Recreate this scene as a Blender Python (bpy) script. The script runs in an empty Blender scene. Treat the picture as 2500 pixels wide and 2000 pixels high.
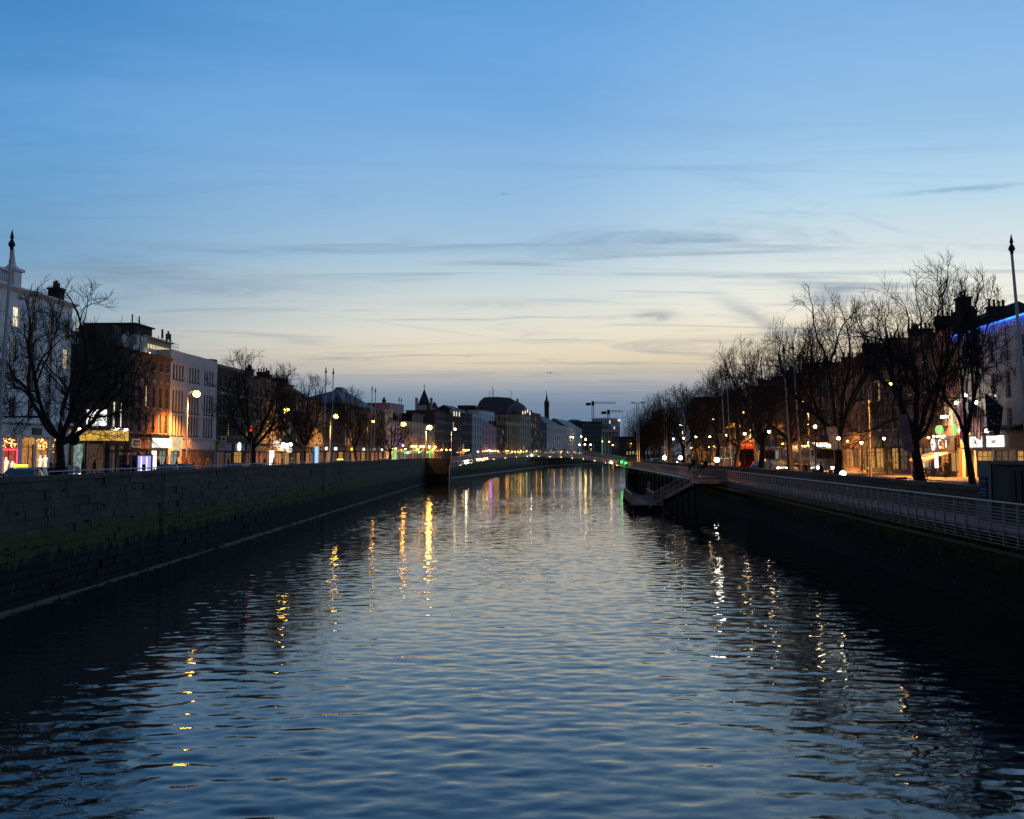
import bpy, math, random
import numpy as np
from mathutils import Vector, Matrix

random.seed(7)
R = math.radians
SC = bpy.context.scene
COL = SC.collection
F, PPY, HZ, CAMZ = 2760.0, 866.5, 1108.0, 7.0      # focal length and principal row in photo pixels, horizon row, eye height
PITCH = R(5.0)
GZ = 4.70                                           # level of the quays
PI = math.pi

# ------------------------------------------------------------------ camera
cam = bpy.data.cameras.new('camera')
camo = bpy.data.objects.new('camera', cam)
COL.objects.link(camo)
camo.location = (0, 0, CAMZ)
camo.rotation_euler = (PI / 2 + PITCH, 0, 0)
cam.sensor_width = 36
cam.lens = 36 * F / 2500
cam.shift_y = -(1000 - PPY) / 2500
cam.clip_start, cam.clip_end = 0.5, 6000
SC.camera = camo

# ------------------------------------------------------------------ view and sampling
SC.view_settings.view_transform = 'Standard'
SC.view_settings.look = 'None'
SC.view_settings.gamma = 1
SC.view_settings.exposure = 0.0
SC.view_settings.use_curve_mapping = False
cy = SC.cycles
cy.max_bounces, cy.diffuse_bounces, cy.glossy_bounces, cy.transmission_bounces = 5, 2, 3, 2
cy.sample_clamp_indirect = 3
cy.caustics_reflective = cy.caustics_refractive = False
cy.use_denoising = True

def lin(c):
    return tuple(((x / 255) / 12.92 if x / 255 <= .04045 else ((x / 255 + .055) / 1.055) ** 2.4) for x in c)

class NT:
    """small helper for node trees"""
    def __init__(s, tree):
        s.t = tree; s.n = tree.nodes; s.l = tree.links
    def new(s, typ, ins=None, **kw):
        nd = s.n.new('ShaderNode' + typ)
        for k, v in kw.items(): setattr(nd, k, v)
        for k, v in (ins or {}).items(): s.put(nd.inputs[k], v)
        return nd
    def put(s, sock, v):
        if isinstance(v, bpy.types.NodeSocket): s.l.new(v, sock)
        elif isinstance(v, bpy.types.Node): s.l.new(v.outputs[0], sock)
        else:
            if hasattr(sock.default_value, '__len__') and len(sock.default_value) == 4 and len(v) == 3: v = (*v, 1)
            sock.default_value = v
    def math(s, op, a, b=0.0, c=None, clamp=False):
        nd = s.new('Math', operation=op, use_clamp=clamp); s.put(nd.inputs[0], a); s.put(nd.inputs[1], b)
        if c is not None: s.put(nd.inputs[2], c)
        return nd.outputs[0]
    def vmath(s, op, a, b=(0, 0, 0)):
        nd = s.new('VectorMath', operation=op); s.put(nd.inputs[0], a); s.put(nd.inputs[1], b)
        return nd.outputs['Value'] if op in ('DOT_PRODUCT', 'LENGTH') else nd.outputs[0]
    def mapr(s, v, a, b, c=0.0, d=1.0, smooth=False):
        nd = s.new('MapRange', interpolation_type='SMOOTHSTEP' if smooth else 'LINEAR')
        s.put(nd.inputs[0], v)
        for i, x in zip((1, 2, 3, 4), (a, b, c, d)): s.put(nd.inputs[i], x)
        return nd.outputs[0]
    def mix(s, fac, a, b, mode='MIX'):
        nd = s.new('Mix', data_type='RGBA', blend_type=mode)
        s.put(nd.inputs[0], fac); s.put(nd.inputs[6], a); s.put(nd.inputs[7], b)
        return nd.outputs[2]
    def ramp(s, v, stops, interp='LINEAR'):
        nd = s.new('ValToRGB'); cr = nd.color_ramp; cr.interpolation = interp
        while len(cr.elements) > 1: cr.elements.remove(cr.elements[-1])
        for i, (p, c) in enumerate(stops):
            e = cr.elements[0] if i == 0 else cr.elements.new(p)
            e.position = p; e.color = (*c, 1) if len(c) == 3 else c
        s.put(nd.inputs[0], v)
        return nd.outputs[0]
    def noise(s, vec, scale, detail=4, rough=.55, dist=0.0):
        nd = s.new('TexNoise', ins={'Scale': scale, 'Detail': detail, 'Roughness': rough, 'Distortion': dist})
        if vec is not None: s.put(nd.inputs['Vector'], vec)
        return nd

# ------------------------------------------------------------------ sky (dusk after sunset, glow ahead to the west)
world = bpy.data.worlds.new('World')
SC.world = world
world.use_nodes = True
w = NT(world.node_tree)
w.n.clear()
dirv = w.new('TexCoord').outputs['Generated']
sep = w.new('SeparateXYZ', ins={0: dirv})
dz = w.math('MAXIMUM', sep.outputs[2], 0.0)
tt = w.math('SQRT', dz)
HOT = [(0, (86, 106, 130)), (.14, (94, 116, 142)), (.20, (110, 128, 150)), (.247, (158, 158, 164)), (.287, (212, 196, 170)), (.323, (228, 216, 190)), (.354, (230, 226, 211)),
       (.382, (222, 226, 218)), (.408, (207, 217, 219)), (.441, (190, 210, 220)), (.47, (173, 205, 224)), (.499, (157, 194, 222)), (.53, (142, 184, 220)), (.572, (128, 174, 217)),
       (.611, (116, 165, 212)), (.75, (74, 118, 172)), (1, (56, 86, 130))]
WARM = [(0, (86, 106, 130)), (.14, (94, 116, 141)), (.19, (104, 126, 150)), (.229, (128, 144, 162)), (.255, (168, 169, 171)), (.28, (210, 197, 174)), (.30, (219, 207, 183)),
        (.323, (219, 213, 196)), (.354, (209, 212, 204)), (.382, (192, 205, 208)), (.408, (172, 195, 209)), (.441, (152, 184, 210)), (.47, (137, 176, 211)), (.499, (126, 170, 211)),
        (.53, (115, 164, 212)), (.572, (102, 156, 210)), (.611, (92, 150, 206)), (.75, (62, 106, 162)), (1, (54, 82, 126))]
COOL = [(0, (80, 100, 124)), (.14, (88, 110, 136)), (.23, (108, 130, 152)), (.28, (136, 154, 168)), (.33, (122, 154, 177)), (.38, (102, 145, 180)), (.43, (96, 148, 190)),
        (.515, (83, 145, 198)), (.60, (64, 127, 188)), (.75, (50, 94, 152)), (1, (54, 82, 126))]
hot = w.ramp(tt, [(p, lin(c)) for p, c in HOT])
warm = w.ramp(tt, [(p, lin(c)) for p, c in WARM])
cool = w.ramp(tt, [(p, lin(c)) for p, c in COOL])
hv = w.new('CombineXYZ', ins={0: sep.outputs[0], 1: sep.outputs[1], 2: 0.0})
hn = w.vmath('NORMALIZE', hv.outputs[0])
az0 = R(30)
dot = w.vmath('DOT_PRODUCT', hn, (math.sin(az0), math.cos(az0), 0))
base = w.mix(w.mapr(dot, .54, .875, 0, 1, smooth=True), cool, warm)
base = w.mix(w.mapr(dot, .86, .985, 0, 1, smooth=True), base, hot)
# layered cloud: the view direction projected on a flat layer, so that bands crowd together towards the horizon
inv = w.math('DIVIDE', 1.0, w.math('ADD', dz, .055))
lay = w.vmath('MULTIPLY', dirv, w.new('CombineXYZ', ins={0: inv, 1: inv, 2: 0.0}).outputs[0])
rot = w.new('Mapping', ins={0: lay, 'Rotation': (0, 0, R(-16)), 'Scale': (.42, .95, 1)}).outputs[0]
n1 = w.noise(rot, 1.35, 8, .62, 1.1)
n2 = w.noise(w.new('Mapping', ins={0: lay, 'Location': (3.1, 7.7, 0), 'Rotation': (0, 0, R(9)), 'Scale': (.26, 1.5, 1)}).outputs[0], 1.9, 8, .60, .9)
n3 = w.noise(w.new('Mapping', ins={0: lay, 'Location': (9.1, 2.2, 0), 'Rotation': (0, 0, R(-20)), 'Scale': (.16, .5, 1)}).outputs[0], 1.2, 7, .62, .7)
high = w.mapr(tt, .56, .40, 0.06, 1, smooth=True)
m1 = w.math('MULTIPLY', w.math('MULTIPLY', w.mapr(n1.outputs[0], .50, .74, 0, 1, smooth=True), high), .74)
m2 = w.math('MULTIPLY', w.math('MULTIPLY', w.mapr(n2.outputs[0], .52, .72, 0, 1, smooth=True), high), .54)
dark = w.ramp(tt, [(0, lin((84, 104, 130))), (.24, lin((118, 128, 148))), (.29, lin((142, 145, 154))), (.33, lin((140, 151, 162))), (.38, lin((112, 137, 160))), (.46, lin((96, 138, 176))), (.6, lin((74, 132, 198)))])
base = w.mix(m1, base, dark)
base = w.mix(m2, base, dark)
lt = w.math('MULTIPLY', w.mapr(n3.outputs[0], .47, .72, 0, 1, smooth=True), w.mapr(tt, .22, .5, .14, .24))
base = w.mix(lt, base, w.ramp(tt, [(0, lin((110, 125, 150))), (.28, lin((232, 212, 184))), (.36, lin((216, 218, 212))), (.45, lin((168, 200, 226))), (.6, lin((124, 174, 232)))]))
# single wisps of grey cloud and an old vapour trail: (azimuth, elevation, half length, half height in degrees, tilt, density)
azn = w.math('ARCTAN2', sep.outputs[0], sep.outputs[1]); eln = w.math('ARCSINE', sep.outputs[2])
wn = w.noise(w.new('Mapping', ins={0: w.new('CombineXYZ', ins={0: azn, 1: eln, 2: 0.0}).outputs[0], 'Scale': (24, 80, 1)}).outputs[0], 1.0, 6, .62, .8).outputs[0]
for az_, el_, su, sv, tilt, den in ((7.25, 6.9, 1.0, .22, -.02, .85), (12.3, 6.7, 1.7, .40, -.55, .60), (16.0, 7.9, 1.1, .32, .15, .7), (22.0, 12.4, 2.7, .12, .0, .55), (4.2, 10.2, 5.5, .34, -.03, .30),
                                    (-5.5, 10.7, .9, .3, .1, .20), (-15, 8.2, 6.0, .42, .02, .40), (-17, 10.0, 4.5, .30, .0, .24), (-10.5, 5.6, 1.3, .22, -.05, .40), (-3.5, 6.2, 5.5, .045, -.128, .22), (3.0, 4.1, 5.0, .22, .03, .30), (-1.0, 7.6, 4.0, .25, .02, .22), (9.0, 5.3, 5.0, .16, -.05, .24)):
    u_ = w.math('DIVIDE', w.math('SUBTRACT', azn, R(az_)), R(su))
    v_ = w.math('DIVIDE', w.math('SUBTRACT', w.math('SUBTRACT', eln, R(el_)), w.math('MULTIPLY', u_, R(su) * tilt)), R(sv))
    v_ = w.math('ADD', v_, w.math('MULTIPLY', w.math('SUBTRACT', wn, .5), 0.6 if sv < .08 else 3.4))
    g_ = w.math('EXPONENT', w.math('MULTIPLY', w.math('ADD', w.math('MULTIPLY', u_, u_), w.math('MULTIPLY', v_, v_)), -1.0))
    base = w.mix(w.math('MULTIPLY', g_, w.math('MULTIPLY', w.mapr(wn, .25, .6, .45, 1.0), den)), base, dark)
east = w.mapr(dot, .45, -.7, 0, 1, smooth=True)                # the eastern half of a dusk sky is darker and greyer
base = w.mix(w.math('MULTIPLY', east, .75), base, lin((104, 98, 108)))
back = w.mapr(east, 0, 1, 1.12, .62)
bg = w.new('Background', ins={0: base, 1: back})
w.l.new(bg.outputs[0], w.new('OutputWorld').inputs[0])

# ------------------------------------------------------------------ helpers: pixels to places
def at(px, py, Y):
    """the point at distance Y that the photograph shows at pixel (px, py) of 2500 x 2000"""
    a, b = (px - 1250) / F, (PPY - py) / F
    d = Vector((a, math.cos(PITCH) - b * math.sin(PITCH), math.sin(PITCH) + b * math.cos(PITCH)))
    return Vector((0, 0, CAMZ)) + d * (Y / d.y)
def kx(px): return (px - 1250) / F / math.cos(PITCH) * (1.0 - 0.0)   # X / Y at the horizon row
def hx(px, Y): return at(px, HZ, Y).x
def hz(py, Y): return at(1250, py, Y).z
def lerp_line(line, y):
    for (x0, y0), (x1, y1) in zip(line, line[1:]):
        if y <= y1: return x0 + (x1 - x0) * (y - y0) / (y1 - y0)
    (x0, y0), (x1, y1) = line[-2:]
    return x0 + (x1 - x0) * (y - y0) / (y1 - y0)

# ------------------------------------------------------------------ helpers: meshes
class MB:
    def __init__(s): s.v, s.f, s.m = [], [], []
    def quad(s, a, b, c, d, m=0):
        i = len(s.v); s.v += [tuple(a), tuple(b), tuple(c), tuple(d)]; s.f.append((i, i + 1, i + 2, i + 3)); s.m.append(m)
    def poly(s, pts, m=0):
        i = len(s.v); s.v += [tuple(p) for p in pts]; s.f.append(tuple(range(i, i + len(pts)))); s.m.append(m)
    def box(s, a, b, m=0):
        x0, y0, z0 = a; x1, y1, z1 = b; i = len(s.v)
        s.v += [(x0, y0, z0), (x1, y0, z0), (x1, y1, z0), (x0, y1, z0), (x0, y0, z1), (x1, y0, z1), (x1, y1, z1), (x0, y1, z1)]
        s.f += [tuple(i + k for k in q) for q in ((3, 2, 1, 0), (4, 5, 6, 7), (0, 1, 5, 4), (1, 2, 6, 5), (2, 3, 7, 6), (3, 0, 4, 7))]
        s.m += [m] * 6
    def prism(s, pts, z0, z1, m=0, mt=None):
        """upright prism over a plan outline"""
        n = len(pts); i = len(s.v)
        s.v += [(p[0], p[1], z0) for p in pts] + [(p[0], p[1], z1) for p in pts]
        for k in range(n): s.f.append((i + k, i + (k + 1) % n, i + n + (k + 1) % n, i + n + k)); s.m.append(m)
        s.f.append(tuple(i + n + k for k in range(n))); s.m.append(m if mt is None else mt)
        s.f.append(tuple(i + k for k in reversed(range(n)))); s.m.append(m)
    def extrude_x(s, prof, x0, x1, m=0):
        """a (y, z) profile run along x"""
        n = len(prof); i = len(s.v)
        s.v += [(x0, p[0], p[1]) for p in prof] + [(x1, p[0], p[1]) for p in prof]
        for k in range(n): s.f.append((i + k, i + n + k, i + n + (k + 1) % n, i + (k + 1) % n)); s.m.append(m)
        s.f.append(tuple(i + k for k in reversed(range(n)))); s.m.append(m)
        s.f.append(tuple(i + n + k for k in range(n))); s.m.append(m)
    def loft(s, rings, m=0, caps=True):
        i = len(s.v); n = len(rings[0])
        for r in rings: s.v += [tuple(p) for p in r]
        for a in range(len(rings) - 1):
            for k in range(n):
                s.f.append((i + a * n + k, i + a * n + (k + 1) % n, i + (a + 1) * n + (k + 1) % n, i + (a + 1) * n + k)); s.m.append(m)
        if caps:
            s.f.append(tuple(i + k for k in reversed(range(n)))); s.m.append(m)
            j = i + (len(rings) - 1) * n
            s.f.append(tuple(j + k for k in range(n))); s.m.append(m)
    def path(s, pts, rad, n=6, m=0, caps=True):
        pts = [Vector(p) for p in pts]
        if not hasattr(rad, '__len__'): rad = [rad] * len(pts)
        rings = []
        for i, p in enumerate(pts):
            d = (pts[min(i + 1, len(pts) - 1)] - pts[max(i - 1, 0)])
            d = d.normalized() if d.length > 1e-9 else Vector((0, 0, 1))
            a = d.cross(Vector((0, 0, 1)) if abs(d.z) < .9 else Vector((1, 0, 0))).normalized(); b = d.cross(a)
            rings.append([p + (a * math.cos(2 * PI * k / n) + b * math.sin(2 * PI * k / n)) * rad[i] for k in range(n)])
        s.loft(rings, m, caps)
    def tube(s, p, q, r, r2=None, n=6, m=0): s.path([p, q], [r, r if r2 is None else r2], n, m)
    def lathe(s, prof, c=(0, 0, 0), n=10, m=0):
        s.loft([[(c[0] + r * math.cos(2 * PI * k / n), c[1] + r * math.sin(2 * PI * k / n), c[2] + z) for k in range(n)] for r, z in prof], m)
    def ball(s, c, r, n=10, k=6, m=0, sq=(1, 1, 1)):
        rings = []
        for j in range(1, k):
            t = PI * j / k
            rings.append([(c[0] + r * sq[0] * math.sin(t) * math.cos(2 * PI * q / n), c[1] + r * sq[1] * math.sin(t) * math.sin(2 * PI * q / n), c[2] - r * sq[2] * math.cos(t)) for q in range(n)])
        s.loft(rings, m)
    def mesh(s, name, mats, smooth=False):
        me = bpy.data.meshes.new(name)
        me.from_pydata(s.v, [], s.f)
        for mt in (mats if isinstance(mats, (list, tuple)) else [mats]): me.materials.append(mt)
        me.polygons.foreach_set('material_index', s.m)
        if smooth: me.polygons.foreach_set('use_smooth', [True] * len(s.f))
        me.update()
        return me
    def build(s, name, mats, parent=None, loc=(0, 0, 0), rot=(0, 0, 0), smooth=False, **props):
        return add(name, s.mesh(name, mats, smooth), parent, loc, rot, **props)

def add(name, data, parent=None, loc=(0, 0, 0), rot=(0, 0, 0), scale=None, **props):
    o = bpy.data.objects.new(name, data)
    COL.objects.link(o)
    o.location = loc; o.rotation_euler = rot
    if scale is not None: o.scale = scale
    if parent is not None: o.parent = parent
    for k, v in props.items():
        if v is not None: o[k] = v
    return o
def thing(name, label, category, loc=(0, 0, 0), rotz=0.0, group=None):
    return add(name, None, None, loc, (0, 0, rotz), label=label, category=category, group=group)
def struct(name, mb, mats, smooth=False, **p): return mb.build(name, mats, smooth=smooth, kind='structure', **p)
def tree_children():
    ch = {}
    for o in bpy.data.objects:
        if o.parent: ch.setdefault(o.parent, []).append(o)
    return ch
def dup(o, parent=None, loc=None, rotz=None, scale=None, kids=None, **props):
    """copy of a thing with its parts and sub-parts"""
    kids = kids if kids is not None else tree_children()
    c = o.copy(); COL.objects.link(c); c.parent = parent
    if loc is not None: c.location = loc
    if rotz is not None: c.rotation_euler = (0, 0, rotz)
    if scale is not None: c.scale = scale
    for k, v in props.items(): c[k] = v
    for k in kids.get(o, ()): dup(k, c, kids=kids)
    return c

# ------------------------------------------------------------------ materials
def surf(name, col, rough=.75, var=.3, scale=2.0, metal=0.0, bump=0.0, spec=.35, coat=0.0, stretch=(1, 1, 1)):
    m = bpy.data.materials.new(name); m.use_nodes = True
    t = NT(m.node_tree); b = t.n['Principled BSDF']
    b.inputs['Roughness'].default_value = rough; b.inputs['Metallic'].default_value = metal
    b.inputs['Specular IOR Level'].default_value = spec
    b.inputs['Coat Weight'].default_value = coat
    vec = t.new('TexCoord').outputs['Object']
    if stretch != (1, 1, 1): vec = t.new('Mapping', ins={0: vec, 'Scale': stretch}).outputs[0]
    n = t.noise(vec, scale, 6, .62)
    lo = tuple(c * (1 - var) for c in col); hi = tuple(min(1, c * (1 + var)) for c in col)
    t.put(b.inputs['Base Color'], t.ramp(n.outputs[0], [(.28, lo), (.72, hi)]))
    if bump:
        t.put(b.inputs['Normal'], t.new('Bump', ins={'Height': t.noise(vec, scale * 6, 4).outputs[0], 'Strength': bump, 'Distance': .05}).outputs[0])
    return m
def emit(name, col, strength, var=0.0, scale=1.5):
    m = bpy.data.materials.new(name); m.use_nodes = True
    t = NT(m.node_tree); b = t.n['Principled BSDF']
    b.inputs['Base Color'].default_value = (.02, .02, .02, 1); b.inputs['Roughness'].default_value = .4
    b.inputs['Emission Strength'].default_value = strength
    if var:
        n = t.noise(t.new('Mapping', ins={0: t.new('TexCoord').outputs['Object'], 'Scale': (1.6, 1, .8)}).outputs[0], scale * 1.7, 7, .78)
        lo = tuple(c * (1 - var) for c in col)
        t.put(b.inputs['Emission Color'], t.ramp(n.outputs[0], [(.38, lo), (.62, col)]))
    else:
        b.inputs['Emission Color'].default_value = (*col, 1)
    return m
def brick(name, col, mortar, rough=.9):
    m = bpy.data.materials.new(name); m.use_nodes = True
    t = NT(m.node_tree); b = t.n['Principled BSDF']
    b.inputs['Roughness'].default_value = rough; b.inputs['Specular IOR Level'].default_value = .2
    sp = t.new('SeparateXYZ', ins={0: t.new('TexCoord').outputs['Object']})
    uv = t.new('CombineXYZ', ins={0: t.math('ADD', sp.outputs[0], sp.outputs[1]), 1: sp.outputs[2], 2: 0.0}).outputs[0]
    br = t.new('TexBrick', ins={'Vector': uv, 'Color1': tuple(c * .8 for c in col), 'Color2': tuple(c * 1.2 for c in col), 'Mortar': mortar,
                                'Scale': 1.0, 'Mortar Size': .012, 'Brick Width': .23, 'Row Height': .078, 'Bias': -.1})
    n = t.noise(t.new('TexCoord').outputs['Object'], .55, 6, .65)
    g = t.ramp(n.outputs[0], [(.3, (.55, .55, .55)), (.7, (1.15, 1.15, 1.15))])
    t.put(b.inputs['Base Color'], t.mix(1.0, br.outputs[0], g, 'MULTIPLY'))
    t.put(b.inputs['Normal'], t.new('Bump', ins={'Height': br.outputs[1], 'Strength': .4, 'Distance': .01}).outputs[0])
    return m
def glass(name, col=(.012, .014, .018), rough=.06):
    m = bpy.data.materials.new(name); m.use_nodes = True
    t = NT(m.node_tree); b = t.n['Principled BSDF']
    b.inputs['Base Color'].default_value = (*col, 1); b.inputs['Specular IOR Level'].default_value = .8
    n = t.noise(t.new('TexCoord').outputs['Object'], .9, 2)
    t.put(b.inputs['Roughness'], t.mapr(n.outputs[0], .3, .7, rough, rough + .08))
    return m

M = {}
def quay_stone(name, seed, tone=1.0):
    """granite blocks: grey and sooty above, moss in the splash zone, black weed below the tide line"""
    m = bpy.data.materials.new(name); m.use_nodes = True
    t = NT(m.node_tree); b = t.n['Principled BSDF']
    pos = t.new('NewGeometry').outputs['Position']
    sp = t.new('SeparateXYZ', ins={0: pos})
    big = t.noise(t.new('Mapping', ins={0: pos, 'Location': (seed, seed, 0), 'Scale': (.5, .5, 1.0)}).outputs[0], .5, 6, .65)
    fine = t.noise(pos, 5.0, 6, .7)
    drip = t.noise(t.new('Mapping', ins={0: pos, 'Location': (0, seed, 0), 'Scale': (1.6, 1.6, .25)}).outputs[0], 1.0, 5, .65)
    stone = t.ramp(fine.outputs[0], [(.25, tuple(c * tone for c in (.095, .070, .046))), (.5, tuple(c * tone for c in (.19, .142, .094))), (.8, tuple(c * tone for c in (.29, .22, .15)))])
    stone = t.mix(t.mapr(big.outputs[0], .35, .65, .0, .7), stone, (.058, .046, .034))
    rnd = t.new('ObjectInfo').outputs['Random']
    stone = t.mix(t.mapr(rnd, 0, 1, .0, .5), stone, (.05, .040, .030))
    z = t.math('ADD', sp.outputs[2], t.mapr(drip.outputs[0], .3, .7, -.55, .55))
    moss = t.math('MULTIPLY', t.mapr(z, 3.7, 2.8, 0, 1, smooth=True), t.mapr(fine.outputs[0], .25, .6, .35, 1))
    c = t.mix(moss, stone, t.ramp(fine.outputs[0], [(.3, (.030, .046, .006)), (.7, (.105, .130, .018))]))
    c = t.mix(t.mapr(z, 2.35, 1.9, 0, 1, smooth=True), c, t.ramp(fine.outputs[0], [(.35, (.004, .005, .004)), (.75, (.022, .022, .018))]))
    pal = t.noise(t.new('Mapping', ins={0: pos, 'Scale': (2.2, 2.2, .8)}).outputs[0], 1.0, 5, .6)
    pm = t.math('MULTIPLY', t.mapr(pal.outputs[0], .62, .70, 0, 1, smooth=True), t.math('MULTIPLY', t.mapr(sp.outputs[2], .3, .8), t.mapr(sp.outputs[2], 1.9, 1.4)))
    c = t.mix(t.math('MULTIPLY', pm, .8), c, (.16, .17, .16))
    t.put(b.inputs['Base Color'], c)
    b.inputs['Roughness'].default_value = .85; b.inputs['Specular IOR Level'].default_value = .25
    t.put(b.inputs['Normal'], t.new('Bump', ins={'Height': fine.outputs[0], 'Strength': .7, 'Distance': .06}).outputs[0])
    return m

M['quay'] = quay_stone('quay_granite', 3.0, .85)
M['asphalt'] = surf('asphalt', (.045, .045, .047), .7, .35, 1.2, bump=.3)
M['paving'] = surf('paving_flags', (.20, .175, .14), .6, .3, .9, bump=.2)
M['kerb'] = surf('kerb_granite', (.25, .24, .22), .8, .25, 3)
M['mark'] = surf('road_paint', (.75, .74, .70), .6, .15, 5)
M['land'] = surf('town_ground', (.06, .058, .055), .9, .3, .2)
M['white_render'] = surf('white_render', (.80, .75, .69), .8, .13, .45)
M['pale_render'] = surf('pale_render', (.54, .49, .43), .85, .2, .5)
M['grey_concrete'] = surf('grey_concrete', (.56, .51, .47), .85, .14, .7)
M['dark_render'] = surf('dark_render', (.055, .052, .05), .9, .3, .6)
M['red_brick'] = brick('red_brick', (.20, .080, .045), (.20, .17, .14))
M['brown_brick'] = brick('brown_brick', (.115, .072, .050), (.14, .12, .10))
M['dark_brick'] = brick('dark_brick', (.075, .055, .045), (.09, .08, .07))
M['orange_brick'] = brick('orange_brick', (.30, .14, .07), (.26, .22, .18))
M['yellow_stone'] = surf('yellow_stone', (.46, .36, .22), .85, .2, .7)
M['pink_paint'] = surf('pink_paint', (.52, .28, .26), .8, .15, .8)
M['lilac_paint'] = surf('lilac_paint', (.46, .40, .50), .8, .15, .8)
M['slate'] = surf('roof_slate', (.045, .048, .055), .6, .3, 2.0, stretch=(1, 1, 3))
M['lead'] = surf('roof_lead', (.11, .115, .12), .6, .2, 1.0)
M['copper'] = surf('green_copper', (.10, .20, .19), .6, .25, .8)
M['trim_white'] = surf('white_trim', (.66, .66, .66), .6, .1, 2)
M['trim_grey'] = surf('grey_trim', (.26, .25, .24), .7, .2, 2)
M['trim_dark'] = surf('dark_trim', (.035, .033, .032), .6, .2, 2)
M['pot'] = surf('chimney_pot_clay', (.12, .06, .035), .9, .3, 4)
M['glass'] = glass('window_glass')
M['glass_dull'] = glass('dull_window_glass', (.010, .011, .013), .35)  # duller copy for rows that mirror the dark side opposite
M['glass_sky'] = glass('sky_tinted_window_glass', (.05, .055, .065), .03)  # paler glass colour imitates sky reflected in the panes
M['iron'] = surf('black_iron', (.018, .018, .02), .5, .3, 4, metal=.2)
M['steel'] = surf('galvanised_steel', (.30, .30, .31), .45, .2, 3, metal=.6)
M['pole'] = surf('grey_pole_paint', (.50, .48, .47), .55, .15, 2)
M['bridge_paint'] = surf('bridge_cream_paint', (.82, .75, .66), .6, .2, 3)
M['rail'] = surf('boardwalk_rail_steel', (.34, .28, .25), .42, .2, 2, metal=.45)
M['deck'] = surf('boardwalk_timber', (.30, .185, .14), .7, .3, 3, stretch=(4, .6, 1))
M['bark'] = surf('plane_bark', (.034, .028, .021), .95, .4, 2.5, bump=.5)
M['twig'] = surf('twig_bark', (.034, .027, .020), .95, .3, 2)
M['black'] = surf('matt_black', (.012, .012, .013), .7, .2, 3)
M['rubber'] = surf('tyre_rubber', (.015, .015, .016), .85, .2, 6)
M['red_paint'] = surf('red_bus_paint', (.34, .018, .014), .35, .15, 1, coat=.4)
M['car_black'] = surf('car_black', (.014, .015, .018), .22, .1, 1, coat=.8)
M['car_silver'] = surf('car_silver', (.34, .37, .40), .28, .1, 1, metal=.5, coat=.8)
M['car_blue'] = surf('car_pale_blue', (.36, .44, .52), .3, .1, 1, coat=.7)
M['car_grey'] = surf('car_grey', (.10, .105, .11), .28, .1, 1, metal=.4, coat=.8)
M['lorry_white'] = surf('lorry_cream_paint', (.46, .42, .37), .4, .12, 1, coat=.3)
M['tank'] = surf('tank_steel', (.30, .29, .30), .4, .2, .8, metal=.5)
M['car_glass'] = glass('car_glass', (.02, .024, .028), .04)
M['skin'] = surf('skin', (.42, .27, .20), .6, .1, 6)
M['hair'] = surf('dark_hair', (.02, .014, .010), .7, .3, 8)
M['coat_black'] = surf('black_coat', (.012, .012, .014), .85, .3, 5)
M['coat_navy'] = surf('navy_coat', (.018, .022, .04), .85, .3, 5)
M['coat_brown'] = surf('brown_coat', (.03, .021, .015), .85, .3, 5)
M['coat_red'] = surf('red_coat', (.22, .02, .02), .85, .3, 5)
M['jeans'] = surf('dark_jeans', (.02, .024, .035), .9, .3, 6)
M['white_cloth'] = surf('white_trousers', (.55, .56, .6), .9, .15, 6)
M['teal'] = surf('teal_panel', (.05, .085, .095), .6, .2, 2)
M['weed'] = surf('river_weed', (.010, .012, .006), .8, .4, 4)
M['ledge'] = surf('footing_stone', (.16, .145, .12), .6, .35, 1.4)
M['flag_purple'] = surf('purple_flag', (.26, .05, .20), .85, .2, 2)
M['flag_red'] = surf('red_flag_stripe', (.36, .035, .035), .85, .15, 2)
M['flag_white'] = surf('white_flag_stripe', (.55, .5, .5), .85, .1, 2)
M['flag_blue'] = surf('blue_flag', (.02, .025, .085), .85, .15, 2)
M['star'] = surf('flag_star', (.6, .5, .2), .8, .1, 2)
M['banner'] = surf('grey_banner', (.36, .25, .22), .85, .15, 1)
M['sign_yellow'] = surf('yellow_sign', (.62, .42, .03), .5, .1, 3)
M['sign_white'] = surf('white_sign', (.7, .66, .64), .5, .08, 3)
M['sign_red'] = surf('red_print', (.4, .02, .03), .5, .1, 3)
M['sign_dark'] = surf('dark_print', (.02, .018, .016), .6, .1, 3)
M['gull'] = surf('gull_feathers', (.10, .10, .11), .9, .2, 5)
M['wood_slat'] = surf('shopfront_timber', (.15, .085, .05), .6, .3, 2)
M['awning'] = surf('grey_awning', (.16, .15, .14), .85, .2, 2)
M['green_bush'] = surf('dark_shrub', (.02, .028, .014), .9, .4, 5)

# things that give off light
ORANGE = (1.0, .36, .045)
M['lamp_orange'] = emit('sodium_lamp', (1.0, .42, .05), 80)
M['lamp_yellow'] = emit('yellow_lamp', (1.0, .56, .08), 80)
M['lamp_white'] = emit('white_lamp', (1.0, .76, .42), 20)
M['lamp_far'] = emit('far_yellow_lamp', (1.0, .62, .14), 12)
M['lamp_small'] = emit('small_white_lamp', (1.0, .72, .38), 50)
M['lamp_flood'] = emit('floodlight', (1.0, .93, .74), 80)
M['lamp_wall'] = emit('orange_wall_lamp', (1.0, .40, .06), 30)
M['lamp_wall_yellow'] = emit('yellow_wall_lamp', (1.0, .62, .16), 30)
M['lamp_facade'] = emit('facade_flood', (1.0, .93, .76), 26)
M['lamp_cool'] = emit('cool_lamp', (.9, .95, 1.0), 60)
M['lamp_green'] = emit('green_lamp', (.03, 1.0, .10), 22)
M['lamp_red'] = emit('red_lamp', (1.0, .03, .01), 1.3)
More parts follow.
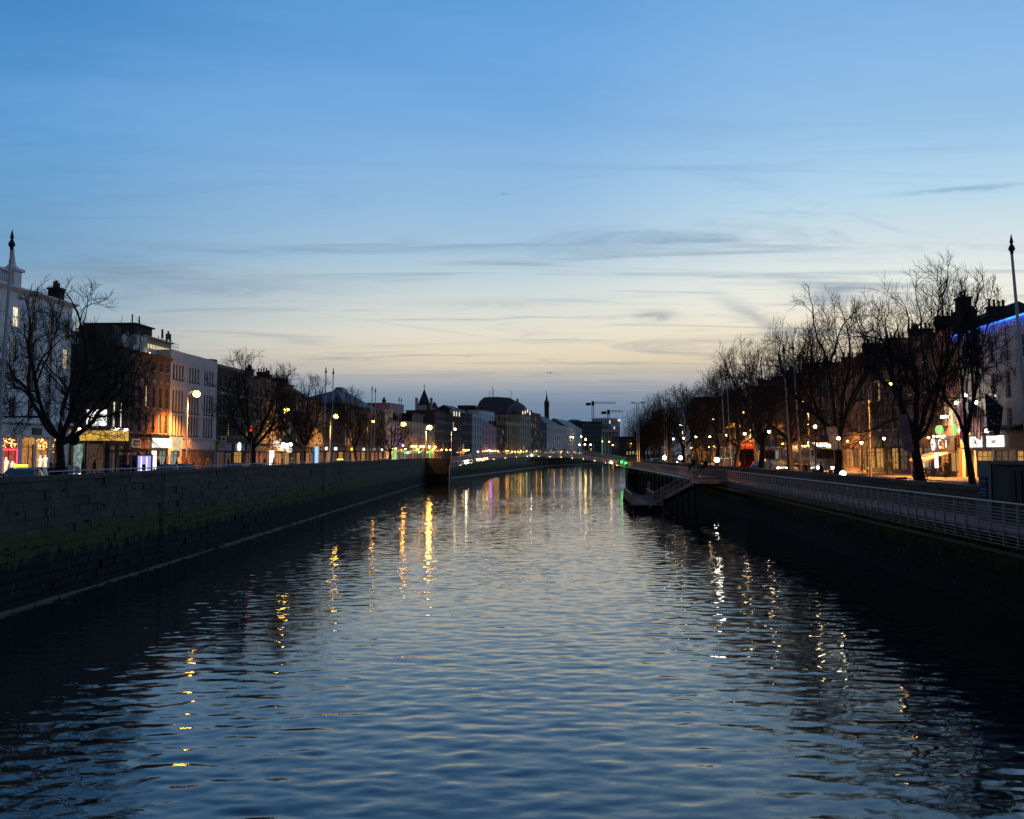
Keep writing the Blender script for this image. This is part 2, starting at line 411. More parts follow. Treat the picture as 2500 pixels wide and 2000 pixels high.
M['lamp_head'] = emit('headlight', (1.0, .96, .88), 45)
M['lamp_tail'] = emit('tail_light', (1.0, .03, .01), 6)
M['lamp_amber'] = emit('amber_lamp', (1.0, .42, .05), 8)
M['win_warm'] = emit('lit_room_warm', (1.0, .56, .20), 1.0, .75)
M['win_white'] = emit('lit_room_white', (1.0, .88, .66), 1.6, .6, 2.5)
M['win_cream'] = emit('lit_room_cream', (1.0, .80, .45), .9, .6, 2)
M['shop_warm'] = emit('lit_shop_warm', (1.0, .40, .09), .8, .95, 2.6)
M['shop_dim'] = emit('dim_shop', (.55, .30, .18), .18, .95, 3.0)
M['shop_cool'] = emit('lit_shop_cool', (.62, .85, .75), .5, .85, 1.6)
M['shop_white'] = emit('lit_shop_white', (1.0, .95, .82), 3.0, .7, 2)
M['shop_red'] = emit('lit_shop_red', (1.0, .20, .12), .5, .93, 2.2)
M['shop_gold'] = emit('lit_shop_gold', (1.0, .50, .10), .8, .95, 3.0)
M['sign_lit'] = emit('white_lightbox', (1.0, 1.0, .93), 1.5)
M['sign_gold'] = emit('gold_fascia', (1.0, .58, .10), .9, .45, 1.5)
M['sign_purple'] = emit('purple_poster', (.42, .36, .95), 1.1, .25, 2)
M['sign_blue'] = emit('blue_screen', (.25, .60, 1.0), 1.3, .3, 1)
M['sign_green'] = emit('green_sign', (.10, 1.0, .25), .9)
M['sign_amber'] = emit('amber_display', (1.0, .72, .06), 2.2)
M['sign_orange'] = emit('orange_sign', (1.0, .20, .05), 1.8)
M['bus_sign'] = emit('red_lit_panel', (1.0, .085, .015), .85, .3, 1)
M['neon_red'] = emit('red_neon', (1.0, .03, .06), 5)
M['led_blue'] = emit('blue_led', (.02, .17, 1.0), 3.2)
M['led_icicle'] = emit('icicle_led', (.05, .14, 1.0), .9)
M['led_purple'] = emit('purple_wash_light', (.42, .16, 1.0), 40)
M['bulb'] = emit('fairy_bulb', (1.0, .55, .15), 7)

# ================================================================== banks, water, ground
LW = [(-22.75, -20), (-20.85, 279), (-20.3, 290), (-17, 333), (22, 666), (95, 960), (150, 1090)]
RW = [(17.3, -20), (25.9, 124), (26.3, 150), (30.6, 280), (33, 310), (66, 610), (118, 860), (178, 1010)]
LX = lambda y: lerp_line(LW, y)
RX = lambda y: lerp_line(RW, y)

def make_water():
    ys = []; y = 4.0
    while y < 345: ys.append(y); y += max(.075, .0017 * y)
    while y < 1000: ys.append(y); y += .006 * y
    ys = np.array(ys)
    xl = np.array([LX(v) - .5 for v in ys]); xr = np.array([RX(v) + .5 for v in ys])
    nc = 300
    u = np.linspace(0, 1, nc)
    X = xl[:, None] + (xr - xl)[:, None] * u[None, :]
    Y = np.repeat(ys[:, None], nc, 1)
    H = np.zeros_like(X)
    rng = np.random.default_rng(11)
    nw = 84
    lam = np.exp(rng.uniform(math.log(.38), math.log(5.0), nw))
    wt = np.exp(-((np.log(lam) - math.log(.95)) / .9) ** 2) * rng.uniform(.5, 1.3, nw)
    wt *= .038 * math.sqrt(2) / math.sqrt((wt ** 2).sum())
    # gusts: calmer and livelier patches
    G = .75 + .35 * np.sin(.055 * X + .04 * Y + 1.0) * np.sin(.083 * Y - .03 * X) + .18 * np.sin(.21 * X - .14 * Y)
    for i in range(nw):
        k = 2 * PI / lam[i]
        th = rng.normal(0, .52)
        if rng.random() < .25: th += PI * .5 * rng.choice([-1, 1]) * .75
        kxx, kyy = k * math.sin(th), k * math.cos(th)
        ph = kxx * X + kyy * Y + rng.uniform(0, 2 * PI)
        s = np.sin(ph)
        H += wt[i] / k * (s + .18 * np.cos(2 * ph))
    H *= G
    H *= np.clip(1.12 - Y / 600, .65, 1)                             # calmer water up by the footbridge
    nr = len(ys)
    co = np.stack([X, Y, H], -1).reshape(-1, 3).astype(np.float32)
    a = (np.arange(nr - 1)[:, None] * nc + np.arange(nc - 1)[None, :]).ravel()
    fq = np.stack([a, a + 1, a + nc + 1, a + nc], -1).astype(np.int32)
    me = bpy.data.meshes.new('river')
    me.vertices.add(len(co)); me.vertices.foreach_set('co', co.ravel())
    me.loops.add(fq.size); me.loops.foreach_set('vertex_index', fq.ravel())
    me.polygons.add(len(fq)); me.polygons.foreach_set('loop_start', np.arange(0, fq.size, 4, dtype=np.int32))
    me.polygons.foreach_set('loop_total', np.full(len(fq), 4, dtype=np.int32))
    me.polygons.foreach_set('use_smooth', np.ones(len(fq), dtype=bool))
    me.update(calc_edges=True); me.validate()
    m = bpy.data.materials.new('river_water'); m.use_nodes = True
    t = NT(m.node_tree); b = t.n['Principled BSDF']
    b.inputs['Base Color'].default_value = (.009, .015, .017, 1)
    b.inputs['Roughness'].default_value = .035; b.inputs['IOR'].default_value = 1.45
    # fine ripples as a random slope field, too small for the mesh
    geo = t.new('NewGeometry')
    p = t.new('Mapping', ins={0: geo.outputs['Position'], 'Scale': (.5, 1.25, 1)}).outputs[0]
    q = t.vmath('SUBTRACT', t.noise(p, 2.6, 4, .6, .6).outputs['Color'], (.5, .5, .5))
    sl = t.vmath('MULTIPLY', q, (.07, .15, 0))
    sl = t.vmath('MULTIPLY', sl, t.new('CombineXYZ', ins={0: t.mapr(t.new('SeparateXYZ', ins={0: geo.outputs['Position']}).outputs[1], 60, 260, .8, 1.25), 1: t.mapr(t.new('SeparateXYZ', ins={0: geo.outputs['Position']}).outputs[1], 60, 260, .8, 1.25), 2: 0.0}).outputs[0])
    t.put(b.inputs['Normal'], t.vmath('NORMALIZE', t.vmath('ADD', geo.outputs['Normal'], sl)))
    me.materials.append(m)
    add('river_water', me, kind='structure')
make_water()

def bank_sheet(name, line, far_x, z, mat):
    mb = MB()
    for (x0, y0), (x1, y1) in zip(line, line[1:]):
        mb.quad((far_x, y0, z), (x0, y0, z), (x1, y1, z), (far_x, y1, z))
    struct(name, mb, mat)
bank_sheet('ground_south', LW, -1500, GZ - .12, M['land'])
bank_sheet('ground_north', RW, 1500, GZ - .12, M['land'])
mb = MB(); mb.quad((-1500, 1008, GZ - .13), (1500, 1008, GZ - .13), (1500, 5500, GZ - .13), (-1500, 5500, GZ - .13)); struct('ground_far', mb, M['land'])
mb = MB()                                                        # river bed under the water
mb.quad((-60, -20, -3), (60, -20, -3), (200, 1010, -3), (-60, 1010, -3)); struct('river_bed', mb, M['weed'])

# facade lines of the two quays
FL = [(-49.0, -40), (-32.5, 290), (-29.5, 330), (-26.5, 396)]
FR = [(34.6, -40), (44.8, 130), (48.3, 290), (52, 330), (72, 480)]
FLX = lambda y: lerp_line(FL, y)
FRX = lambda y: lerp_line(FR, y)
def strip(name, fa, fb, y0, y1, z0, z1, mat, step=12.0):
    """a road or pavement slab between two lines"""
    mb = MB(); n = max(1, int((y1 - y0) / step)); ys = [y0 + (y1 - y0) * i / n for i in range(n + 1)]
    for a, b in zip(ys, ys[1:]):
        A, B, C, D = (fa(a), a), (fb(a), a), (fb(b), b), (fa(b), b)
        mb.quad((*A, z1), (*B, z1), (*C, z1), (*D, z1))
        mb.quad((*B, z0), (*C, z0), (*C, z1), (*B, z1)); mb.quad((*A, z0), (*D, z0), (*D, z1), (*A, z1))
    struct(name, mb, mat)
strip('road_south', lambda y: FLX(y) + 3.9, lambda y: LX(y) - 3.4, 20, 330, GZ - .13, GZ - .116, M['asphalt'])
strip('pavement_south_shops', lambda y: FLX(y) - .5, lambda y: FLX(y) + 3.8, 20, 330, GZ - .13, GZ, M['paving'])
strip('pavement_south_river', lambda y: LX(y) - 3.3, lambda y: LX(y) - .55, 20, 330, GZ - .13, GZ, M['paving'])
strip('kerb_south_shops', lambda y: FLX(y) + 3.8, lambda y: FLX(y) + 3.98, 20, 330, GZ - .13, GZ + .004, M['kerb'])
strip('kerb_south_river', lambda y: LX(y) - 3.48, lambda y: LX(y) - 3.3, 20, 330, GZ - .13, GZ + .004, M['kerb'])
strip('road_north', lambda y: RX(y) + 5.2, lambda y: FRX(y) - 5.6, 20, 400, GZ - .13, GZ - .116, M['asphalt'])
strip('pavement_north_shops', lambda y: FRX(y) - 5.5, lambda y: FRX(y) + .5, 20, 400, GZ - .13, GZ, M['paving'])
strip('pavement_north_river', lambda y: RX(y) + .55, lambda y: RX(y) + 5.1, 20, 400, GZ - .13, GZ, M['paving'])
strip('kerb_north_shops', lambda y: FRX(y) - 5.68, lambda y: FRX(y) - 5.5, 20, 400, GZ - .13, GZ + .004, M['kerb'])
strip('kerb_north_river', lambda y: RX(y) + 5.1, lambda y: RX(y) + 5.28, 20, 400, GZ - .13, GZ + .004, M['kerb'])
mb = MB()
for side, fx in ((0, lambda y: (FLX(y) + LX(y)) / 2 + .2), (1, lambda y: (FRX(y) + RX(y)) / 2)):
    y = 30.0
    while y < 300:
        x0, x1 = fx(y), fx(y + 3)
        mb.quad((x0 - .06, y, GZ - .112), (x0 + .06, y, GZ - .112), (x1 + .06, y + 3, GZ - .112), (x1 - .06, y + 3, GZ - .112)); y += 7
mb.build('lane_marking', M['mark'], kind='structure')

# ------------------------------------------------------------------ quay walls
def wall_run(mb, line, y0, y1, z0, z1, thick, off, side, step=20.0):
    """core of a wall that follows a bank; side = -1 lies to the left of the line, +1 to the right"""
    n = max(1, int((y1 - y0) / step)); ys = sorted(set([y0 + (y1 - y0) * i / n for i in range(n + 1)] + [p[1] for p in line if y0 < p[1] < y1]))
    for a, b in zip(ys, ys[1:]):
        xa, xb = lerp_line(line, a) + side * off, lerp_line(line, b) + side * off
        xa2, xb2 = xa + side * thick, xb + side * thick
        mb.quad((xa, a, z0), (xb, b, z0), (xb, b, z1), (xa, a, z1))
        mb.quad((xa2, a, z0), (xb2, b, z0), (xb2, b, z1), (xa2, a, z1))
        mb.quad((xa, a, z1), (xb, b, z1), (xb2, b, z1), (xa2, a, z1))
    for e in (ys[0], ys[-1]):
        x = lerp_line(line, e) + side * off
        mb.quad((x, e, z0), (x + side * thick, e, z0), (x + side * thick, e, z1), (x, e, z1))
UNIT = MB(); UNIT.box((-.5, -.5, -.5), (.5, .5, .5))
mb = MB()                                                        # a block with worn arrises
c = .014
ring = lambda x, e: [(x, -.5 + e, -.5), (x, .5 - e, -.5), (x, .5, -.5 + e), (x, .5, .5 - e), (x, .5 - e, .5), (x, -.5 + e, .5), (x, -.5, .5 - e), (x, -.5, -.5 + e)]
mb.loft([ring(-.5, .02), ring(.5 - .06, .02), [(x, y * .98, z * .965) for x, y, z in ring(.5, .04)]])
BLOCK = mb.mesh('stone_block', M['quay'])
mbn = MB()
mbn.loft([[(-x, y, z) for x, y, z in ring(-.5, .02)], [(-x, y, z) for x, y, z in ring(.44, .02)], [(-x, y * .98, z * .965) for x, y, z in ring(.5, .04)]])
BLOCK_N = mbn.mesh('stone_block_north', M['quay'])

SOUTH_WALL_TOP, NORTH_WALL_TOP = 5.95, 5.5
def quay_wall(label, line, side, top, y0, y1, ystone, y_single, y_stuff, zlow, block):
    t = thing('quay_wall', label, 'quay wall', (lerp_line(line, y0), y0, 0), group='stone walls along the river')
    loc = Vector(t.location)
    mb = MB(); wall_run(mb, [(x - loc.x, y - loc.y) for x, y in line], 0, y1 - y0, -2.5, top - .24, .5, .07, side)
    mb.build('masonry_core', M['quay'], t)
    rnd = random.Random(int(y1) + side)
    ch, cnt = .44, 0
    stuff = MB()
    zz = top - .24 - .008
    courses = []
    while zz > .05: courses.append(zz); zz -= ch
    for ci, zt in enumerate(courses):
        y = ystone - rnd.random()
        while y < y_stuff:
            L = rnd.choice((rnd.uniform(.5, .9), rnd.uniform(.9, 1.7), rnd.uniform(1.2, 2.1)))
            prd = rnd.choice((0, 0, .006, .012, .03)) - (.07 if rnd.random() < .035 else 0)
            x = lerp_line(line, y + L / 2) + side * (.07 + .12 - .085 - prd + .0)
            if y < y_single and zt > zlow and cnt < 300:
                o = add('stone', block, t, (x - loc.x, y + L / 2 - loc.y, zt - ch / 2), (0, 0, 0), (.22, L - .006, ch - .006)); cnt += 1
            else:
                sx = -side
                f = x + sx * .11; bk = x - sx * .11
                a, b_, c_, d_ = y + .003, y + L - .003, zt - ch + .003, zt - .003
                P = lambda xx, yy, zq: (xx - loc.x, yy - loc.y, zq)
                stuff.quad(P(f, a + .01, c_ + .01), P(f, b_ - .01, c_ + .01), P(f, b_ - .01, d_ - .01), P(f, a + .01, d_ - .01))
                stuff.quad(P(f, a + .01, d_ - .01), P(f, b_ - .01, d_ - .01), P(bk, b_, d_), P(bk, a, d_))
                stuff.quad(P(f, a + .01, c_ + .01), P(f, a + .01, d_ - .01), P(bk, a, d_), P(bk, a, c_))
                stuff.quad(P(f, b_ - .01, c_ + .01), P(f, b_ - .01, d_ - .01), P(bk, b_, d_), P(bk, b_, c_))
            y += L
    stuff.build('small_stones', M['quay'], t, kind='stuff')
    y = ystone
    while y < y_stuff:
        L = rnd.uniform(1.1, 1.5)
        x = lerp_line(line, y + L / 2) + side * .26
        add('coping_stone', block, t, (x - loc.x, y + L / 2 - loc.y, top - .12 + rnd.uniform(-.008, .008)), (0, 0, 0), (.66, L - .02, .24)); y += L
    mb = MB(); wall_run(mb, [(x - loc.x, q - loc.y) for x, q in line], y - y0, y1 - y0, top - .24, top, .62, -.04, side)
    mb.build('far_coping', M['quay'], t)
    return t
qs = quay_wall('long grey granite quay wall with mossy green band on the south bank', LW, -1, SOUTH_WALL_TOP, -10, 284, 46.5, 90, 150, 2.9, BLOCK)
lo = Vector(qs.location)
mb = MB(); rnd = random.Random(9); y = 20.0                        # worn stone footing that shows as a broken pale line at the water
while y < 290:
    L_ = rnd.uniform(1.2, 3.2)
    if rnd.random() > .02:
        o_ = rnd.uniform(.10, .17); zt = rnd.uniform(.03, .13); xa, xb = LX(y) - lo.x, LX(y + L_) - lo.x; ya_, yb_ = y - lo.y, y + L_ - .03 - lo.y
        q = [(xa - .2, ya_), (xa + o_, ya_ + .04), (xb + o_ * rnd.uniform(.8, 1.1), yb_ - .05), (xb - .2, yb_)]
        mb.prism(q, -.8, zt)
    y += L_
mb.build('footing_ledge', M['ledge'], qs)
mb = MB()                                                        # ferns and weed rooted in the joints
for i in range(60):
    y = rnd.uniform(46, 130); z = rnd.choice((rnd.uniform(2.2, 3.6), rnd.uniform(3.2, 5.6))); s_ = rnd.uniform(.08, .26); x = LX(y) - lo.x
    for k in range(7):
        a_ = rnd.uniform(-1.2, 1.2); d_ = rnd.uniform(.05, .16); tip = (x + d_, y - lo.y + s_ * a_, z + s_ * rnd.uniform(-1.0, .35))
        mb.poly([(x - .02, y - lo.y - .02, z), (x + d_ * .6, y - lo.y + s_ * a_ * .5 - .015, z + .04), tip, (x + d_ * .5, y - lo.y + s_ * a_ * .5 + .02, z - .03)])
mb.build('wall_ferns', M['weed'], qs, kind='stuff')
for y in (72.0, 131.0):                                          # iron ladders down to the water
    mb = MB(); x = LX(y) - lo.x + .09
    for dy in (-.2, .2): mb.tube((x, y + dy - lo.y, .1), (x, y + dy - lo.y, 5.7), .02, n=5)
    for k in range(18): mb.tube((x, y - .2 - lo.y, .4 + .3 * k), (x, y + .2 - lo.y, .4 + .3 * k), .013, n=4)
    mb.build('ladder', M['iron'], qs)
qn = quay_wall('dark weedy granite quay wall behind the boardwalk on the north bank', RW, 1, NORTH_WALL_TOP, -10, 284, 38, 72, 110, 2.6, BLOCK_N)
lo = Vector(qn.location)
mb = MB(); wall_run(mb, [(x - lo.x, y - lo.y) for x, y in RW], 20, 280, 2.65, 2.82, .2, -.16, 1); mb.build('string_course', M['ledge'], qn)
mb = MB(); rnd = random.Random(5)                                 # hanging weed on the north wall
for i in range(900):
    y = rnd.uniform(38, 135); z = rnd.uniform(.6, 3.2); L = rnd.uniform(.15, .55); x = RX(y) - .03 - lo.x; w_ = rnd.uniform(.03, .12)
    mb.poly([(x - .02, y - w_ - lo.y, z), (x - .05, y - lo.y, z - L), (x - .02, y + w_ - lo.y, z)])
mb.build('hanging_weed', M['weed'], qn, kind='stuff')
for label, line, side, y0, y1, top in (('far stone quay wall curving right beyond the footbridge', LW, -1, 284.1, 1085, 5.9), ('far stone quay wall on the north bank beyond the footbridge', RW, 1, 284.1, 1005, 5.6)):
    mb = MB(); wall_run(mb, line, y0, y1, -2.5, top, .5, 0, side, step=30)
    mb2 = MB(); wall_run(mb2, line, y0 + .2, y1, -.8, .25, .34, -.34, side, step=30)
    t = thing('quay_wall', label, 'quay wall'); mb.build('masonry', M['quay'], t); mb2.build('footing_ledge', M['ledge'], t)

# ------------------------------------------------------------------ boardwalk on the north bank
def rail_run(parent, p0, p1, z0, ztop, zlow, gap, post_every, single=True, post_r=.03, rail_r=.014, mat=None):
    """posts and horizontal rails between two plan points (local to parent)"""
    mat = mat or M['rail']
    p0, p1 = Vector((*p0, 0)), Vector((*p1, 0)); L = (p1 - p0).length; d = (p1 - p0) / L
    ang = math.atan2(d.y, d.x)
    n = max(1, round(L / post_every))
    mb = MB(); mb.box((-.022, -.045, zlow), (.022, .045, ztop)); pm = mb.mesh('post', mat)
    for i in range(n + 1):
        p = p0 + d * (L * i / n); add('post', pm, parent, (p.x, p.y, 0), (0, 0, ang))
    mb = MB(); mb.tube((0, 0, 0), (L, 0, 0), rail_r, n=5); rm = mb.mesh('rail', mat)
    z = zlow + .05
    while z < ztop - .09:
        q = p0 + Vector((-d.y, d.x, 0)) * .05
        add('rail', rm, parent, (q.x, q.y, z), (0, 0, ang)); z += gap
    mb = MB(); mb.tube((0, 0, 0), (L, 0, 0), .034, n=8); add('handrail', mb.mesh('handrail', mat), parent, (p0.x, p0.y, ztop + .02), (0, 0, ang))
DZ = 4.10
BW = lambda y: 16.0 + .06 * y
bw = thing('boardwalk', 'timber boardwalk with silver railings along the north quay wall', 'boardwalk', (BW(18), 18, 0))
bx, by = bw.location.x, bw.location.y
ang = math.atan2(1, .06); 
rail_run(bw, (0, 0), (BW(124) - bx, 124 - by), DZ, DZ + 1.04, DZ - .58, .125, 1.4)
n = 300; mb = MB(); mb.box((0, 0, -.05), (2.47, (106 / n) - .012, 0)); pm = mb.mesh('plank', M['deck'])
for i in range(n):
    y = 18 + 106 * i / n; add('plank', pm, bw, (BW(y) + .03 - bx, y - by, DZ + random.uniform(-.004, .004)))
mb = MB()
for off in (.1, 1.2, 2.2):
    mb.path([(BW(18) + off - bx, 0, DZ - .16), (BW(124) + off - bx, 106, DZ - .16)], .085, 4)
mb.build('joist', M['steel'], bw)
for i in range(27):
    mb = MB(); y = 20 + 4 * i; mb.path([(BW(y) + .1 - bx, y - by, DZ - .24), (RX(y) - bx, y - by, DZ - 1.0)], .06, 4); mb.path([(BW(y) + .1 - bx, y - by, DZ - .24), (RX(y) - bx, y - by, DZ - .24)], .06, 4)
    mb.build('bracket', M['steel'], bw)
# a second length of boardwalk nearer the footbridge
B2 = lambda y: 22.2 + (y - 139) * .0426
bw2 = thing('boardwalk', 'far length of boardwalk with pale railings leading to the footbridge', 'boardwalk', (B2(139), 139, 0))
rail_run(bw2, (0, 0), (B2(272) - B2(139), 133), DZ, DZ + 1.1, DZ - .55, .13, 1.6, rail_r=.018)
mb = MB(); mb.quad((0, 0, DZ), (RX(139) - B2(139), 0, DZ), (RX(272) - B2(139), 133, DZ), (B2(272) - B2(139), 133, DZ))
mb.build('deck', M['deck'], bw2)
mb = MB(); mb.path([(.05, 0, DZ - .25), (B2(272) - B2(139) + .05, 133, DZ - .25)], .18, 4); mb.build('edge_beam', M['steel'], bw2)
for i in range(18): mb = MB(); y = 141 + 7.5 * i; mb.path([(B2(y) + .4 - B2(139), y - 139, DZ - .1), (B2(y) + .4 - B2(139), y - 139, -2)], .14, 6); mb.build('pile', M['black'], bw2)

def baluster_run(parent, p0, p1, h, gap=.16, mat=None):
    """sloping or level railing with upright balusters between two 3D points"""
    mat = mat or M['rail']; p0, p1 = Vector(p0), Vector(p1); L = (p1 - p0).length; n = max(2, int(L / gap)); up = Vector((0, 0, h))
    mb = MB(); mb.tube(p0 + up, p1 + up, .035, n=6); mb.build('handrail', mat, parent)
    mb = MB(); mb.tube(p0 + up * .09, p1 + up * .09, .022, n=5); mb.build('bottom_rail', mat, parent)
    mb = MB()
    for i in range(1, n): p = p0 + (p1 - p0) * i / n; mb.tube(p + up * .09, p + up, .011, n=4)
    mb.build('balusters', mat, parent, kind='stuff')
    k = max(1, round(L / 1.7)); mb = MB(); mb.box((-.035, -.035, 0), (.035, .035, h + .04)); pm = mb.mesh('post', mat)
    for i in range(k + 1): p = p0 + (p1 - p0) * i / k; add('post', pm, parent, p)
# landing, gangway and pontoon
ld = thing('landing_stage', 'raised landing platform at the end of the boardwalk above the gangway', 'landing stage', (20.3, 124.1, 0))
mb = MB(); mb.box((0, 0, DZ - .06), (5.5, 4.4, DZ)); mb.build('deck', M['deck'], ld)
mb = MB(); mb.box((-.04, -.04, DZ - .36), (5.5, .05, DZ - .064)); mb.box((-.04, 4.35, DZ - .36), (5.5, 4.44, DZ - .064)); mb.box((-.045, .06, DZ - .36), (.05, 4.34, DZ - .064)); mb.build('edge_beam', M['rail'], ld)
mb = MB(); mb.box((.02, 3.9, DZ - .9), (.22, 4.2, DZ - .364)); mb.build('leg', M['rail'], ld)
for y in (.6, 3.8): mb = MB(); mb.path([(.4, y, DZ - .4), (5.6, y, DZ - 1.9)], .09, 4); mb.build('bracket', M['black'], ld)
baluster_run(ld, (0, 0, DZ), (3.0, 0, DZ), 1.15)
baluster_run(ld, (0, 0, DZ), (0, 2.6, DZ), 1.15)
baluster_run(ld, (1.9, 4.4, DZ), (5.4, 4.4, DZ), 1.15)
gw = thing('gangway', 'grey metal gangway sloping down from the landing to the pontoon', 'gangway', (20.9, 128.6, 0))
A, B = Vector((0, 0, DZ)), Vector((-3.5, 12.4, .95)); wd = Vector((1.35, .38, 0))
mb = MB(); mb.loft([[A + Vector((0, 0, -.06)), A + wd + Vector((0, 0, -.06)), A + wd, A], [B + Vector((0, 0, -.06)), B + wd + Vector((0, 0, -.06)), B + wd, B]]); mb.build('walkway', M['steel'], gw)
for o in (Vector((0, 0, 0)), wd):
    mb = MB(); mb.loft([[p + o + Vector(q) for q in ((-.05, 0, -.34), (.05, 0, -.34), (.05, 0, -.064), (-.05, 0, -.064))] for p in (A, B)]); mb.build('side_beam', M['rail'], gw)
    baluster_run(gw, A + o, B + o, 1.2, .2)
pt = thing('pontoon', 'low floating pontoon with railings moored below the gangway', 'pontoon', (14.5, 136, 0), rotz=-R(3.4))
mb = MB(); mb.loft([[(0, 0, z), (3.3, 0, z), (3.3, 30, z), (.9, 33, z), (0, 31.5, z)] for z in (-.5, .75)]); mb.build('hull', M['black'], pt)
mb = MB(); mb.loft([[(-.05, -.05, z), (3.35, -.05, z), (3.35, 30, z), (.9, 33.05, z), (-.05, 31.5, z)] for z in (.752, .9)]); mb.build('deck', surf('pontoon_deck', (.04, .042, .045), .95, .2, 1), pt)
baluster_run(pt, (.05, .05, .9), (3.25, .05, .9), 1.1, .5); baluster_run(pt, (.05, 4, .9), (.05, 30, .9), 1.1, .6); baluster_run(pt, (3.25, 12, .9), (3.25, 29.5, .9), 1.1, .6)
for k, y in enumerate((.6, 4.5, 9, 16, 24)): mb = MB(); mb.lathe([(.02, -.35), (.14, -.3), (.16, 0), (.14, .3), (.02, .35)], (-.2, y, .45), 10); mb.build('fender', M['rubber'], pt, smooth=True)
mb = MB(); mb.ball((2.0, -.25, .62), .3, 12, 8); mb.build('mooring_buoy', surf('buoy_blue', (.05, .07, .13), .5), pt, smooth=True)
for x, y in ((3.6, 2), (3.6, 28)): mb = MB(); mb.tube((x, y, -2.5), (x, y, 3.0), .2, n=10); mb.build('mooring_pile', M['steel'], pt)

# ------------------------------------------------------------------ the iron footbridge
BY0, BX0, BX1 = 278.0, -15.0, 28.0
br = thing('footbridge', 'cream cast iron arched footbridge with lamps crossing the river', 'footbridge', ((BX0 + BX1) / 2, BY0, 0))
HALF = (BX1 - BX0) / 2
deckz = lambda x: 6.95 - 2.05 * (x / HALF) ** 2          # walkway
archz = lambda x: 6.45 - 2.75 * (x / HALF) ** 2          # underside of the ribs
N = 48; xs = [-HALF + 2 * HALF * i / N for i in range(N + 1)]
mb = MB()
for a, b in zip(xs, xs[1:]): mb.loft([[(x, -1.75, deckz(x) - .1), (x, 1.75, deckz(x) - .1), (x, 1.75, deckz(x)), (x, -1.75, deckz(x))] for x in (a, b)])
mb.build('walkway', M['trim_grey'], br)
for y in (-1.8, 0, 1.8):
    mb = MB(); mb.path([(x, y, archz(x)) for x in xs], .16, 4); mb.path([(x, y, (archz(x) + deckz(x) - .12) / 2) for x in xs], .05, 4); mb.path([(x, y, deckz(x) - .14) for x in xs], .17, 4)
    for x in [-HALF + .9 * i for i in range(int(2 * HALF / .9) + 1)]: mb.tube((x, y, archz(x)), (x * (1 + .0), y, deckz(x) - .12), .07, n=4)
    mb.build('arch_rib', M['bridge_paint'], br)
mb = MB()
for i in range(24):
    x = -HALF + 1 + i * (2 * HALF - 2) / 24; x2 = x + (2 * HALF - 2) / 24
    mb.tube((x, -1.8, archz(x) + .02), (x2, 1.8, archz(x2) + .02), .035, n=4); mb.tube((x, 1.8, archz(x) + .02), (x2, -1.8, archz(x2) + .02), .035, n=4)
mb.build('cross_bracing', M['bridge_paint'], br)
for y in (-1.75, 1.75):
    mb = MB(); mb.path([(x, y, deckz(x) + 1.15) for x in xs], .075, 6); mb.build('handrail', M['bridge_paint'], br)
    mb = MB(); mb.path([(x, y, deckz(x) + .62) for x in xs], .035, 4); mb.path([(x, y, deckz(x) + .12) for x in xs], .05, 4)
    for i in range(int(2 * HALF / .24)):
        x = -HALF + .24 * i; mb.tube((x, y, deckz(x)), (x, y, deckz(x) + 1.15), .028, n=4)
    mb.build('balusters', M['bridge_paint'], br, kind='stuff')
for x in (-13.5, 0, 13.5):                                       # lamp arches over the walkway
    z = deckz(x); mb = MB(); mb.path([(x, -1.8 * math.cos(PI * k / 12), z + 1.1 + 2.2 * math.sin(PI * k / 12)) for k in range(13)], .035, 5)
    a = mb.build('lamp_arch', M['bridge_paint'], br)
    mb = MB(); mb.lathe([(.05, -.35), (.16, -.05), (.19, 0), (.04, .16)], (x, 0, z + 2.95), 6); mb.build('lantern', M['trim_grey'], a)
# small lights fixed under the walkway, and green light at the north end
for i, x in enumerate((-17.6, -14.9, -14.2, -13.4, -12.6, -1.8)):
    mb = MB(); mb.ball((x, -1.95, (archz(x) + deckz(x)) / 2), .19 if i == 0 else .09); mb.build('bridge_light', M['lamp_flood'] if i in (0, 5) else M['lamp_small'], br)
mb = MB(); mb.ball((17.6, -1.98, archz(17.6) + .2), .2); mb.build('bridge_light', M['lamp_white'], br)
for i in range(15):  # extra lights added in front of the arch to brighten the ironwork
    x = -19 + 38 * i / 14; mb = MB(); mb.ball((x, -2.35, archz(x) - .1), .036); mb.build('added_spandrel_light', M['lamp_small'], br)
for x in (20.2, 21.2):
    mb = MB(); mb.ball((x, -2.0, archz(x) + 1.0), .16); mb.build('green_bridge_light', M['lamp_green'], br)
def abutment(label, x0, x1, mat=M['quay']):
    t = thing('bridge_abutment', label, 'abutment', ((x0 + x1) / 2, BY0, 0)); h = (x1 - x0) / 2
    mb = MB(); mb.box((-h, -3.4, -2.5), (h, 3.4, 4.7)); mb.build('pier', mat, t)
    
    for ya_, yb_ in ((-3.4, -2.9), (2.9, 3.4)): mb = MB(); mb.box((-h, ya_, 4.703), (h, yb_, 5.75)); mb.build('parapet', mat, t)
    for x, y in ((-h + .35, -3.15), (h - .35, -3.15), (-h + .35, 3.15), (h - .35, 3.15)):
        mb = MB(); mb.box((x - .42, y - .42, 4.71), (x + .42, y + .42, 5.86)); mb.box((x - .5, y - .5, 5.863), (x + .5, y + .5, 5.98)); mb.build('pillar', mat, t)
    return t
a = abutment('dark stone abutment under the south end of the footbridge', -21.2, BX0 - .05)
mb = MB(); mb.tube((3.0, -3.55, -1), (3.0, -3.55, 4.2), .1, n=8); mb.build('mooring_pipe', M['bridge_paint'], a)
abutment('dark stone abutment under the north end of the footbridge', BX1 + .05, 31.2)

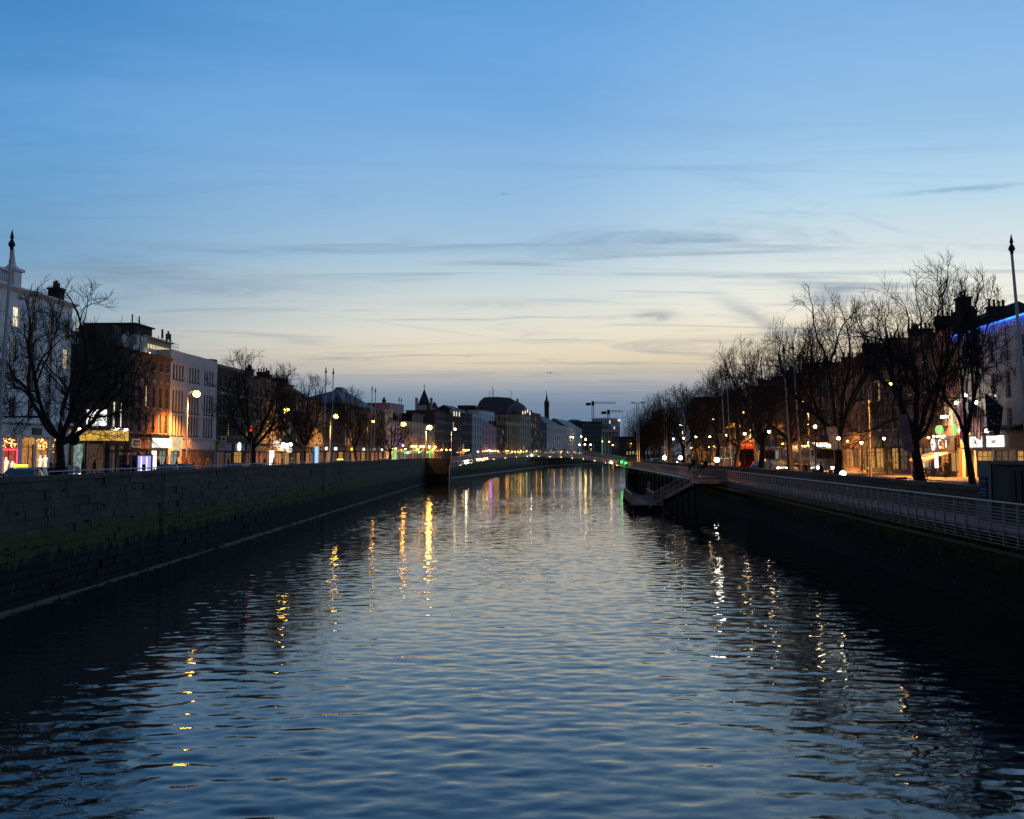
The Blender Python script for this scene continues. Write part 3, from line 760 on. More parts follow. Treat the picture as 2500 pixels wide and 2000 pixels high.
# ================================================================== buildings
def text(parent, s, loc, size, mat, rot=(PI / 2, 0, 0), name='lettering', depth=.012, sx=1.0):
    cu = bpy.data.curves.new(name, 'FONT'); cu.body = s; cu.size = size; cu.align_x = 'CENTER'; cu.align_y = 'CENTER'; cu.extrude = depth
    cu.materials.append(mat)
    tmp = bpy.data.objects.new('tmp', cu); me = bpy.data.meshes.new_from_object(tmp); me.name = name
    bpy.data.objects.remove(tmp); bpy.data.curves.remove(cu)
    if not me.materials: me.materials.append(mat)
    return add(name, me, parent, loc, rot, (sx, 1, 1))
WIN = {}
def window_meshes(wd, h, kind, mat, sill=True):
    key = (round(wd, 2), round(h, 2), kind, mat.name)
    if key not in WIN:
        t = .07 if wd > .7 else .05; mb = MB(); y0, y1 = .10, .18; W = wd / 2 - .004; e = .004
        mb.box((-W, y0, e), (-W + t, y1, h - e)); mb.box((W - t, y0, e), (W, y1, h - e))
        mb.box((-W + t, y0, e), (W - t, y1, t)); mb.box((-W + t, y0, h - t), (W - t, y1, h - e))
        if kind in ('sash', 'georgian'): mb.box((-W + t, y0 - .03, h * .5 - .035), (W - t, y1 - .01, h * .5 + .035))
        if kind == 'georgian':
            for k in (1, 2): x = -W + 2 * W * k / 3; mb.box((x - .014, y0 + .02, t), (x + .014, y1 - .02, h - t))
            for f in (.25, .75): mb.box((-W + t, y0 + .021, h * f - .014), (W - t, y1 - .021, h * f + .014))
        if kind == 'sash': mb.box((-.014, y0 + .02, t), (.014, y1 - .02, h - t))
        if kind == 'casement': mb.box((-W + t, y0 + .01, h * .68), (W - t, y1 - .01, h * .68 + .05))
        if kind == 'shop':
            n = max(1, round(wd / 1.5))
            for k in range(1, n): x = -W + 2 * W * k / n; mb.box((x - .03, y0, t), (x + .03, y1, h - t))
            mb.box((-W + t, y0 + .003, h * .76), (W - t, y1 - .003, h * .76 + .06))
        if sill: mb.box((-W - .1, -.09, -.13), (W + .1, y0 + .03, -.006))
        pane = MB(); pane.quad((-W + t * .4, .15, t * .4), (W - t * .4, .15, t * .4), (W - t * .4, .15, h - t * .4), (-W + t * .4, .15, h - t * .4))
        WIN[key] = (mb.mesh('window', mat), pane)
    return WIN[key]
PANE = {}
def pane_mesh(key, pane, mat):
    k = (key, mat.name)
    if k not in PANE: PANE[k] = pane.mesh('pane', mat)
    return PANE[k]
def put_window(parent, x, z, wd, h, kind, frame, panemat, y=0.0, rotz=0.0, sill=True, name='window'):
    fm, pane = window_meshes(wd, h, kind, frame, sill)
    o = add(name, fm, parent, (x, y, z) if not hasattr(x, '__len__') else x, (0, 0, rotz))
    p = add('pane', pane_mesh((round(wd, 2), round(h, 2), kind), pane, panemat), o)
    return o, p
def facade(mb, o, ux, back, L, H, ops, m=0, reveal=.24):
    """upright wall with real openings; o origin, ux along, back into the building; ops = (u0, u1, z0, z1)"""
    o, ux, back, up = Vector(o), Vector(ux), Vector(back), Vector((0, 0, 1))
    ops = [q for q in ops if q[1] < L - .01 and q[0] > .01 and q[3] < H]
    zs = sorted({0.0, H, *[q[2] for q in ops], *[q[3] for q in ops]})
    P = lambda u, z, d=0.0: o + ux * u + up * z + back * d
    for za, zb in zip(zs, zs[1:]):
        if zb - za < 1e-6: continue
        zm = (za + zb) / 2
        cut = sorted((q[0], q[1]) for q in ops if q[2] < zm < q[3])
        u = 0.0
        for a, b in cut + [(L, L)]:
            if a - u > 1e-6: mb.quad(P(u, za), P(a, za), P(a, zb), P(u, zb), m)
            u = max(u, b)
    for a, b, c, d in ops:
        mb.quad(P(a, c), P(a, d), P(a, d, reveal), P(a, c, reveal), m); mb.quad(P(b, c), P(b, d), P(b, d, reveal), P(b, c, reveal), m)
        mb.quad(P(a, d), P(b, d), P(b, d, reveal), P(a, d, reveal), m); mb.quad(P(a, c), P(b, c), P(b, c, reveal), P(a, c, reveal), m)

RW_ = random.Random(21)
def chimney(root, x, y, z0, w_, d, h, pots, mat, pot=None):
    mb = MB(); mb.box((x - w_ / 2, y - d / 2, z0), (x + w_ / 2, y + d / 2, z0 + h)); mb.box((x - w_ / 2 - .1, y - d / 2 - .1, z0 + h + .003), (x + w_ / 2 + .1, y + d / 2 + .1, z0 + h + .18))
    c = mb.build('chimney', mat, root)
    pm = MB(); pm.lathe([(.13, 0), (.12, .5), (.16, .53), (.16, .6), (.11, .62)], n=7); pm = pm.mesh('chimney_pot', M['pot'])
    for k in range(pots):
        if w_ >= d: add('chimney_pot', pm, c, (x - w_ / 2 + w_ * (k + .5) / pots, y, z0 + h + .183), scale=(1, 1, RW_.uniform(.8, 1.25)))
        else: add('chimney_pot', pm, c, (x, y - d / 2 + d * (k + .5) / pots, z0 + h + .183), scale=(1, 1, RW_.uniform(.8, 1.25)))
    return c
def building(label, p0, p1, ztop, wall, rows=(), depth=12.0, frame=None, category='building', name='building', group=None, gz=GZ,
             roof=None, roofmat=None, ridge=3.0, cornice=.35, shops=(), side_rows=(), base_mat=None, fascia=None, lit=.12, litmats=('win_warm', 'win_cream'), dark='glass', trim=None):
    """p0 -> p1 runs along the front, which faces right-hand of the run; heights are world heights"""
    p0, p1 = Vector(p0), Vector(p1); d = p1 - p0; L = d.length; ang = math.atan2(d.y, d.x)
    root = thing(name, label, category, (p0.x, p0.y, gz), ang, group)
    H = ztop - gz; frame = frame or M['trim_white']; trim = trim or wall
    ops, wins = [], []
    for r in rows:
        z0, z1, us, wd = r[:4]; kind = r[4] if len(r) > 4 else 'sash'; p = r[5] if len(r) > 5 else lit
        if isinstance(us, int): us = [L * (i + .5) / us for i in range(us)]
        for u in us:
            if u - wd / 2 < .05 or u + wd / 2 > L - .05: continue
            ops.append((u - wd / 2, u + wd / 2, z0 - gz, z1 - gz)); wins.append((u, z0 - gz, wd, z1 - z0, kind, p, r[6] if len(r) > 6 else dark))
    for s in shops:
        u0, u1, z0, z1 = s[:4]; ops.append((max(.06, u0), min(L - .06, u1), z0 - gz, z1 - gz))
    mb = MB(); facade(mb, (0, 0, 0), (1, 0, 0), (0, 1, 0), L, H, ops)
    sops, swins = [], []
    for r in side_rows:
        for v in r[2]: sops.append((v - r[3] / 2, v + r[3] / 2, r[0] - gz, r[1] - gz)); swins.append((v, r[0] - gz, r[3], r[1] - r[0], r[4], r[5]))
    facade(mb, (0, depth, 0), (0, -1, 0), (1, 0, 0), depth, H, [(depth - b, depth - a, c, e) for a, b, c, e in sops])
    mb.quad((L, 0, 0), (L, depth, 0), (L, depth, H), (L, 0, H)); mb.quad((0, depth, 0), (L, depth, 0), (L, depth, H), (0, depth, H))
    # upright black sheet added behind the panes closes off the hollow inside
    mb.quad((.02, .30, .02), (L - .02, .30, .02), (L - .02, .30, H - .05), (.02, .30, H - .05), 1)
    if roof is None or roof == 'flat': mb.quad((0, 0, H - .35), (L, 0, H - .35), (L, depth, H - .35), (0, depth, H - .35), 1)
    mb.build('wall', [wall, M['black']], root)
    for (u, z, wd, h, kind, p, dk) in wins:
        pm = M[dk] if RW_.random() > p else M[RW_.choice(litmats)]
        put_window(root, u, z, wd, h, kind, frame, pm)
    for (v, z, wd, h, kind, pmn) in swins: put_window(root, (0, v, z), None, wd, h, kind, frame, M[pmn], rotz=-PI / 2) if False else add_side_window(root, v, z, wd, h, kind, frame, M[pmn])
    for s in shops:
        u0, u1, z0, z1, pm = s[:5]; u0, u1 = max(.06, u0), min(L - .06, u1); kind = s[5] if len(s) > 5 else 'shop'
        put_window(root, (u0 + u1) / 2, z0 - gz, u1 - u0, z1 - z0, kind, frame if kind != 'shop' else M['trim_dark'], M[pm], sill=False, name='door' if kind == 'door' else 'shop_window')
    if cornice:
        mb = MB(); mb.extrude_x([(-cornice, H - .02), (-cornice, H - .16), (-cornice * .5, H - .3), (-.003, H - .42), (-.003, H - .02)], -.02, L + .02); mb.build('cornice', trim, root)
    if fascia:
        for (u0, u1, z0, z1, fm) in fascia:
            mb = MB(); mb.box((u0, -.16, z0 - gz), (u1, -.004, z1 - gz)); mb.box((u0 - .04, -.30, z1 - gz + .003), (u1 + .04, -.006, z1 - gz + .10)); mb.build('fascia', M[fm] if isinstance(fm, str) else fm, root)
    rm = roofmat or M['slate']
    if roof == 'gable':
        mb = MB(); e = .25
        for (a, b) in (((0, -e), (depth / 2, ridge)), ((depth + e, 0), (depth / 2, ridge))): pass
        mb.loft([[(x, .1, H - .35), (x, depth / 2, H + ridge), (x, depth, H - .35)] for x in (0.001, L - .001)]); mb.build('roof', rm, root)
    elif roof == 'hip':
        mb = MB(); k = min(L / 2 - .1, depth / 2); b = [(0.05, .15, H - .3), (L - .05, .15, H - .3), (L - .05, depth, H - .3), (.05, depth, H - .3)]; r0, r1 = (k, depth / 2, H + ridge), (L - k, depth / 2, H + ridge)
        mb.poly([b[0], b[1], r1, r0]); mb.poly([b[2], b[3], r0, r1]); mb.poly([b[1], b[2], r1]); mb.poly([b[3], b[0], r0]); mb.build('roof', rm, root)
    elif roof == 'mansard':
        mb = MB(); h1, s = ridge, ridge * .45
        mb.loft([[(0.01, .12, H - .3), (L - .01, .12, H - .3), (L - .01, depth, H - .3), (.01, depth, H - .3)], [(0.01, s, H + h1), (L - .01, s, H + h1), (L - .01, depth - s, H + h1), (.01, depth - s, H + h1)]]); mb.build('roof', rm, root)
    return root, L, H
def add_side_window(root, v, z, wd, h, kind, frame, pm):
    fm, pane = window_meshes(wd, h, kind, frame, True)
    o = add('window', fm, root, (0, v, z), (0, 0, -PI / 2))
    add('pane', pane_mesh((round(wd, 2), round(h, 2), kind), pane, pm), o)
    return o
def LP(y): return (FLX(y), y)
def RP(y): return (FRX(y), y)
def ball_lamp(parent, loc, r, mat, name='lamp'):
    mb = MB(); mb.ball((0, 0, 0), r, 10, 6); return mb.build(name, mat, parent, loc, smooth=True)

# ---- south bank (picture left), near to far
# white corner building with balustrade
ya, yb = 62.0, 106.4
U = lambda y: y - ya
cols = [U(92.4 + 3.25 * k) for k in range(-9, 5)]
root, L, H = building('tall white rendered corner building with roof balustrade and red lit shop windows', LP(ya), LP(yb), 21.1, M['white_render'],
    rows=[(17.7, 19.5, cols, 1.15, 'sash', .12), (14.9, 16.8, cols, 1.15, 'sash', .10), (12.4, 14.2, cols, 1.15, 'sash', 0), (9.95, 11.8, cols, 1.15, 'sash', .25)], depth=16, roof='hip', ridge=1.5, cornice=.6,
    shops=[(U(86.2), U(89.2), 5.2, 8.35, 'shop_warm'), (U(90.4), U(93.4), 5.0, 8.35, 'shop_gold'), (U(94.2), U(96.8), 5.0, 8.35, 'shop_red'), (U(97.6), U(99.8), 5.0, 8.35, 'shop_warm'), (U(100.2), U(102.6), 5.0, 8.35, 'shop_warm'), (U(103.0), U(105.4), 5.0, 8.35, 'shop_dim')],
    fascia=[(U(75), U(106.3), 8.55, 9.25, M['white_render'])], dark='glass', litmats=('win_cream', 'win_white'))
mb = MB(); mb.box((0, -.5, 9.9 - 4.7 - .28), (L + .01, -.003, 9.9 - 4.7 - .08)); mb.build('string_course', M['white_render'], root)
mb = MB(); mb.box((U(60.1 + 2), -.1, H), (U(94.3), .25, H + .18)); mb.box((U(62), -.1, H + 1.15), (U(94.3), .25, H + 1.32)); mb.build('balustrade_rail', M['white_render'], root)
bm = MB(); bm.lathe([(.09, 0), (.09, .08), (.05, .2), (.13, .42), (.11, .6), (.05, .82), (.09, .9), (.09, .97)], n=8); bm = bm.mesh('baluster', M['white_render'], True)
for k in range(86):
    y = 94.0 - .36 * k
    if k % 9 == 8: mb = MB(); mb.box((U(y) - .3, -.13, H + .001), (U(y) + .3, .28, H + 1.149)); mb.build('pedestal', M['white_render'], root)
    else: add('baluster', bm, root, (U(y), .08, H + .18))
mb = MB(); mb.box((U(94.35), -.35, H), (U(95.65), .75, H + 1.3)); mb.box((U(94.15), -.55, H + 1.303), (U(95.85), .95, H + 1.55)); mb.lathe([(.62, 1.553), (.42, 1.8), (.24, 1.95), (.30, 2.05), (.24, 2.3), (.10, 3.3), (.01, 3.5)], (U(95), .2, H), 6); mb.build('obelisk', M['white_render'], root)
chimney(root, U(104.6), .75, H - .2, 1.3, 1.0, 1.3, 3, M['dark_brick'])
for x in (98.5, 102.2): mb = MB(); mb.tube((U(x), -.1, 0), (U(x), -.1, H - .5), .06, n=6); mb.build('drainpipe', M['trim_grey'], root)
# red neon frame, fairy lights, hanging lamps and display dummies given a glow of their own, in the shop windows
mb = MB(); mb.tube((U(94.3), -.02, 2.65), (U(96.7), -.02, 2.65), .05); mb.tube((U(96.65), -.02, .6), (U(96.65), -.02, 2.6), .05); mb.build('neon_tube', M['neon_red'], root)
for u0, u1, z0, z1, n in ((90.5, 93.3, 2.8, 3.6, 26), (94.3, 96.7, 2.8, 3.6, 34), (100.3, 102.5, 2.7, 3.6, 40), (103.1, 105.2, 2.4, 3.6, 16)):
    mb = MB()
    for i in range(n): mb.ball((U(RW_.uniform(u0, u1)), .05, RW_.uniform(z0, z1)), RW_.uniform(.02, .05), 5, 4)
    mb.build('fairy_lights', M['bulb'], root, kind='stuff')
for y in (98.3, 99.1): mb = MB(); mb.lathe([(.08, -.05), (.30, -.18), (.34, -.6), (.05, -.65)], (U(y), -.05, 3.75), 10); mb.build('hanging_lamp', M['shop_gold'], root)
for y, z, h in ((95.0, .55, 1.5), (96.1, .8, .9), (101.1, .6, 1.6), (102.1, 1.0, 1.2)):
    mb = MB(); mb.lathe([(.02, 0), (.18, .05), (.12, .35 * h), (.2, .62 * h), (.24, .76 * h), (.07, .84 * h), (.10, .93 * h), (.02, h)], (U(y), .05, z), 8); mb.build('glowing_dummy', M['win_white'], root, smooth=True)
mb = MB(); mb.box((U(98.9), -.22, 3.95), (U(100.7), -.165, 4.55)); sg = mb.build('sign', M['sign_dark'], root); text(sg, '201', (U(99.8), -.235, 4.24), .42, M['trim_grey'])

# corner pub with gold fascia; its side wall looks down the gap
p0, p1 = (FLX(116), 116), (FLX(120.6), 120.6)
root, L, H = building('dark brick corner pub with glowing gold fascia and lit upper windows', p0, p1, 18.3, M['dark_brick'],
    rows=[(9.75, 12.4, [1.15, 2.95], .85, 'sash', 1.0), (13.6, 15.4, [1.15, 2.95], .85, 'sash', 0)], depth=13, litmats=('win_white',), frame=M['trim_dark'],
    side_rows=[(9.8, 12.4, [6.2], .9, 'sash', 'win_white'), (14.6, 16.4, [2.2, 4.2, 6.2], .9, 'sash', 'glass')],
    shops=[(.5, 2.0, 4.85, 7.9, 'shop_dim'), (2.5, 4.2, 4.85, 7.9, 'shop_dim')])
mb = MB(); mb.box((.05, .05, H - .2), (2.4, 3.6, 20.3 - GZ)); mb.build('stair_tower', M['dark_render'], root)
mb = MB(); mb.box((-.22, -.2, 8.35 - GZ), (4.55, -.005, 9.35 - GZ)); mb.box((-.22, 0, 8.35 - GZ), (-.005, 6.4, 9.35 - GZ)); fa = mb.build('fascia', M['sign_gold'], root)
mb = MB(); mb.box((-.3, -.3, 9.36 - GZ), (4.6, -.006, 9.46 - GZ)); mb.box((-.3, -.006, 9.36 - GZ), (-.006, 6.5, 9.46 - GZ)); mb.build('fascia_cornice', M['yellow_stone'], root)
for y0, y1 in ((.3, 2.4), (2.7, 4.4), (4.7, 6.2)):                # panel frames on the side fascia
    mb = MB()
    for a, b in (((y0, .12), (y1, .15)), ((y0, .85), (y1, .88)), ((y0, .155), (y0 + .04, .845)), ((y1 - .04, .155), (y1, .845))): mb.box((-.24, a[0], 8.35 - GZ + a[1]), (-.225, b[0], 8.35 - GZ + b[1]))
    mb.build('fascia_panel', M['wood_slat'], root)
mb = MB(); mb.path([(-.235, 2.9, 4.15), (-.235, 3.2, 4.25), (-.235, 3.9, 4.25), (-.235, 4.2, 4.15), (-.235, 3.9, 4.05), (-.235, 3.2, 4.05), (-.235, 2.9, 4.15)], .025, 4); mb.build('fascia_scroll', M['wood_slat'], root)
for u in (.9, 2.6): text(root, 'Q', (u, -.22, 8.85 - GZ), .6, M['wood_slat']); text(root, 'ua', (u + .65, -.22, 8.82 - GZ), .45, M['wood_slat'])
for x, y in ((-.55, 5.9), (-.55, 2.9), (.7, -.5), (3.1, -.5)):
    mb = MB(); mb.path([(x + (.45 if x < 0 else 0), y + (.0 if x < 0 else .45), 5.25), (x, y, 5.35), (x, y, 5.2)], .03, 5); mb.lathe([(.03, .02), (.10, -.05), (.24, -.3)], (x, y, 5.2), 10); a = mb.build('fascia_lamp', M['trim_dark'], root)
    mb = MB(); mb.ball((x, y, 4.93), .16, 10, 6); mb.build('bulb', M['lamp_flood'], a, smooth=True)
mb = MB(); mb.box((-.24, .35, 9.85 - GZ), (-.005, 2.35, 11.5 - GZ)); sg = mb.build('sign', M['sign_lit'], root)
text(sg, 'TION', (-.26, 1.3, 10.6 - GZ), .82, M['sign_dark'], rot=(PI / 2, 0, -PI / 2))
for y0, y1, mt in ((.5, 2.2, 'shop_dim'), (2.6, 3.8, 'shop_cool'), (4.2, 5.8, 'shop_dim')):
    mb = MB(); mb.box((-.05, y0, .2), (-.006, y1, 3.3)); mb.build('shop_window', M[mt], root)
    for yy in (y0, y1): mb = MB(); mb.box((-.12, yy - .09, 0), (-.052, yy + .09, 3.5)); mb.build('pilaster', M['yellow_stone'], root)

# brick terrace with orange glow
root, L, H = building('red brick terrace with narrow windows above a white lit shop sign', (FLX(120.7), 120.7), (FLX(133.2), 133.2), 18.2, M['red_brick'],
    rows=[(16.4, 17.4, 6, .75, 'sash', .0), (12.2, 14.6, 6, .85, 'sash', .06), (9.35, 11.5, 6, .85, 'sash', .1)], depth=13, frame=M['trim_grey'], dark='glass_sky',
    shops=[(.6, 3.6, 4.8, 7.3, 'shop_dim'), (4.1, 6.0, 4.8, 7.3, 'shop_dim'), (7.2, 9.2, 4.75, 7.4, 'shop_white'), (9.7, 12.0, 4.75, 7.4, 'shop_cool')],
    fascia=[(.2, 6.2, 7.55, 8.7, M['wood_slat']), (.1, 12.4, 8.95, 9.1, M['trim_dark'])])
mb = MB(); mb.box((.8, -.32, 7.68 - GZ), (3.0, -.165, 8.6 - GZ)); sg = mb.build('sign', M['sign_white'], root)
mb = MB(); mb.box((1.0, -.335, 7.82 - GZ), (2.8, -.323, 8.46 - GZ)); mb.build('sign_panel', M['sign_dark'], sg)
mb = MB(); mb.box((1.2, -.345, 8.12 - GZ), (2.6, -.337, 8.2 - GZ)); mb.box((1.35, -.345, 7.95 - GZ), (2.45, -.337, 8.02 - GZ)); mb.build('sign_lines', M['sign_white'], sg)
mb = MB(); mb.box((6.9, -.5, 7.7 - GZ), (12.2, -.12, 8.75 - GZ)); mb.build('lightbox_sign', M['sign_lit'], root)
for u in (1.4, 3.4, 5.4, 7.4, 9.4, 11.4): mb = MB(); mb.box((u - .5, -.12, 15.0 - GZ), (u + .5, -.005, 15.25 - GZ)); mb.build('stone_band', M['trim_grey'], root)
# penthouse with lit parapet set back on the terrace roof
mb = MB(); mb.box((.5, 2.2, H - .3), (4.6, 8, H + 2.0)); mb.build('penthouse', M['pale_render'], root)
mb = MB(); mb.box((5.0, 1.6, H - .3), (12.2, 2.0, H + 1.0)); mb.build('roof_screen', M['grey_concrete'], root)
mb = MB(); mb.box((7.2, 2.1, H - .3), (10.6, 6, H + 2.3)); mb.build('lit_stairhouse', M['pale_render'], root)
mb = MB(); mb.ball((8.9, 1.2, H + .25), .13); mb.build('roof_lamp', M['lamp_white'], root)
mb = MB(); mb.path([(6.2, 3, H + .9), (6.2, 3, H + 2.2), (6.4, 3, H + 2.5), (6.75, 3, H + 2.4), (6.8, 3, H + 2.15)], .14, 8); mb.build('vent_cowl', M['steel'], root, smooth=True)
for u in (5.3, 5.7): mb = MB(); mb.tube((u, 3, H), (u, 3, H + 3.0), .03); mb.build('aerial', M['iron'], root)

# pale concrete office
wl = [1.1 + 1.05 * i for i in range(4)] + [6.9 + 1.05 * i for i in range(4)] + [12.7 + 1.05 * i for i in range(4)]
root, L, H = building('pale concrete office block with groups of four slim windows and a rooftop mast array', (FLX(133.3), 133.3), (FLX(151.0), 151.0), 19.3, M['grey_concrete'],
    rows=[(15.9, 17.7, wl, .62, 'casement', 0), (12.0, 14.6, wl, .66, 'casement', .04, 'glass_dull'), (9.2, 11.6, wl, .66, 'casement', .0, 'glass_dull')], depth=15, frame=M['trim_dark'], dark='glass_sky', cornice=.0,
    shops=[(.6, 3.4, 4.8, 7.3, 'shop_cool'), (4.6, 7.2, 4.8, 7.4, 'shop_dim'), (7.6, 10.2, 4.8, 7.4, 'shop_dim'), (10.6, 13.4, 4.8, 7.4, 'shop_dim'), (13.9, 17.0, 4.8, 7.4, 'shop_dim')],
    fascia=[(4.3, 17.4, 7.55, 8.8, M['grey_concrete'])])
mb = MB()
for i in range(25): u = 4.5 + i * .52; mb.box((u, -.08, .1), (u + .2, -.006, 2.6))
mb.build('timber_slats', M['wood_slat'], root, kind='stuff')
for z in (15.2, 11.85, 18.0): mb = MB(); mb.box((.02, -.07, z - GZ - .05), (L - .02, -.005, z - GZ + .05)); mb.build('string_course', M['grey_concrete'], root)
mb = MB(); mb.lathe([(.02, -.06), (.6, -.05), (.6, .05), (.02, .06)], (0, 0, 0), 20); sg = mb.build('round_sign', M['sign_white'], root, (6.6, -.26, 8.2 - GZ), (PI / 2, 0, 0)); text(sg, 'A', (0, 0, .07), .7, M['sign_red'], rot=(0, 0, 0))
mb = MB(); mb.box((1.2, -.4, 7.4 - GZ), (3.2, -.006, 9.0 - GZ)); mb.build('entrance_sign', M['win_cream'], root)
mb = MB(); mb.box((1.0, 4, H - .4), (11, 12, H + 1.7)); mb.box((.7, 3.7, H + 1.703), (11.3, 12.3, H + 1.9)); pr = mb.build('plant_room', M['yellow_stone'], root)
mb = MB(); mb.box((1.2, 5, H + 1.903), (7, 11, H + 3.2)); mb.box((.9, 4.7, H + 3.203), (7.3, 11.3, H + 3.35)); mb.build('lift_house', M['dark_render'], root)
mb = MB()
for i in range(9): mb.box((1.6 + i * 1.02, 3.92, H + .25), (2.3 + i * 1.02, 3.985, H + 1.0))
mb.build('clerestory_lights', M['win_cream'], root)
mb = MB(); mb.box((11.6, 5, H - .4), (17.2, 13, H + 1.35)); mb.build('stair_tower', M['dark_render'], root)
for u, h, k in ((11.9, 1.6, 0), (13.0, 2.6, 1), (13.6, 1.9, 0), (14.6, 2.2, 1), (15.2, 2.6, 1), (15.9, 2.3, 1), (16.6, 1.5, 0)):
    mb = MB(); mb.tube((u, 6, H + 1.3), (u, 6, H + 1.3 + h), .05, n=6)
    if k: mb.box((u - .13, 5.8, H + 1.3 + h * .55), (u + .13, 5.94, H + 1.25 + h))
    mb.build('aerial', M['iron'], root)
mb = MB()
for z in (.45, .9): mb.tube((11.7, 5.2, H + 1.35 + z), (17.1, 5.2, H + 1.35 + z), .025)
for i in range(7): mb.tube((11.7 + .9 * i, 5.2, H + 1.35), (11.7 + .9 * i, 5.2, H + 2.25), .02)
mb.build('roof_railing', M['iron'], root)
for u in (3.0, 5.2): mb = MB(); mb.tube((u, 6, H + 3.3), (u, 6, H + 4.6), .09, n=8); mb.build('flue', M['iron'], root)

# two dark brick blocks
root, L, H = building('dark brown brick block with a roof tank and a round lit shop sign', (FLX(151.1), 151.1), (FLX(164.5), 164.5), 19.0, M['dark_brick'],
    rows=[(16.0, 17.7, 6, .75, 'sash', .0), (12.2, 14.4, 6, .8, 'sash', .0), (9.4, 11.4, 6, .8, 'sash', .2)], depth=14, frame=M['trim_grey'], dark='glass_sky', trim=M['trim_grey'],
    shops=[(.8, 3.8, 4.8, 7.3, 'shop_dim'), (4.4, 7.4, 4.8, 7.2, 'shop_dim'), (8.4, 12.4, 4.8, 7.3, 'shop_gold')], fascia=[(.3, 6.6, 7.4, 8.4, M['trim_grey']), (7.9, 13.0, 7.4, 8.4, M['trim_grey'])])
mb = MB(); mb.lathe([(1.0, 0), (1.0, 1.3), (.9, 1.4), (.01, 1.5)], (6.0, 3.0, H - .3), 14); mb.build('roof_tank', M['trim_dark'], root)
mb = MB(); mb.lathe([(.02, -.1), (.6, -.09), (.6, .09), (.02, .1)], (0, 0, 0), 20); sg = mb.build('round_sign', M['sign_lit'], root, (9.6, -.35, 8.0 - GZ), (PI / 2, 0, 0)); text(sg, '2', (0, 0, .11), .8, M['trim_grey'], rot=(0, 0, 0))
mb = MB(); mb.box((.2, -.06, 15.0 - GZ), (L - .2, -.005, 15.35 - GZ)); mb.build('string_course', M['trim_grey'], root)
root, L, H = building('long dark brick block with orange lit first floor and bright shop fronts', (FLX(164.6), 164.6), (FLX(192.5), 192.5), 18.6, M['brown_brick'],
    rows=[(15.6, 17.2, 12, .8, 'sash', .02), (12.0, 14.0, 12, .85, 'sash', .03), (9.3, 11.2, 12, .85, 'sash', .3)], depth=14, frame=M['trim_grey'], roof='hip', ridge=1.8,
    shops=[(1, 4, 4.8, 7.2, 'shop_dim'), (4.6, 8, 4.8, 7.2, 'shop_red'), (8.8, 12, 4.8, 7.2, 'shop_red'), (13.6, 17.2, 4.8, 7.6, 'shop_white'), (18, 21.4, 4.8, 7.2, 'shop_warm'), (22.2, 26.6, 4.8, 7.2, 'shop_gold')],
    fascia=[(.4, 12.4, 7.35, 8.5, M['trim_dark']), (18, 27.4, 7.4, 8.3, M['yellow_stone'])])
for u, z, r in ((15.4, 8.6, .55), (20.0, 8.5, .35), (22.0, 8.3, .35), (23.8, 7.6, .5), (24.6, 8.6, .3)): ball_lamp(root, (u, -.6, z - GZ), r, M['lamp_cool'] if r < .5 else M['win_white'], 'globe_lamp')
chimney(root, 14, 3.5, H, 2.2, .8, 1.6, 5, M['dark_brick']); chimney(root, 25, 3.5, H, 2.0, .8, 1.5, 4, M['dark_brick'])

# smaller houses behind the trees
specs = [(192.6, 199.5, 17.4, 'brown_brick', 'narrow brown brick house with a chimney stack behind the bare trees', 'gable'), (199.6, 206.5, 16.8, 'red_brick', 'narrow red brick house between two brown ones behind the trees', 'gable'), (206.6, 213.4, 17.2, 'dark_brick', 'narrow dark house with blue lit shop screen behind the trees', 'gable')]
for (a, b, zt, mt, lab, rf) in specs:
    root, L, H = building(lab, LP(a), LP(b), zt, M[mt], rows=[(14.6, 16.0, 3, .95, 'sash', .05), (11.6, 13.4, 3, .95, 'sash', .1), (9.0, 10.6, 3, .95, 'sash', .25)], depth=11, roof=rf, ridge=2.4, frame=M['trim_grey'], group='houses on the south quay',
        shops=[(.5, 3.2, 4.8, 7.2, 'shop_dim'), (3.7, 6.4, 4.8, 7.2, 'shop_warm')], fascia=[(.3, L_ if False else 6.4, 7.4, 8.1, M['trim_dark'])])
    chimney(root, .7, 5.5, H + 1.6, .8, 1.8, 1.8, 4, M['dark_brick'])
    if a > 206: mb = MB(); mb.box((2.0, -.4, .4), (4.6, -.3, 3.6)); mb.build('screen', M['sign_blue'], root)
root, L, H = building('low dark flat roofed shop block behind the third bare tree', LP(213.5), LP(237.5), 15.9, M['dark_brick'],
    rows=[(12.4, 14.2, 8, 1.1, 'sash', .02), (9.0, 10.8, 8, 1.1, 'sash', .15)], depth=12, frame=M['trim_grey'], shops=[(1 + 5.8 * i, 5.8 + 5.8 * i, 4.8, 7.4, ('shop_dim', 'shop_warm', 'shop_dim', 'shop_gold')[i]) for i in range(4)], fascia=[(.5, 23, 7.6, 8.4, M['trim_dark'])])
for u, mt in ((4, 'sign_lit'), (13, 'sign_lit')): mb = MB(); mb.box((u, -.5, 7.7 - GZ), (u + 1.4, -.2, 8.3 - GZ)); mb.build('lit_sign', M[mt], root)
chimney(root, 2, 4, H - .3, 1.6, .8, 1.6, 4, M['dark_brick']); chimney(root, 14, 4, H - .3, 1.6, .8, 1.4, 4, M['dark_brick'])
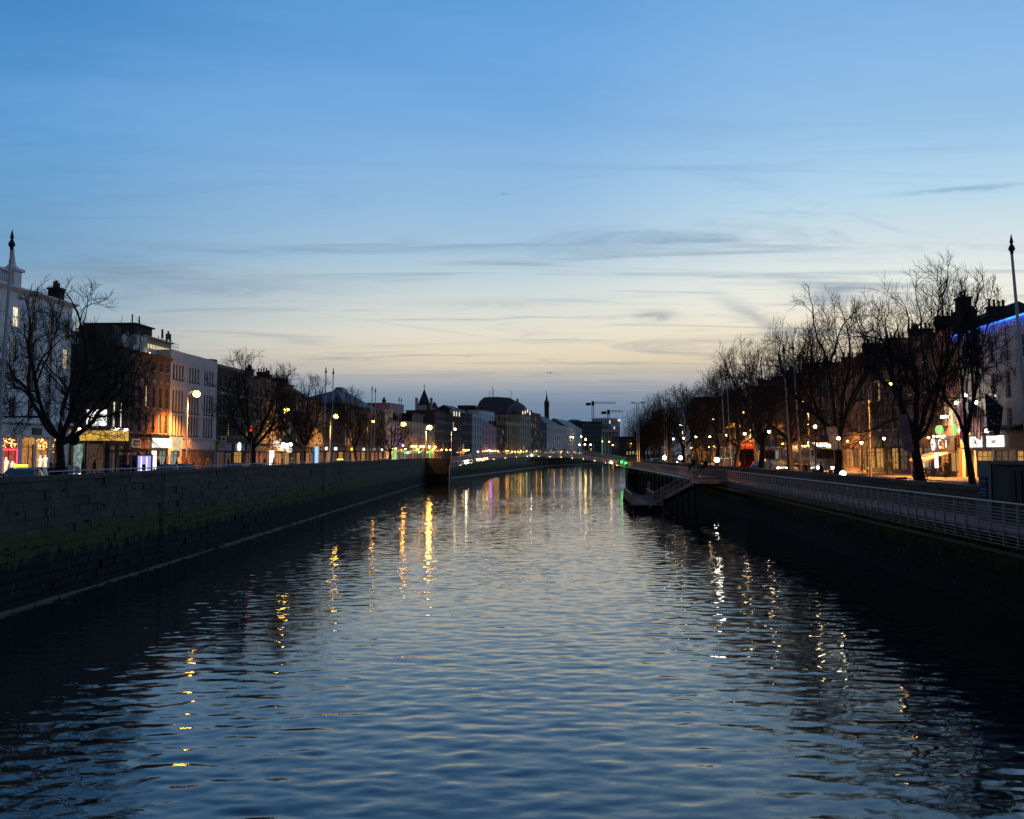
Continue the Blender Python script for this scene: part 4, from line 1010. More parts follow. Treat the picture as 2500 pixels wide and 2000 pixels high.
root, L, H = building('broad dark building with a wide shallow roof behind the bare trees', LP(237.6), LP(289.5), 17.6, M['brown_brick'],
    rows=[(14.2, 16.2, 16, 1.1, 'sash', .02), (11.2, 13.2, 16, 1.1, 'sash', .06), (8.8, 10.4, 16, 1.1, 'sash', .15)], depth=14, frame=M['trim_grey'],
    shops=[(2 + 6 * i, 6.6 + 6 * i, 4.8, 7.4, ('shop_dim', 'shop_warm', 'shop_red', 'shop_gold')[i % 4]) for i in range(8)], fascia=[(1, 50, 7.6, 8.4, M['trim_dark'])])
mb = MB(); b_ = [(.05, .1, H - .3), (L - .05, .1, H - .3), (L - .05, 14, H - .3), (.05, 14, H - .3)]; r0, r1 = (14, 4.6, H + 3.6), (27, 4.6, H + 3.6)
mb.poly([b_[0], b_[1], r1, r0]); mb.poly([b_[2], b_[3], r0, r1]); mb.poly([b_[1], b_[2], r1]); mb.poly([b_[3], b_[0], r0]); mb.build('roof', M['slate'], root)
mb = MB(); mb.loft([[(16, 4, H + 3.2), (25, 4, H + 3.2), (25, 6, H + 3.2), (16, 6, H + 3.2)], [(17.5, 4.4, H + 4.4), (23.5, 4.4, H + 4.4), (23.5, 5.6, H + 4.4), (17.5, 5.6, H + 4.4)]]); mb.build('roof_lantern', M['lead'], root)
for u, mt in ((6, 'sign_amber'), (20, 'win_white'), (34, 'sign_lit'), (45, 'sign_lit')): mb = MB(); mb.box((u, -.5, 7.7 - GZ), (u + 1.4, -.2, 8.3 - GZ)); mb.build('lit_sign', M[mt], root)

# ---- far buildings seen over the footbridge: placed by photo column and distance
def far(label, x0, x1, ytop, Y0, Y1, wall, storeys=4, bays=4, depth=14, roof=None, ridge=2.5, lit=.1, name='building', group=None, roofmat=None, dark='glass', fascia=None, litmats=('win_warm', 'win_cream'), wd=1.35, cornice=.3, category='building'):
    p0, p1 = Vector((hx(x0, Y0), Y0)), Vector((hx(x1, Y1), Y1)); zt = hz(ytop, (Y0 + Y1) / 2)
    fh = (zt - GZ - 1.2) / storeys; rows = [(GZ + fh * (k + .3), GZ + fh * (k + .85), bays, wd, 'sash', lit if k else min(.5, lit * 4)) for k in range(storeys)]
    res = building(label, p0, p1, zt, M[wall], rows=rows, depth=depth, roof=roof, ridge=ridge, name=name, group=group, roofmat=roofmat, frame=M['trim_grey'], dark=dark, litmats=litmats, cornice=cornice, category=category)
    r_, L_, H_ = res                                             # lit signs and string courses on the fronts
    rf = random.Random(label)
    for k in range(1, storeys): mb = MB(); mb.box((.05, -.10, fh * (k + .12)), (L_ - .05, -.006, fh * (k + .12) + .16)); mb.build('string_course', M['trim_grey'], r_)
    if Y0 < 800:
        u = .6
        while u < L_ - 2:
            w_ = rf.uniform(1.2, 3.2)
            if rf.random() < .75: mb = MB(); z_ = rf.uniform(2.2, 3.1); mb.box((u, -.3, z_), (min(u + w_, L_ - .3), -.02, z_ + rf.uniform(.35, .8))); mb.build('lit_sign', M[rf.choice(('shop_gold', 'sign_amber', 'sign_orange', 'win_warm', 'sign_lit', 'win_cream', 'shop_warm', 'sign_green', 'bus_sign'))], r_)
            u += w_ + rf.uniform(.5, 2.5)
        for u in (L_ * .3, L_ * .8):
            if Y0 < 620 and rf.random() < .6: ball_lamp(r_, (u, -1.3, 3.6), .24, M[rf.choice(('lamp_wall', 'lamp_wall_yellow'))], 'wall_light')
        for q in range(max(1, int(L_ / 9))): chimney(r_, L_ * (q + .5) / max(1, int(L_ / 9)), 4.0, H_ - .3, 1.6, .7, rf.uniform(1.2, 2.2), 4, M['dark_brick'])
    return res
r, L, H = far('small pale stone house with dark windows left of the lilac house', 938, 958, 1001, 291, 301, 'pale_render', 4, 3, 10)
far('pink grey plant block rising behind the small pale stone house', 950, 985, 986, 330, 345, 'pink_paint', 1, 3, 12, cornice=0)
r, L, H = far('narrow lilac house washed with purple light near the footbridge', 958, 984, 1029, 301.2, 321, 'lilac_paint', 4, 3, 10)
ball_lamp(r, (L * .5, -1.4, 4.6), .28, M['led_purple'], 'purple_light')
mb = MB(); mb.box((1, -.5, .5), (3.2, -.3, 4.0)); mb.build('lit_sign', M['sign_green'], r)
r, L, H = far('peach corner building with lit roof terrace and orange washed front', 985, 1061, 1033, 321.5, 372, 'yellow_stone', 4, 11, 14, lit=.12)
mb = MB(); mb.box((20, 1.5, H - .3), (38, 8, H + 2.6)); mb.box((19, 1, H + 2.603), (39, 8.5, H + 2.85)); mb.build('roof_terrace', M['trim_dark'], r)
for k in range(5): put_window(r, 22 + 3.4 * k, H + .3, 2.6, 2.0, 'casement', M['trim_dark'], M['win_warm' if k in (0, 3) else 'win_cream'], y=1.36, sill=False)
for u in (2.5, 8, 15, 20, 30, 40): ball_lamp(r, (u, -2.0, 4.4), .34, M['lamp_wall'], 'wall_light')  # lamps added before the wall to wash the front orange
mb = MB(); mb.box((40, -.35, .6), (41, -.1, 4.4)); mb.build('lit_sign', M['sign_green'], r)
# church with steep slate spire behind
t = thing('church_tower', 'square church tower with steep slate pyramid roof and cross', 'church', (hx(1035, 470), 470, GZ))
ez, az = hz(990, 470) - GZ, hz(950, 470) - GZ; hw = hx(1050, 470) - hx(1035, 470)
mb = MB(); mb.box((-hw, -hw, 0), (hw, hw, ez)); mb.build('tower', M['pale_render'], t)
mb = MB(); mb.loft([[(-hw * 1.0, -hw * 1.0, ez), (hw, -hw, ez), (hw, hw, ez), (-hw, hw, ez)], [(-hw * .93, -hw * .93, ez + .6), (hw * .93, -hw * .93, ez + .6), (hw * .93, hw * .93, ez + .6), (-hw * .93, hw * .93, ez + .6)], [(-.05, -.05, az), (.05, -.05, az), (.05, .05, az), (-.05, .05, az)]]); mb.build('spire', M['slate'], t)
for x in (-hw - .5, hw + .5): mb = MB(); mb.box((x - .55, -hw, 0), (x + .55, -hw + 1.2, hz(972, 470) - GZ)); mb.build('turret', M['pale_render'], t)
mb = MB(); mb.tube((0, 0, az - .3), (0, 0, az + 1.9), .1); mb.box((-.45, -.08, az + 1.0), (.45, .08, az + 1.2)); mb.build('cross', M['iron'], t)
t = thing('spirelet', 'small pointed slate spirelet right of the church tower', 'spire', (hx(1060, 470), 470, GZ))
mb = MB(); mb.box((-1.4, -1.4, 0), (1.4, 1.4, hz(996, 470) - GZ)); mb.build('base', M['pale_render'], t)
mb = MB(); mb.lathe([(1.7, hz(996, 470) - GZ), (.05, hz(980, 470) - GZ)], n=8); mb.build('spire', M['slate'], t)
far('brown terraced house beside the peach corner building', 1062, 1085, 1003, 374, 388, 'brown_brick', 5, 4, 10, lit=.06)
far('dark brown house with pale lamp post in front', 1085, 1104, 1008, 388.5, 398, 'dark_brick', 5, 3, 10, lit=.05)
r, L, H = far('grey house with mansard roof and two lit dormer windows', 1104, 1128, 1019, 398.5, 409, 'brown_brick', 4, 4, 14, roof='mansard', ridge=2.6, lit=.05)
for u in (L * .25, L * .5, L * .8): put_window(r, u, H + .35, 1.3, 1.7, 'sash', M['trim_white'], M['win_white'], y=.2, sill=False)
far('dark gabled house beside the mansard house', 1128, 1152, 1010, 409.5, 424, 'dark_render', 5, 4, 14, roof='gable', ridge=3.0, lit=.04)
far('pale grey house with projecting top storey', 1152, 1176, 1008, 424.5, 440, 'pale_render', 5, 4, 14, lit=.05)
r, L, H = far('narrow house with purple lit windows and orange lit pub front', 1176, 1212, 1040, 440.5, 468, 'pink_paint', 4, 5, 14, roof='hip', ridge=4.5, lit=.1)
ball_lamp(r, (L * .42, -1.2, 3.2), .3, M['led_purple'], 'purple_light')
for u in (.10, .24, .62, .78, .95): ball_lamp(r, (L * u, -1.0, 3.4), .22, M['lamp_wall'], 'wall_light')
far('white topped house behind the purple lit pub', 1170, 1207, 1004, 475, 500, 'trim_white', 6, 5, 12, lit=.03)
far('dull red narrow house right of the purple lit pub', 1213, 1226, 1043, 469, 480, 'red_brick', 4, 3, 14, lit=.1)
far('dark narrow house left of the tall pale columned house', 1226, 1235, 1040, 480.5, 488, 'dark_brick', 4, 2, 14, lit=.1)
r, L, H = far('tall pale house with slim columns lit yellow from below', 1235, 1271, 1030, 488.5, 522, 'yellow_stone', 4, 7, 14, lit=.06)
for k in range(7):
    mb = MB(); mb.box((L * (k + .02) / 7 - .3, -.5, 3.4), (L * (k + .02) / 7 + .3, -.006, H - 1.5)); mb.build('column', M['yellow_stone'], r)
for u in (.2, .4, .6, .8, .98): ball_lamp(r, (L * u, -1.4, 3.2), .2, M['lamp_wall_yellow'], 'wall_light')
# big dark vaulted roof behind
t = thing('vaulted_building', 'large dark building with vaulted roof above the far houses', 'building', (hx(1215, 560), 560, GZ))
wv, hv_ = (hx(1276, 560) - hx(1157, 560)) / 2, hz(969, 560) - GZ
prof = [(-1.0, 0), (-1.0, .60), (-.93, .78), (-.74, .93), (-.55, .995), (0, 1.0), (.5, .985), (.78, .92), (.95, .78), (1.0, .60), (1.0, 0)]
mb = MB(); mb.loft([[(p[0] * wv, y, p[1] * hv_) for p in prof] for y in (0, 30)]); mb.build('shell', M['lead'], t)
mb = MB(); mb.box((-wv - 8, 3, 0), (-wv + 1, 20, hz(989, 560) - GZ)); mb.build('side_wing', M['dark_render'], t)
for i in range(9): x = -wv + 2 * wv * (i + .5) / 9; mb = MB(); mb.box((x - .15, -.12, 4), (x + .15, -.005, hv_ * .6)); mb.build('rib', M['trim_dark'], t)
for x, z, k in ((.62, .78, 'win_white'), (-.86, .66, 'lamp_small'), (.12, .62, 'win_warm')): mb = MB(); mb.box((x * wv - 1.1, -.3, z * hv_), (x * wv + 1.1, -.13, z * hv_ + 1.6)); mb.build('lit_window', M[k] if k != 'lamp_small' else M['win_white'], t)
for x, h in ((-.35, 3.5), (-.22, 5.5), (-.18, 4), (.55, 3.5)): mb = MB(); mb.tube((x * wv, 6, hv_ - .3), (x * wv, 6, hv_ + h), .12); mb.build('mast', M['iron'], t)
# domed corner building
r, L, H = far('corner building with pale lit dome and lit attic windows', 1271, 1296, 1014, 524, 545, 'yellow_stone', 6, 5, 16, lit=.12, litmats=('win_white', 'win_cream'))
mb = MB(); mb.lathe([(5.0, 0), (5.0, 1.6), (4.7, 3.2), (3.6, 5.0), (1.6, 6.3), (.6, 6.8), (.5, 8.0), (.05, 8.6)], (L * .72, 5.2, H - .3), 14); mb.build('dome', M['lead'], r, smooth=True)
for u, z in ((.15, 1.2), (.4, 1.6), (.62, 2.4), (.85, 1.4)): mb = MB(); mb.box((L * u - .6, -.4, H + z - 1.0), (L * u + .6, -.2, H + z + .4)); mb.build('lit_dormer', M['win_white'], r)
far('red brick warehouse with pink lit windows above the bridge crown', 1296, 1320, 1009, 546, 575, 'red_brick', 6, 5, 16, lit=.2, litmats=('win_warm',))
far('grey brick house with white gable edge', 1320, 1335, 1034, 576, 596, 'brown_brick', 5, 3, 16, roof='gable', ridge=2.8, lit=.1)
far('pale grey stone building with slate roof right of the white gable', 1335, 1372, 1036, 600, 650, 'pale_render', 4, 8, 16, roof='hip', ridge=4.5, lit=.04)
far('pale narrow stone house left of the columned building', 1372, 1388, 1040, 652, 680, 'pale_render', 4, 4, 16, lit=.04)
r, L, H = far('pale columned stone building with green pitched roof', 1388, 1421, 1044, 682, 745, 'pale_render', 4, 8, 18, roof='gable', roofmat=M['copper'], ridge=5.0, lit=.04)
far('dark modern block with a sloping roof under the tall crane', 1422, 1470, 1029, 800, 810, 'dark_render', 7, 8, 25, lit=.03)
t = thing('church_spire', 'slender dark church tower with needle spire on the horizon', 'church', (hx(1335, 760), 760, GZ))
hw = hx(1340.5, 760) - hx(1335, 760); z1, z2, z3 = hz(988, 760) - GZ, hz(975, 760) - GZ, hz(952, 760) - GZ
mb = MB(); mb.box((-hw, -hw, 0), (hw, hw, z1)); mb.build('tower', M['dark_render'], t)
for sx in (-1, 1):
    for sy in (-1, 1): mb = MB(); mb.lathe([(.35, z1 - 1.5), (.3, z1 + 1.2), (.02, z1 + 3)], (sx * hw * .9, sy * hw * .9, 0), 6); mb.build('pinnacle', M['dark_render'], t)
mb = MB(); mb.lathe([(hw * .95, z1), (hw * .5, z2), (hw * .18, (z2 + z3) / 2), (.04, z3)], n=8); mb.build('spire', M['slate'], t)
# green dome and portico
t = thing('domed_court', 'pale classical building with green copper dome and columned front', 'building', (hx(1482, 1012), 1012, GZ))
hw = (hx(1513, 1012) - hx(1452, 1012)) / 2; ez, cz, dz_ = hz(1055, 1012) - GZ, hz(1048, 1012) - GZ, hz(1031, 1012) - GZ
mb = MB(); mb.box((-hw, 3, 0), (hw, 30, ez)); mb.build('wall', M['pale_render'], t)
mb = MB(); mb.box((-hw - .6, -.6, ez + .003), (hw + .6, 31, cz)); mb.build('entablature', M['pale_render'], t)
cm = MB(); cm.lathe([(1.1, 0), (.95, .5), (.85, ez * .5), (.75, ez - .6), (1.0, ez)], n=10); cm = cm.mesh('column', M['pale_render'], True)
for k in range(8): add('column', cm, t, (-hw + 1.2 + (2 * hw - 2.4) * k / 7, .9, 0))
r_ = hw * .60; mb = MB(); mb.lathe([(r_, cz), (r_, cz + 1.5)] + [(r_ * math.cos(a * PI / 16), cz + 1.5 + (dz_ - cz - 1.5) * math.sin(a * PI / 16)) for a in range(1, 8)] + [(.1, dz_)], (0, 14, 0), 20); mb.build('dome', M['copper'], t, smooth=True)
mb = MB(); mb.box((-hw * .45, -.4, .5), (-hw * .38, -.1, ez * .8)); mb.build('green_light', M['sign_green'], t)
r, L, H = far('unfinished block with lit site lamps under the small crane', 1476, 1514, 1021, 1070, 1080, 'grey_concrete', 6, 7, 20, lit=.1, litmats=('win_white',), cornice=0)
ball_lamp(r, (L * .92, -1, H - 2), 1.2, M['win_white'], 'site_lamp')
far('low dark block between the domed building and the dark tree clump', 1513, 1572, 1066, 930, 935, 'dark_render', 3, 8, 20, lit=.08)
# tower cranes
def crane(label, x, ybase, ytop, xl, xr, Y):
    t = thing('tower_crane', label, 'crane', (hx(x, Y), Y, GZ)); zt = hz(ytop, Y) - GZ; a, b = hx(xl, Y) - hx(x, Y), hx(xr, Y) - hx(x, Y)
    mb = MB()
    for sx in (-1, 1):
        for sy in (-1, 1): mb.tube((sx * .9, sy * .9, 0), (sx * .9, sy * .9, zt), .22, n=4)
    z = 0; k = 0
    while z < zt - 2: mb.tube((-.9, -.9 if k % 2 else .9, z), (.9, -.9 if k % 2 else .9, z + 2.4), .12, n=4); mb.tube((-.9 if k % 2 else .9, -.9, z), (-.9 if k % 2 else .9, .9, z + 2.4), .12, n=4); z += 2.4; k += 1
    mb.build('mast', M['iron'], t)
    mb = MB(); mb.tube((0, -.7, zt), (b, -.7, zt), .2, n=4); mb.tube((0, .7, zt), (b, .7, zt), .2, n=4); mb.tube((0, 0, zt + 1.6), (b, 0, zt + 1.2), .2, n=4)
    n = int(b / 3)
    for i in range(n): x0 = b * i / n; mb.tube((x0, -.7, zt), (x0 + b / n / 2, 0, zt + 1.5), .1, n=4); mb.tube((x0 + b / n / 2, 0, zt + 1.5), (x0 + b / n, -.7, zt), .1, n=4)
    mb.build('jib', M['iron'], t)
    mb = MB(); mb.tube((0, -.7, zt), (a, -.7, zt), .25, n=4); mb.tube((0, .7, zt), (a, .7, zt), .25, n=4); mb.build('counter_jib', M['iron'], t)
    mb = MB(); mb.box((a, -1.2, zt - 2.2), (a + 5, 1.2, zt + .6)); mb.build('counterweight', M['trim_dark'], t)
    mb = MB(); mb.box((-1.2, -1.4, zt - 2.5), (1.4, 1.4, zt + 2.2)); mb.build('cab', M['trim_dark'], t)
crane('tall tower crane with long jib on the skyline', 1448, 1026, 985, 1431, 1504, 1150)
crane('lower tower crane right of the tall crane', 1486, 1018, 1006, 1469, 1522, 1150)
far('long low grey roofline closing the far end of the river', 1376, 1450, 1036, 1100, 1110, 'pale_render', 3, 10, 25, lit=.03, roof='hip', ridge=5)

# ---- north bank (picture right), far to near
NB = [  # far y, near y, roof height, wall, label, pots
    (330, 306, 23.6, 'dark_brick', 'square dark block at the far end of the north quay terrace', 0),
    (305.8, 290, 20.4, 'brown_brick', 'brown terraced house next to the square dark block', 3),
    (289.8, 274, 20.8, 'red_brick', 'red brick house with arched glow at its shop front', 4),
    (273.8, 258, 20.6, 'brown_brick', 'brown house above the white lit floodlight', 4),
    (257.8, 246, 20.9, 'dark_brick', 'dark house left of the red double decker bus', 5),
    (245.8, 232, 21.0, 'brown_brick', 'brown house with many chimney pots above the red bus', 6),
    (231.8, 219, 20.8, 'yellow_stone', 'ornate yellow stone house with arched orange lit windows', 4),
    (218.8, 205, 21.2, 'dark_brick', 'dark house with chimney stack behind the twin flagpoles', 5),
    (204.8, 192, 20.9, 'brown_brick', 'brown house above the parked dark cars', 4),
    (191.8, 180, 21.0, 'dark_brick', 'dark house behind the grey coach', 5),
    (179.8, 168, 20.8, 'orange_brick', 'orange lit brick house behind the tank lorry', 4),
    (167.8, 157, 20.6, 'brown_brick', 'brown house behind the lorry cab', 4),
    (156.8, 147, 21.0, 'orange_brick', 'orange brick house lit by the tall lamp', 5),
    (146.8, 137, 21.3, 'dark_brick', 'dark house with yellow lit hotel entrance', 5),
    (136.8, 128, 21.4, 'brown_brick', 'brown house with pale stone ground floor and lit doorway', 5),
    (127.8, 119.5, 21.2, 'orange_brick', 'orange brick house with small iron balconies', 5),
    (119.3, 110.2, 20.8, 'orange_brick', 'gabled brick house above the awning cafe', 0)]
glow = {'yellow_stone', 'orange_brick'}
for i, (yf, yn, zr, mt, lab, pots) in enumerate(NB):
    n = 3 if yf - yn < 13 else 4
    last = i == len(NB) - 1
    zt = zr - 1.3
    sh = RW_.choice(['shop_dim', 'shop_warm', 'shop_gold', 'shop_dim']) if i not in (13, 14) else 'shop_gold'
    root, L, H = building(lab, RP(yf), RP(yn), zt, M[mt], rows=[(16.9, 18.3, n, 1.0, 'georgian', .02), (13.6, 15.8, n, 1.05, 'georgian', .04), (9.9, 12.4, n, 1.1, 'georgian', .16 if mt in glow else .07)], depth=12,
        roof='gable' if not (i == 0) else None, ridge=1.5 if not last else 2.4, frame=M['trim_white'] if i % 2 else M['trim_grey'], group='terraced houses on the north quay', cornice=.25, litmats=('win_warm',),
        shops=[(.5, 1.9, 4.75, 7.4, 'shop_dim', 'door'), (2.4, (yf - yn) * .58, 5.2, 7.7, sh), ((yf - yn) * .62, yf - yn - .5, 5.2, 7.7, 'shop_gold' if i % 3 == 1 else 'shop_dim')],
        fascia=[(.3, yf - yn - .3, 7.9, 8.7, M['trim_dark'] if i % 3 else M['wood_slat'])])
    if pots and i > 0:
        chimney(root, .55, 4.6, H - .2, .75, 2.6, 2.0 if i % 3 else 2.6, 0 + pots, M['dark_brick'])
        if i % 2: chimney(root, L * .5, 5.8, H + .9, 2.4, .7, 1.5, 5, M['dark_brick'])
    if mt in glow or i % 3 == 0:
        for u in (.25, .75): ball_lamp(root, (L * u, -1.0, 3.95), .13, M['lamp_wall'], 'wall_light')
    if i in (15, 16):
        for u in ((L / 6, L / 2) if i == 15 else (L * .2, L * .5)):
            mb = MB(); mb.box((u - .9, -.7, 9.7 - GZ), (u + .9, -.006, 9.82 - GZ)); mb.tube((u - .88, -.66, 10.8 - GZ), (u + .88, -.66, 10.8 - GZ), .025)
            for k in range(13): mb.tube((u - .88 + k * .147, -.66, 9.82 - GZ), (u - .88 + k * .147, -.66, 10.8 - GZ), .013, n=4)
            mb.build('balcony', M['iron'], root)
    if i == 6:
        for u in (L * .17, L * .5, L * .83): mb = MB(); mb.path([(u - .75, -.06, 12.5 - GZ), (u - .5, -.06, 13.1 - GZ), (u, -.06, 13.35 - GZ), (u + .5, -.06, 13.1 - GZ), (u + .75, -.06, 12.5 - GZ)], .1, 5); mb.build('arch_moulding', M['yellow_stone'], root)
    if last:
        # stepped chimney on the gable end, then the cafe front
        chimney(root, L * .18, 3.2, H + .2, 1.9, 1.1, 3.4, 2, M['dark_brick']); mb = MB(); mb.box((L * .05, 2.5, H - .3), (L * .35, 4, H + 2.4)); mb.build('chimney_shoulder', M['dark_brick'], root)
        chimney(root, L * .9, 4.2, H + .2, .8, 1.8, 1.6, 4, M['dark_brick'])
        cafe, cafeL = root, L
        mb = MB(); mb.box((1.2, -.4, 7.25 - GZ), (L - .6, -.17, 8.55 - GZ)); sg = mb.build('cafe_sign', M['trim_dark'], root)
        mb = MB(); mb.lathe([(.02, -.05), (.62, -.05), (.62, .05), (.02, .05)], n=20); d = mb.build('round_logo', M['sign_lit'], root, (2.1, -.5, 7.95 - GZ), (PI / 2, 0, 0))
        mb = MB(); mb.box((-.4, -.06, .06), (.4, .06, .075)); mb.box((-.06, -.4, .077), (.06, .4, .09)); mb.build('logo_cross', M['wood_slat'], d)
        text(root, 'i', (3.15, -.46, 7.95 - GZ), 1.15, M['shop_gold'], depth=.04); text(root, 'C', (4.1, -.46, 7.95 - GZ), 1.35, M['sign_lit'], depth=.04); text(root, 'a', (5.1, -.46, 7.9 - GZ), 1.3, M['sign_orange'], depth=.04); text(root, 'i', (6.1, -.46, 7.95 - GZ), 1.2, M['sign_lit'], depth=.04)
        for u in (3.2, 4.3, 5.4, 6.5): ball_lamp(root, (u, -.75, 8.75 - GZ), .10, M['lamp_facade'], 'sign_lamp')
        mb = MB(); mb.loft([[(x, -.2, 7.2 - GZ), (x, -2.6, 6.45 - GZ), (x, -2.6, 6.4 - GZ), (x, -.2, 7.14 - GZ)] for x in (.9, L - 1.2)]); aw = mb.build('awning', M['awning'], root)
        sl = MB()
        for k in range(9): x = .95 + (L - 2.3) * k / 9; sl.loft([[(xx, -.2, 7.215 - GZ), (xx, -2.6, 6.465 - GZ), (xx, -2.605, 6.2 - GZ)] for xx in (x, x + .35)], caps=False)
        sl.build('awning_stripe', M['sign_white'], aw)
        mb = MB(); mb.lathe([(.02, -.06), (.46, -.06), (.46, .06), (.02, .06)], n=18); mb.build('green_round_sign', M['sign_green'], root, (L - 1.9, -1.4, 9.35 - GZ), (PI / 2, 0, R(35)))
        mb = MB(); mb.box((L - 1.0, -.34, 8.8 - GZ), (L - .85, -.1, 9.9 - GZ)); mb.build('green_projecting_sign', M['sign_green'], root)
        mb = MB(); mb.box((L - 3.0, -.9, 10.55 - GZ), (L - 1.2, -.75, 10.75 - GZ)); mb.build('strip_lamp', M['lamp_flood'], root)

# building with blue roof lights and flags at the picture's right edge
yf, yn = 110.0, 62.0
V = lambda y: yf - y
cols = [V(108.2 - 3.6 * k) for k in range(13)]
root, L, H = building('pale brick building edged with blue roof lights and hung with flags', RP(yf), RP(yn), 18.4, M['pale_render'],
    rows=[(15.0, 17.0, cols, 1.15, 'sash', .0), (11.8, 14.2, cols, 1.15, 'sash', .0), (9.4, 11.0, cols, 1.2, 'sash', .25)], depth=14, roof='gable', ridge=2.6, cornice=.5, litmats=('win_white', 'win_cream'),
    shops=[(1.0, 3.4, 4.8, 7.4, 'shop_dim'), (4.0, 8.0, 4.8, 7.3, 'shop_gold'), (8.6, 13.0, 4.8, 7.3, 'shop_dim'), (13.6, 18, 4.8, 7.3, 'shop_gold')], fascia=[(.6, 30, 7.45, 8.7, M['trim_dark'])])
mb = MB(); mb.tube((.1, -.6, H + .02), (L, -.6, H + .02), .085); mb.build('blue_light_strip', M['led_blue'], root)
mb = MB()
for k in range(260):
    u = .15 + k * .18 + RW_.uniform(-.05, .05); z = H - .1; n = RW_.randint(1, 5)
    for j in range(n): mb.box((u - .018, -.64, z - .16 * j - .1), (u + .018, -.60, z - .16 * j))
mb.build('icicle_lights', M['led_icicle'], root, kind='stuff')
for u0, u1 in ((1.1, 2.5), (3.6, 6.2), (8.0, 11.6)):
    mb = MB(); mb.box((u0, -.42, 7.6 - GZ), (u1, -.17, 8.6 - GZ)); sg = mb.build('lightbox_sign', M['sign_lit'] if u0 > 2 else M['sign_white'], root)
    if u0 > 2: text(sg, 'Cafe' if u0 < 7 else 'Sales', ((u0 + u1) / 2, -.44, 8.1 - GZ), .62, M['trim_grey'])
    else: mb = MB(); mb.box((u0 + .1, -.435, 7.68 - GZ), (u1 - .1, -.423, 7.95 - GZ)); mb.build('sign_band', M['sign_orange'], sg)
for u, z in ((2.6, 11.8), (3.4, 9.2), (6.9, 11.6), (7.9, 11.6), (10.4, 9.0), (5.2, 12.4)): ball_lamp(root, (u, -1.2, z - GZ), .17, M['lamp_facade'], 'flood_lamp')
mb = MB(); mb.extrude_x([(-1.3, 8.95 - GZ), (-1.3, 9.1 - GZ), (-.2, 9.45 - GZ), (-.2, 8.95 - GZ)], 6, 16); mb.build('canopy', M['trim_dark'], root)
blue_root, blueL, blueV = root, L, V

# ================================================================== trees
def tree_meshes(seed, H=15.0, spread=1.0, tr=.36, fork=.27, lean=(0, 0), limbs=5, width=.36):
    """bare plane tree: twisting limbs, a rounded crown of short knotty twigs; H height, width crown radius / H"""
    rnd = random.Random(seed); up = Vector((0, 0, 1)); segs = []
    def rv(): return Vector((rnd.gauss(0, 1), rnd.gauss(0, 1), rnd.gauss(0, 1))).normalized()
    def grow(p, d, L, r, depth):
        ns = (5, 5, 4, 4, 3, 2)[depth]; pts, rad = [p.copy()], [r]
        bend = (.10, .26, .30, .32, .36, .36)[depth]; trop = (.0, .07, .01, -.01, .06, .24)[depth]
        for i in range(ns):
            d = (d + rv() * bend + up * trop).normalized(); p = p + d * (L / ns); pts.append(p.copy())
            rad.append(r * (1 - (i + 1) / ns * (.34 if depth < 2 else .5)))
        segs.append((depth, pts, rad))
        if depth >= 5: return
        nch = (limbs, 5, 5, 6, 5)[depth]
        for k in range(nch):
            if depth == 0:
                f = 1.0 - .24 * (k / nch); az = 2 * PI * (k + rnd.uniform(-.3, .3)) / nch; tilt = rnd.uniform(.25, 1.12) * spread
                nd = Vector((math.cos(az) * math.sin(tilt), math.sin(az) * math.sin(tilt), math.cos(tilt)))
                cl, cr = H * rnd.uniform(.30, .42), r * rnd.uniform(.44, .60)
            else:
                f = .35 + .65 * (k + rnd.random() * .8) / nch if k else 1.0
                side = d.cross(rv()).normalized(); a = rnd.uniform(.55, 1.15) if k else .25
                nd = (d * math.cos(a) + side * math.sin(a)).normalized()
                cl = L * (rnd.uniform(.52, .78) if depth < 3 else rnd.uniform(.42, .7)); cr = rad[-1] * rnd.uniform(.55, .75) if k else rad[-1] * .95
            cl = max(cl, .30); cr = max(cr, (.03, .03, .024, .017, .013)[depth])
            q = min(f, 1) * ns; i = min(int(q), ns - 1); grow(pts[i].lerp(pts[i + 1], q - i), nd, cl, cr, depth + 1)
    base = Vector((lean[0] * .3, lean[1] * .3, .45))
    grow(base, Vector((lean[0], lean[1], 1)).normalized(), H * fork - .45, tr, 0)
    zf = base.z + (H * fork - .45) * .7
    tips = [p for dp, pts, _ in segs if dp >= 4 for p in pts]
    zm = sorted(p.z for p in tips)[int(len(tips) * .97)]; rm = sorted(math.hypot(p.x, p.y) for p in tips)[int(len(tips) * .90)]
    kz, kr = (H - zf) / (zm - zf), H * width / rm
    T, C = MB(), MB()
    T.path([(0, 0, -.2), (0, 0, 0), base], [tr * 1.7, tr * 1.35, tr * 1.05], 9)
    for dp, pts, rad in segs:
        q = []
        for p in pts:
            f = min(1, max(0, (p.z - zf) / 1.5)); z = p.z if p.z < zf else zf + (p.z - zf) * kz
            k = 1 + (kr - 1) * f; x, y = p.x * k, p.y * k
            zc, a_, b_ = zf + (H - zf) * .5, (H - zf) * .5, H * width; e = math.sqrt(max(0, (z - zc) / a_) ** 2 + (x * x + y * y) / (b_ * b_))
            if e > 1 and z > zf: g = e ** -.45; x, y, z = x * g, y * g, zc + (z - zc) * g      # pruned to a rounded head
            q.append((x, y, z))
        (T if dp <= 1 else C).path(q, rad, (9, 7, 5, 4, 3, 3)[dp], 0, False)
    return T.mesh('trunk', M['bark'], True), C.mesh('crown', M['twig'])
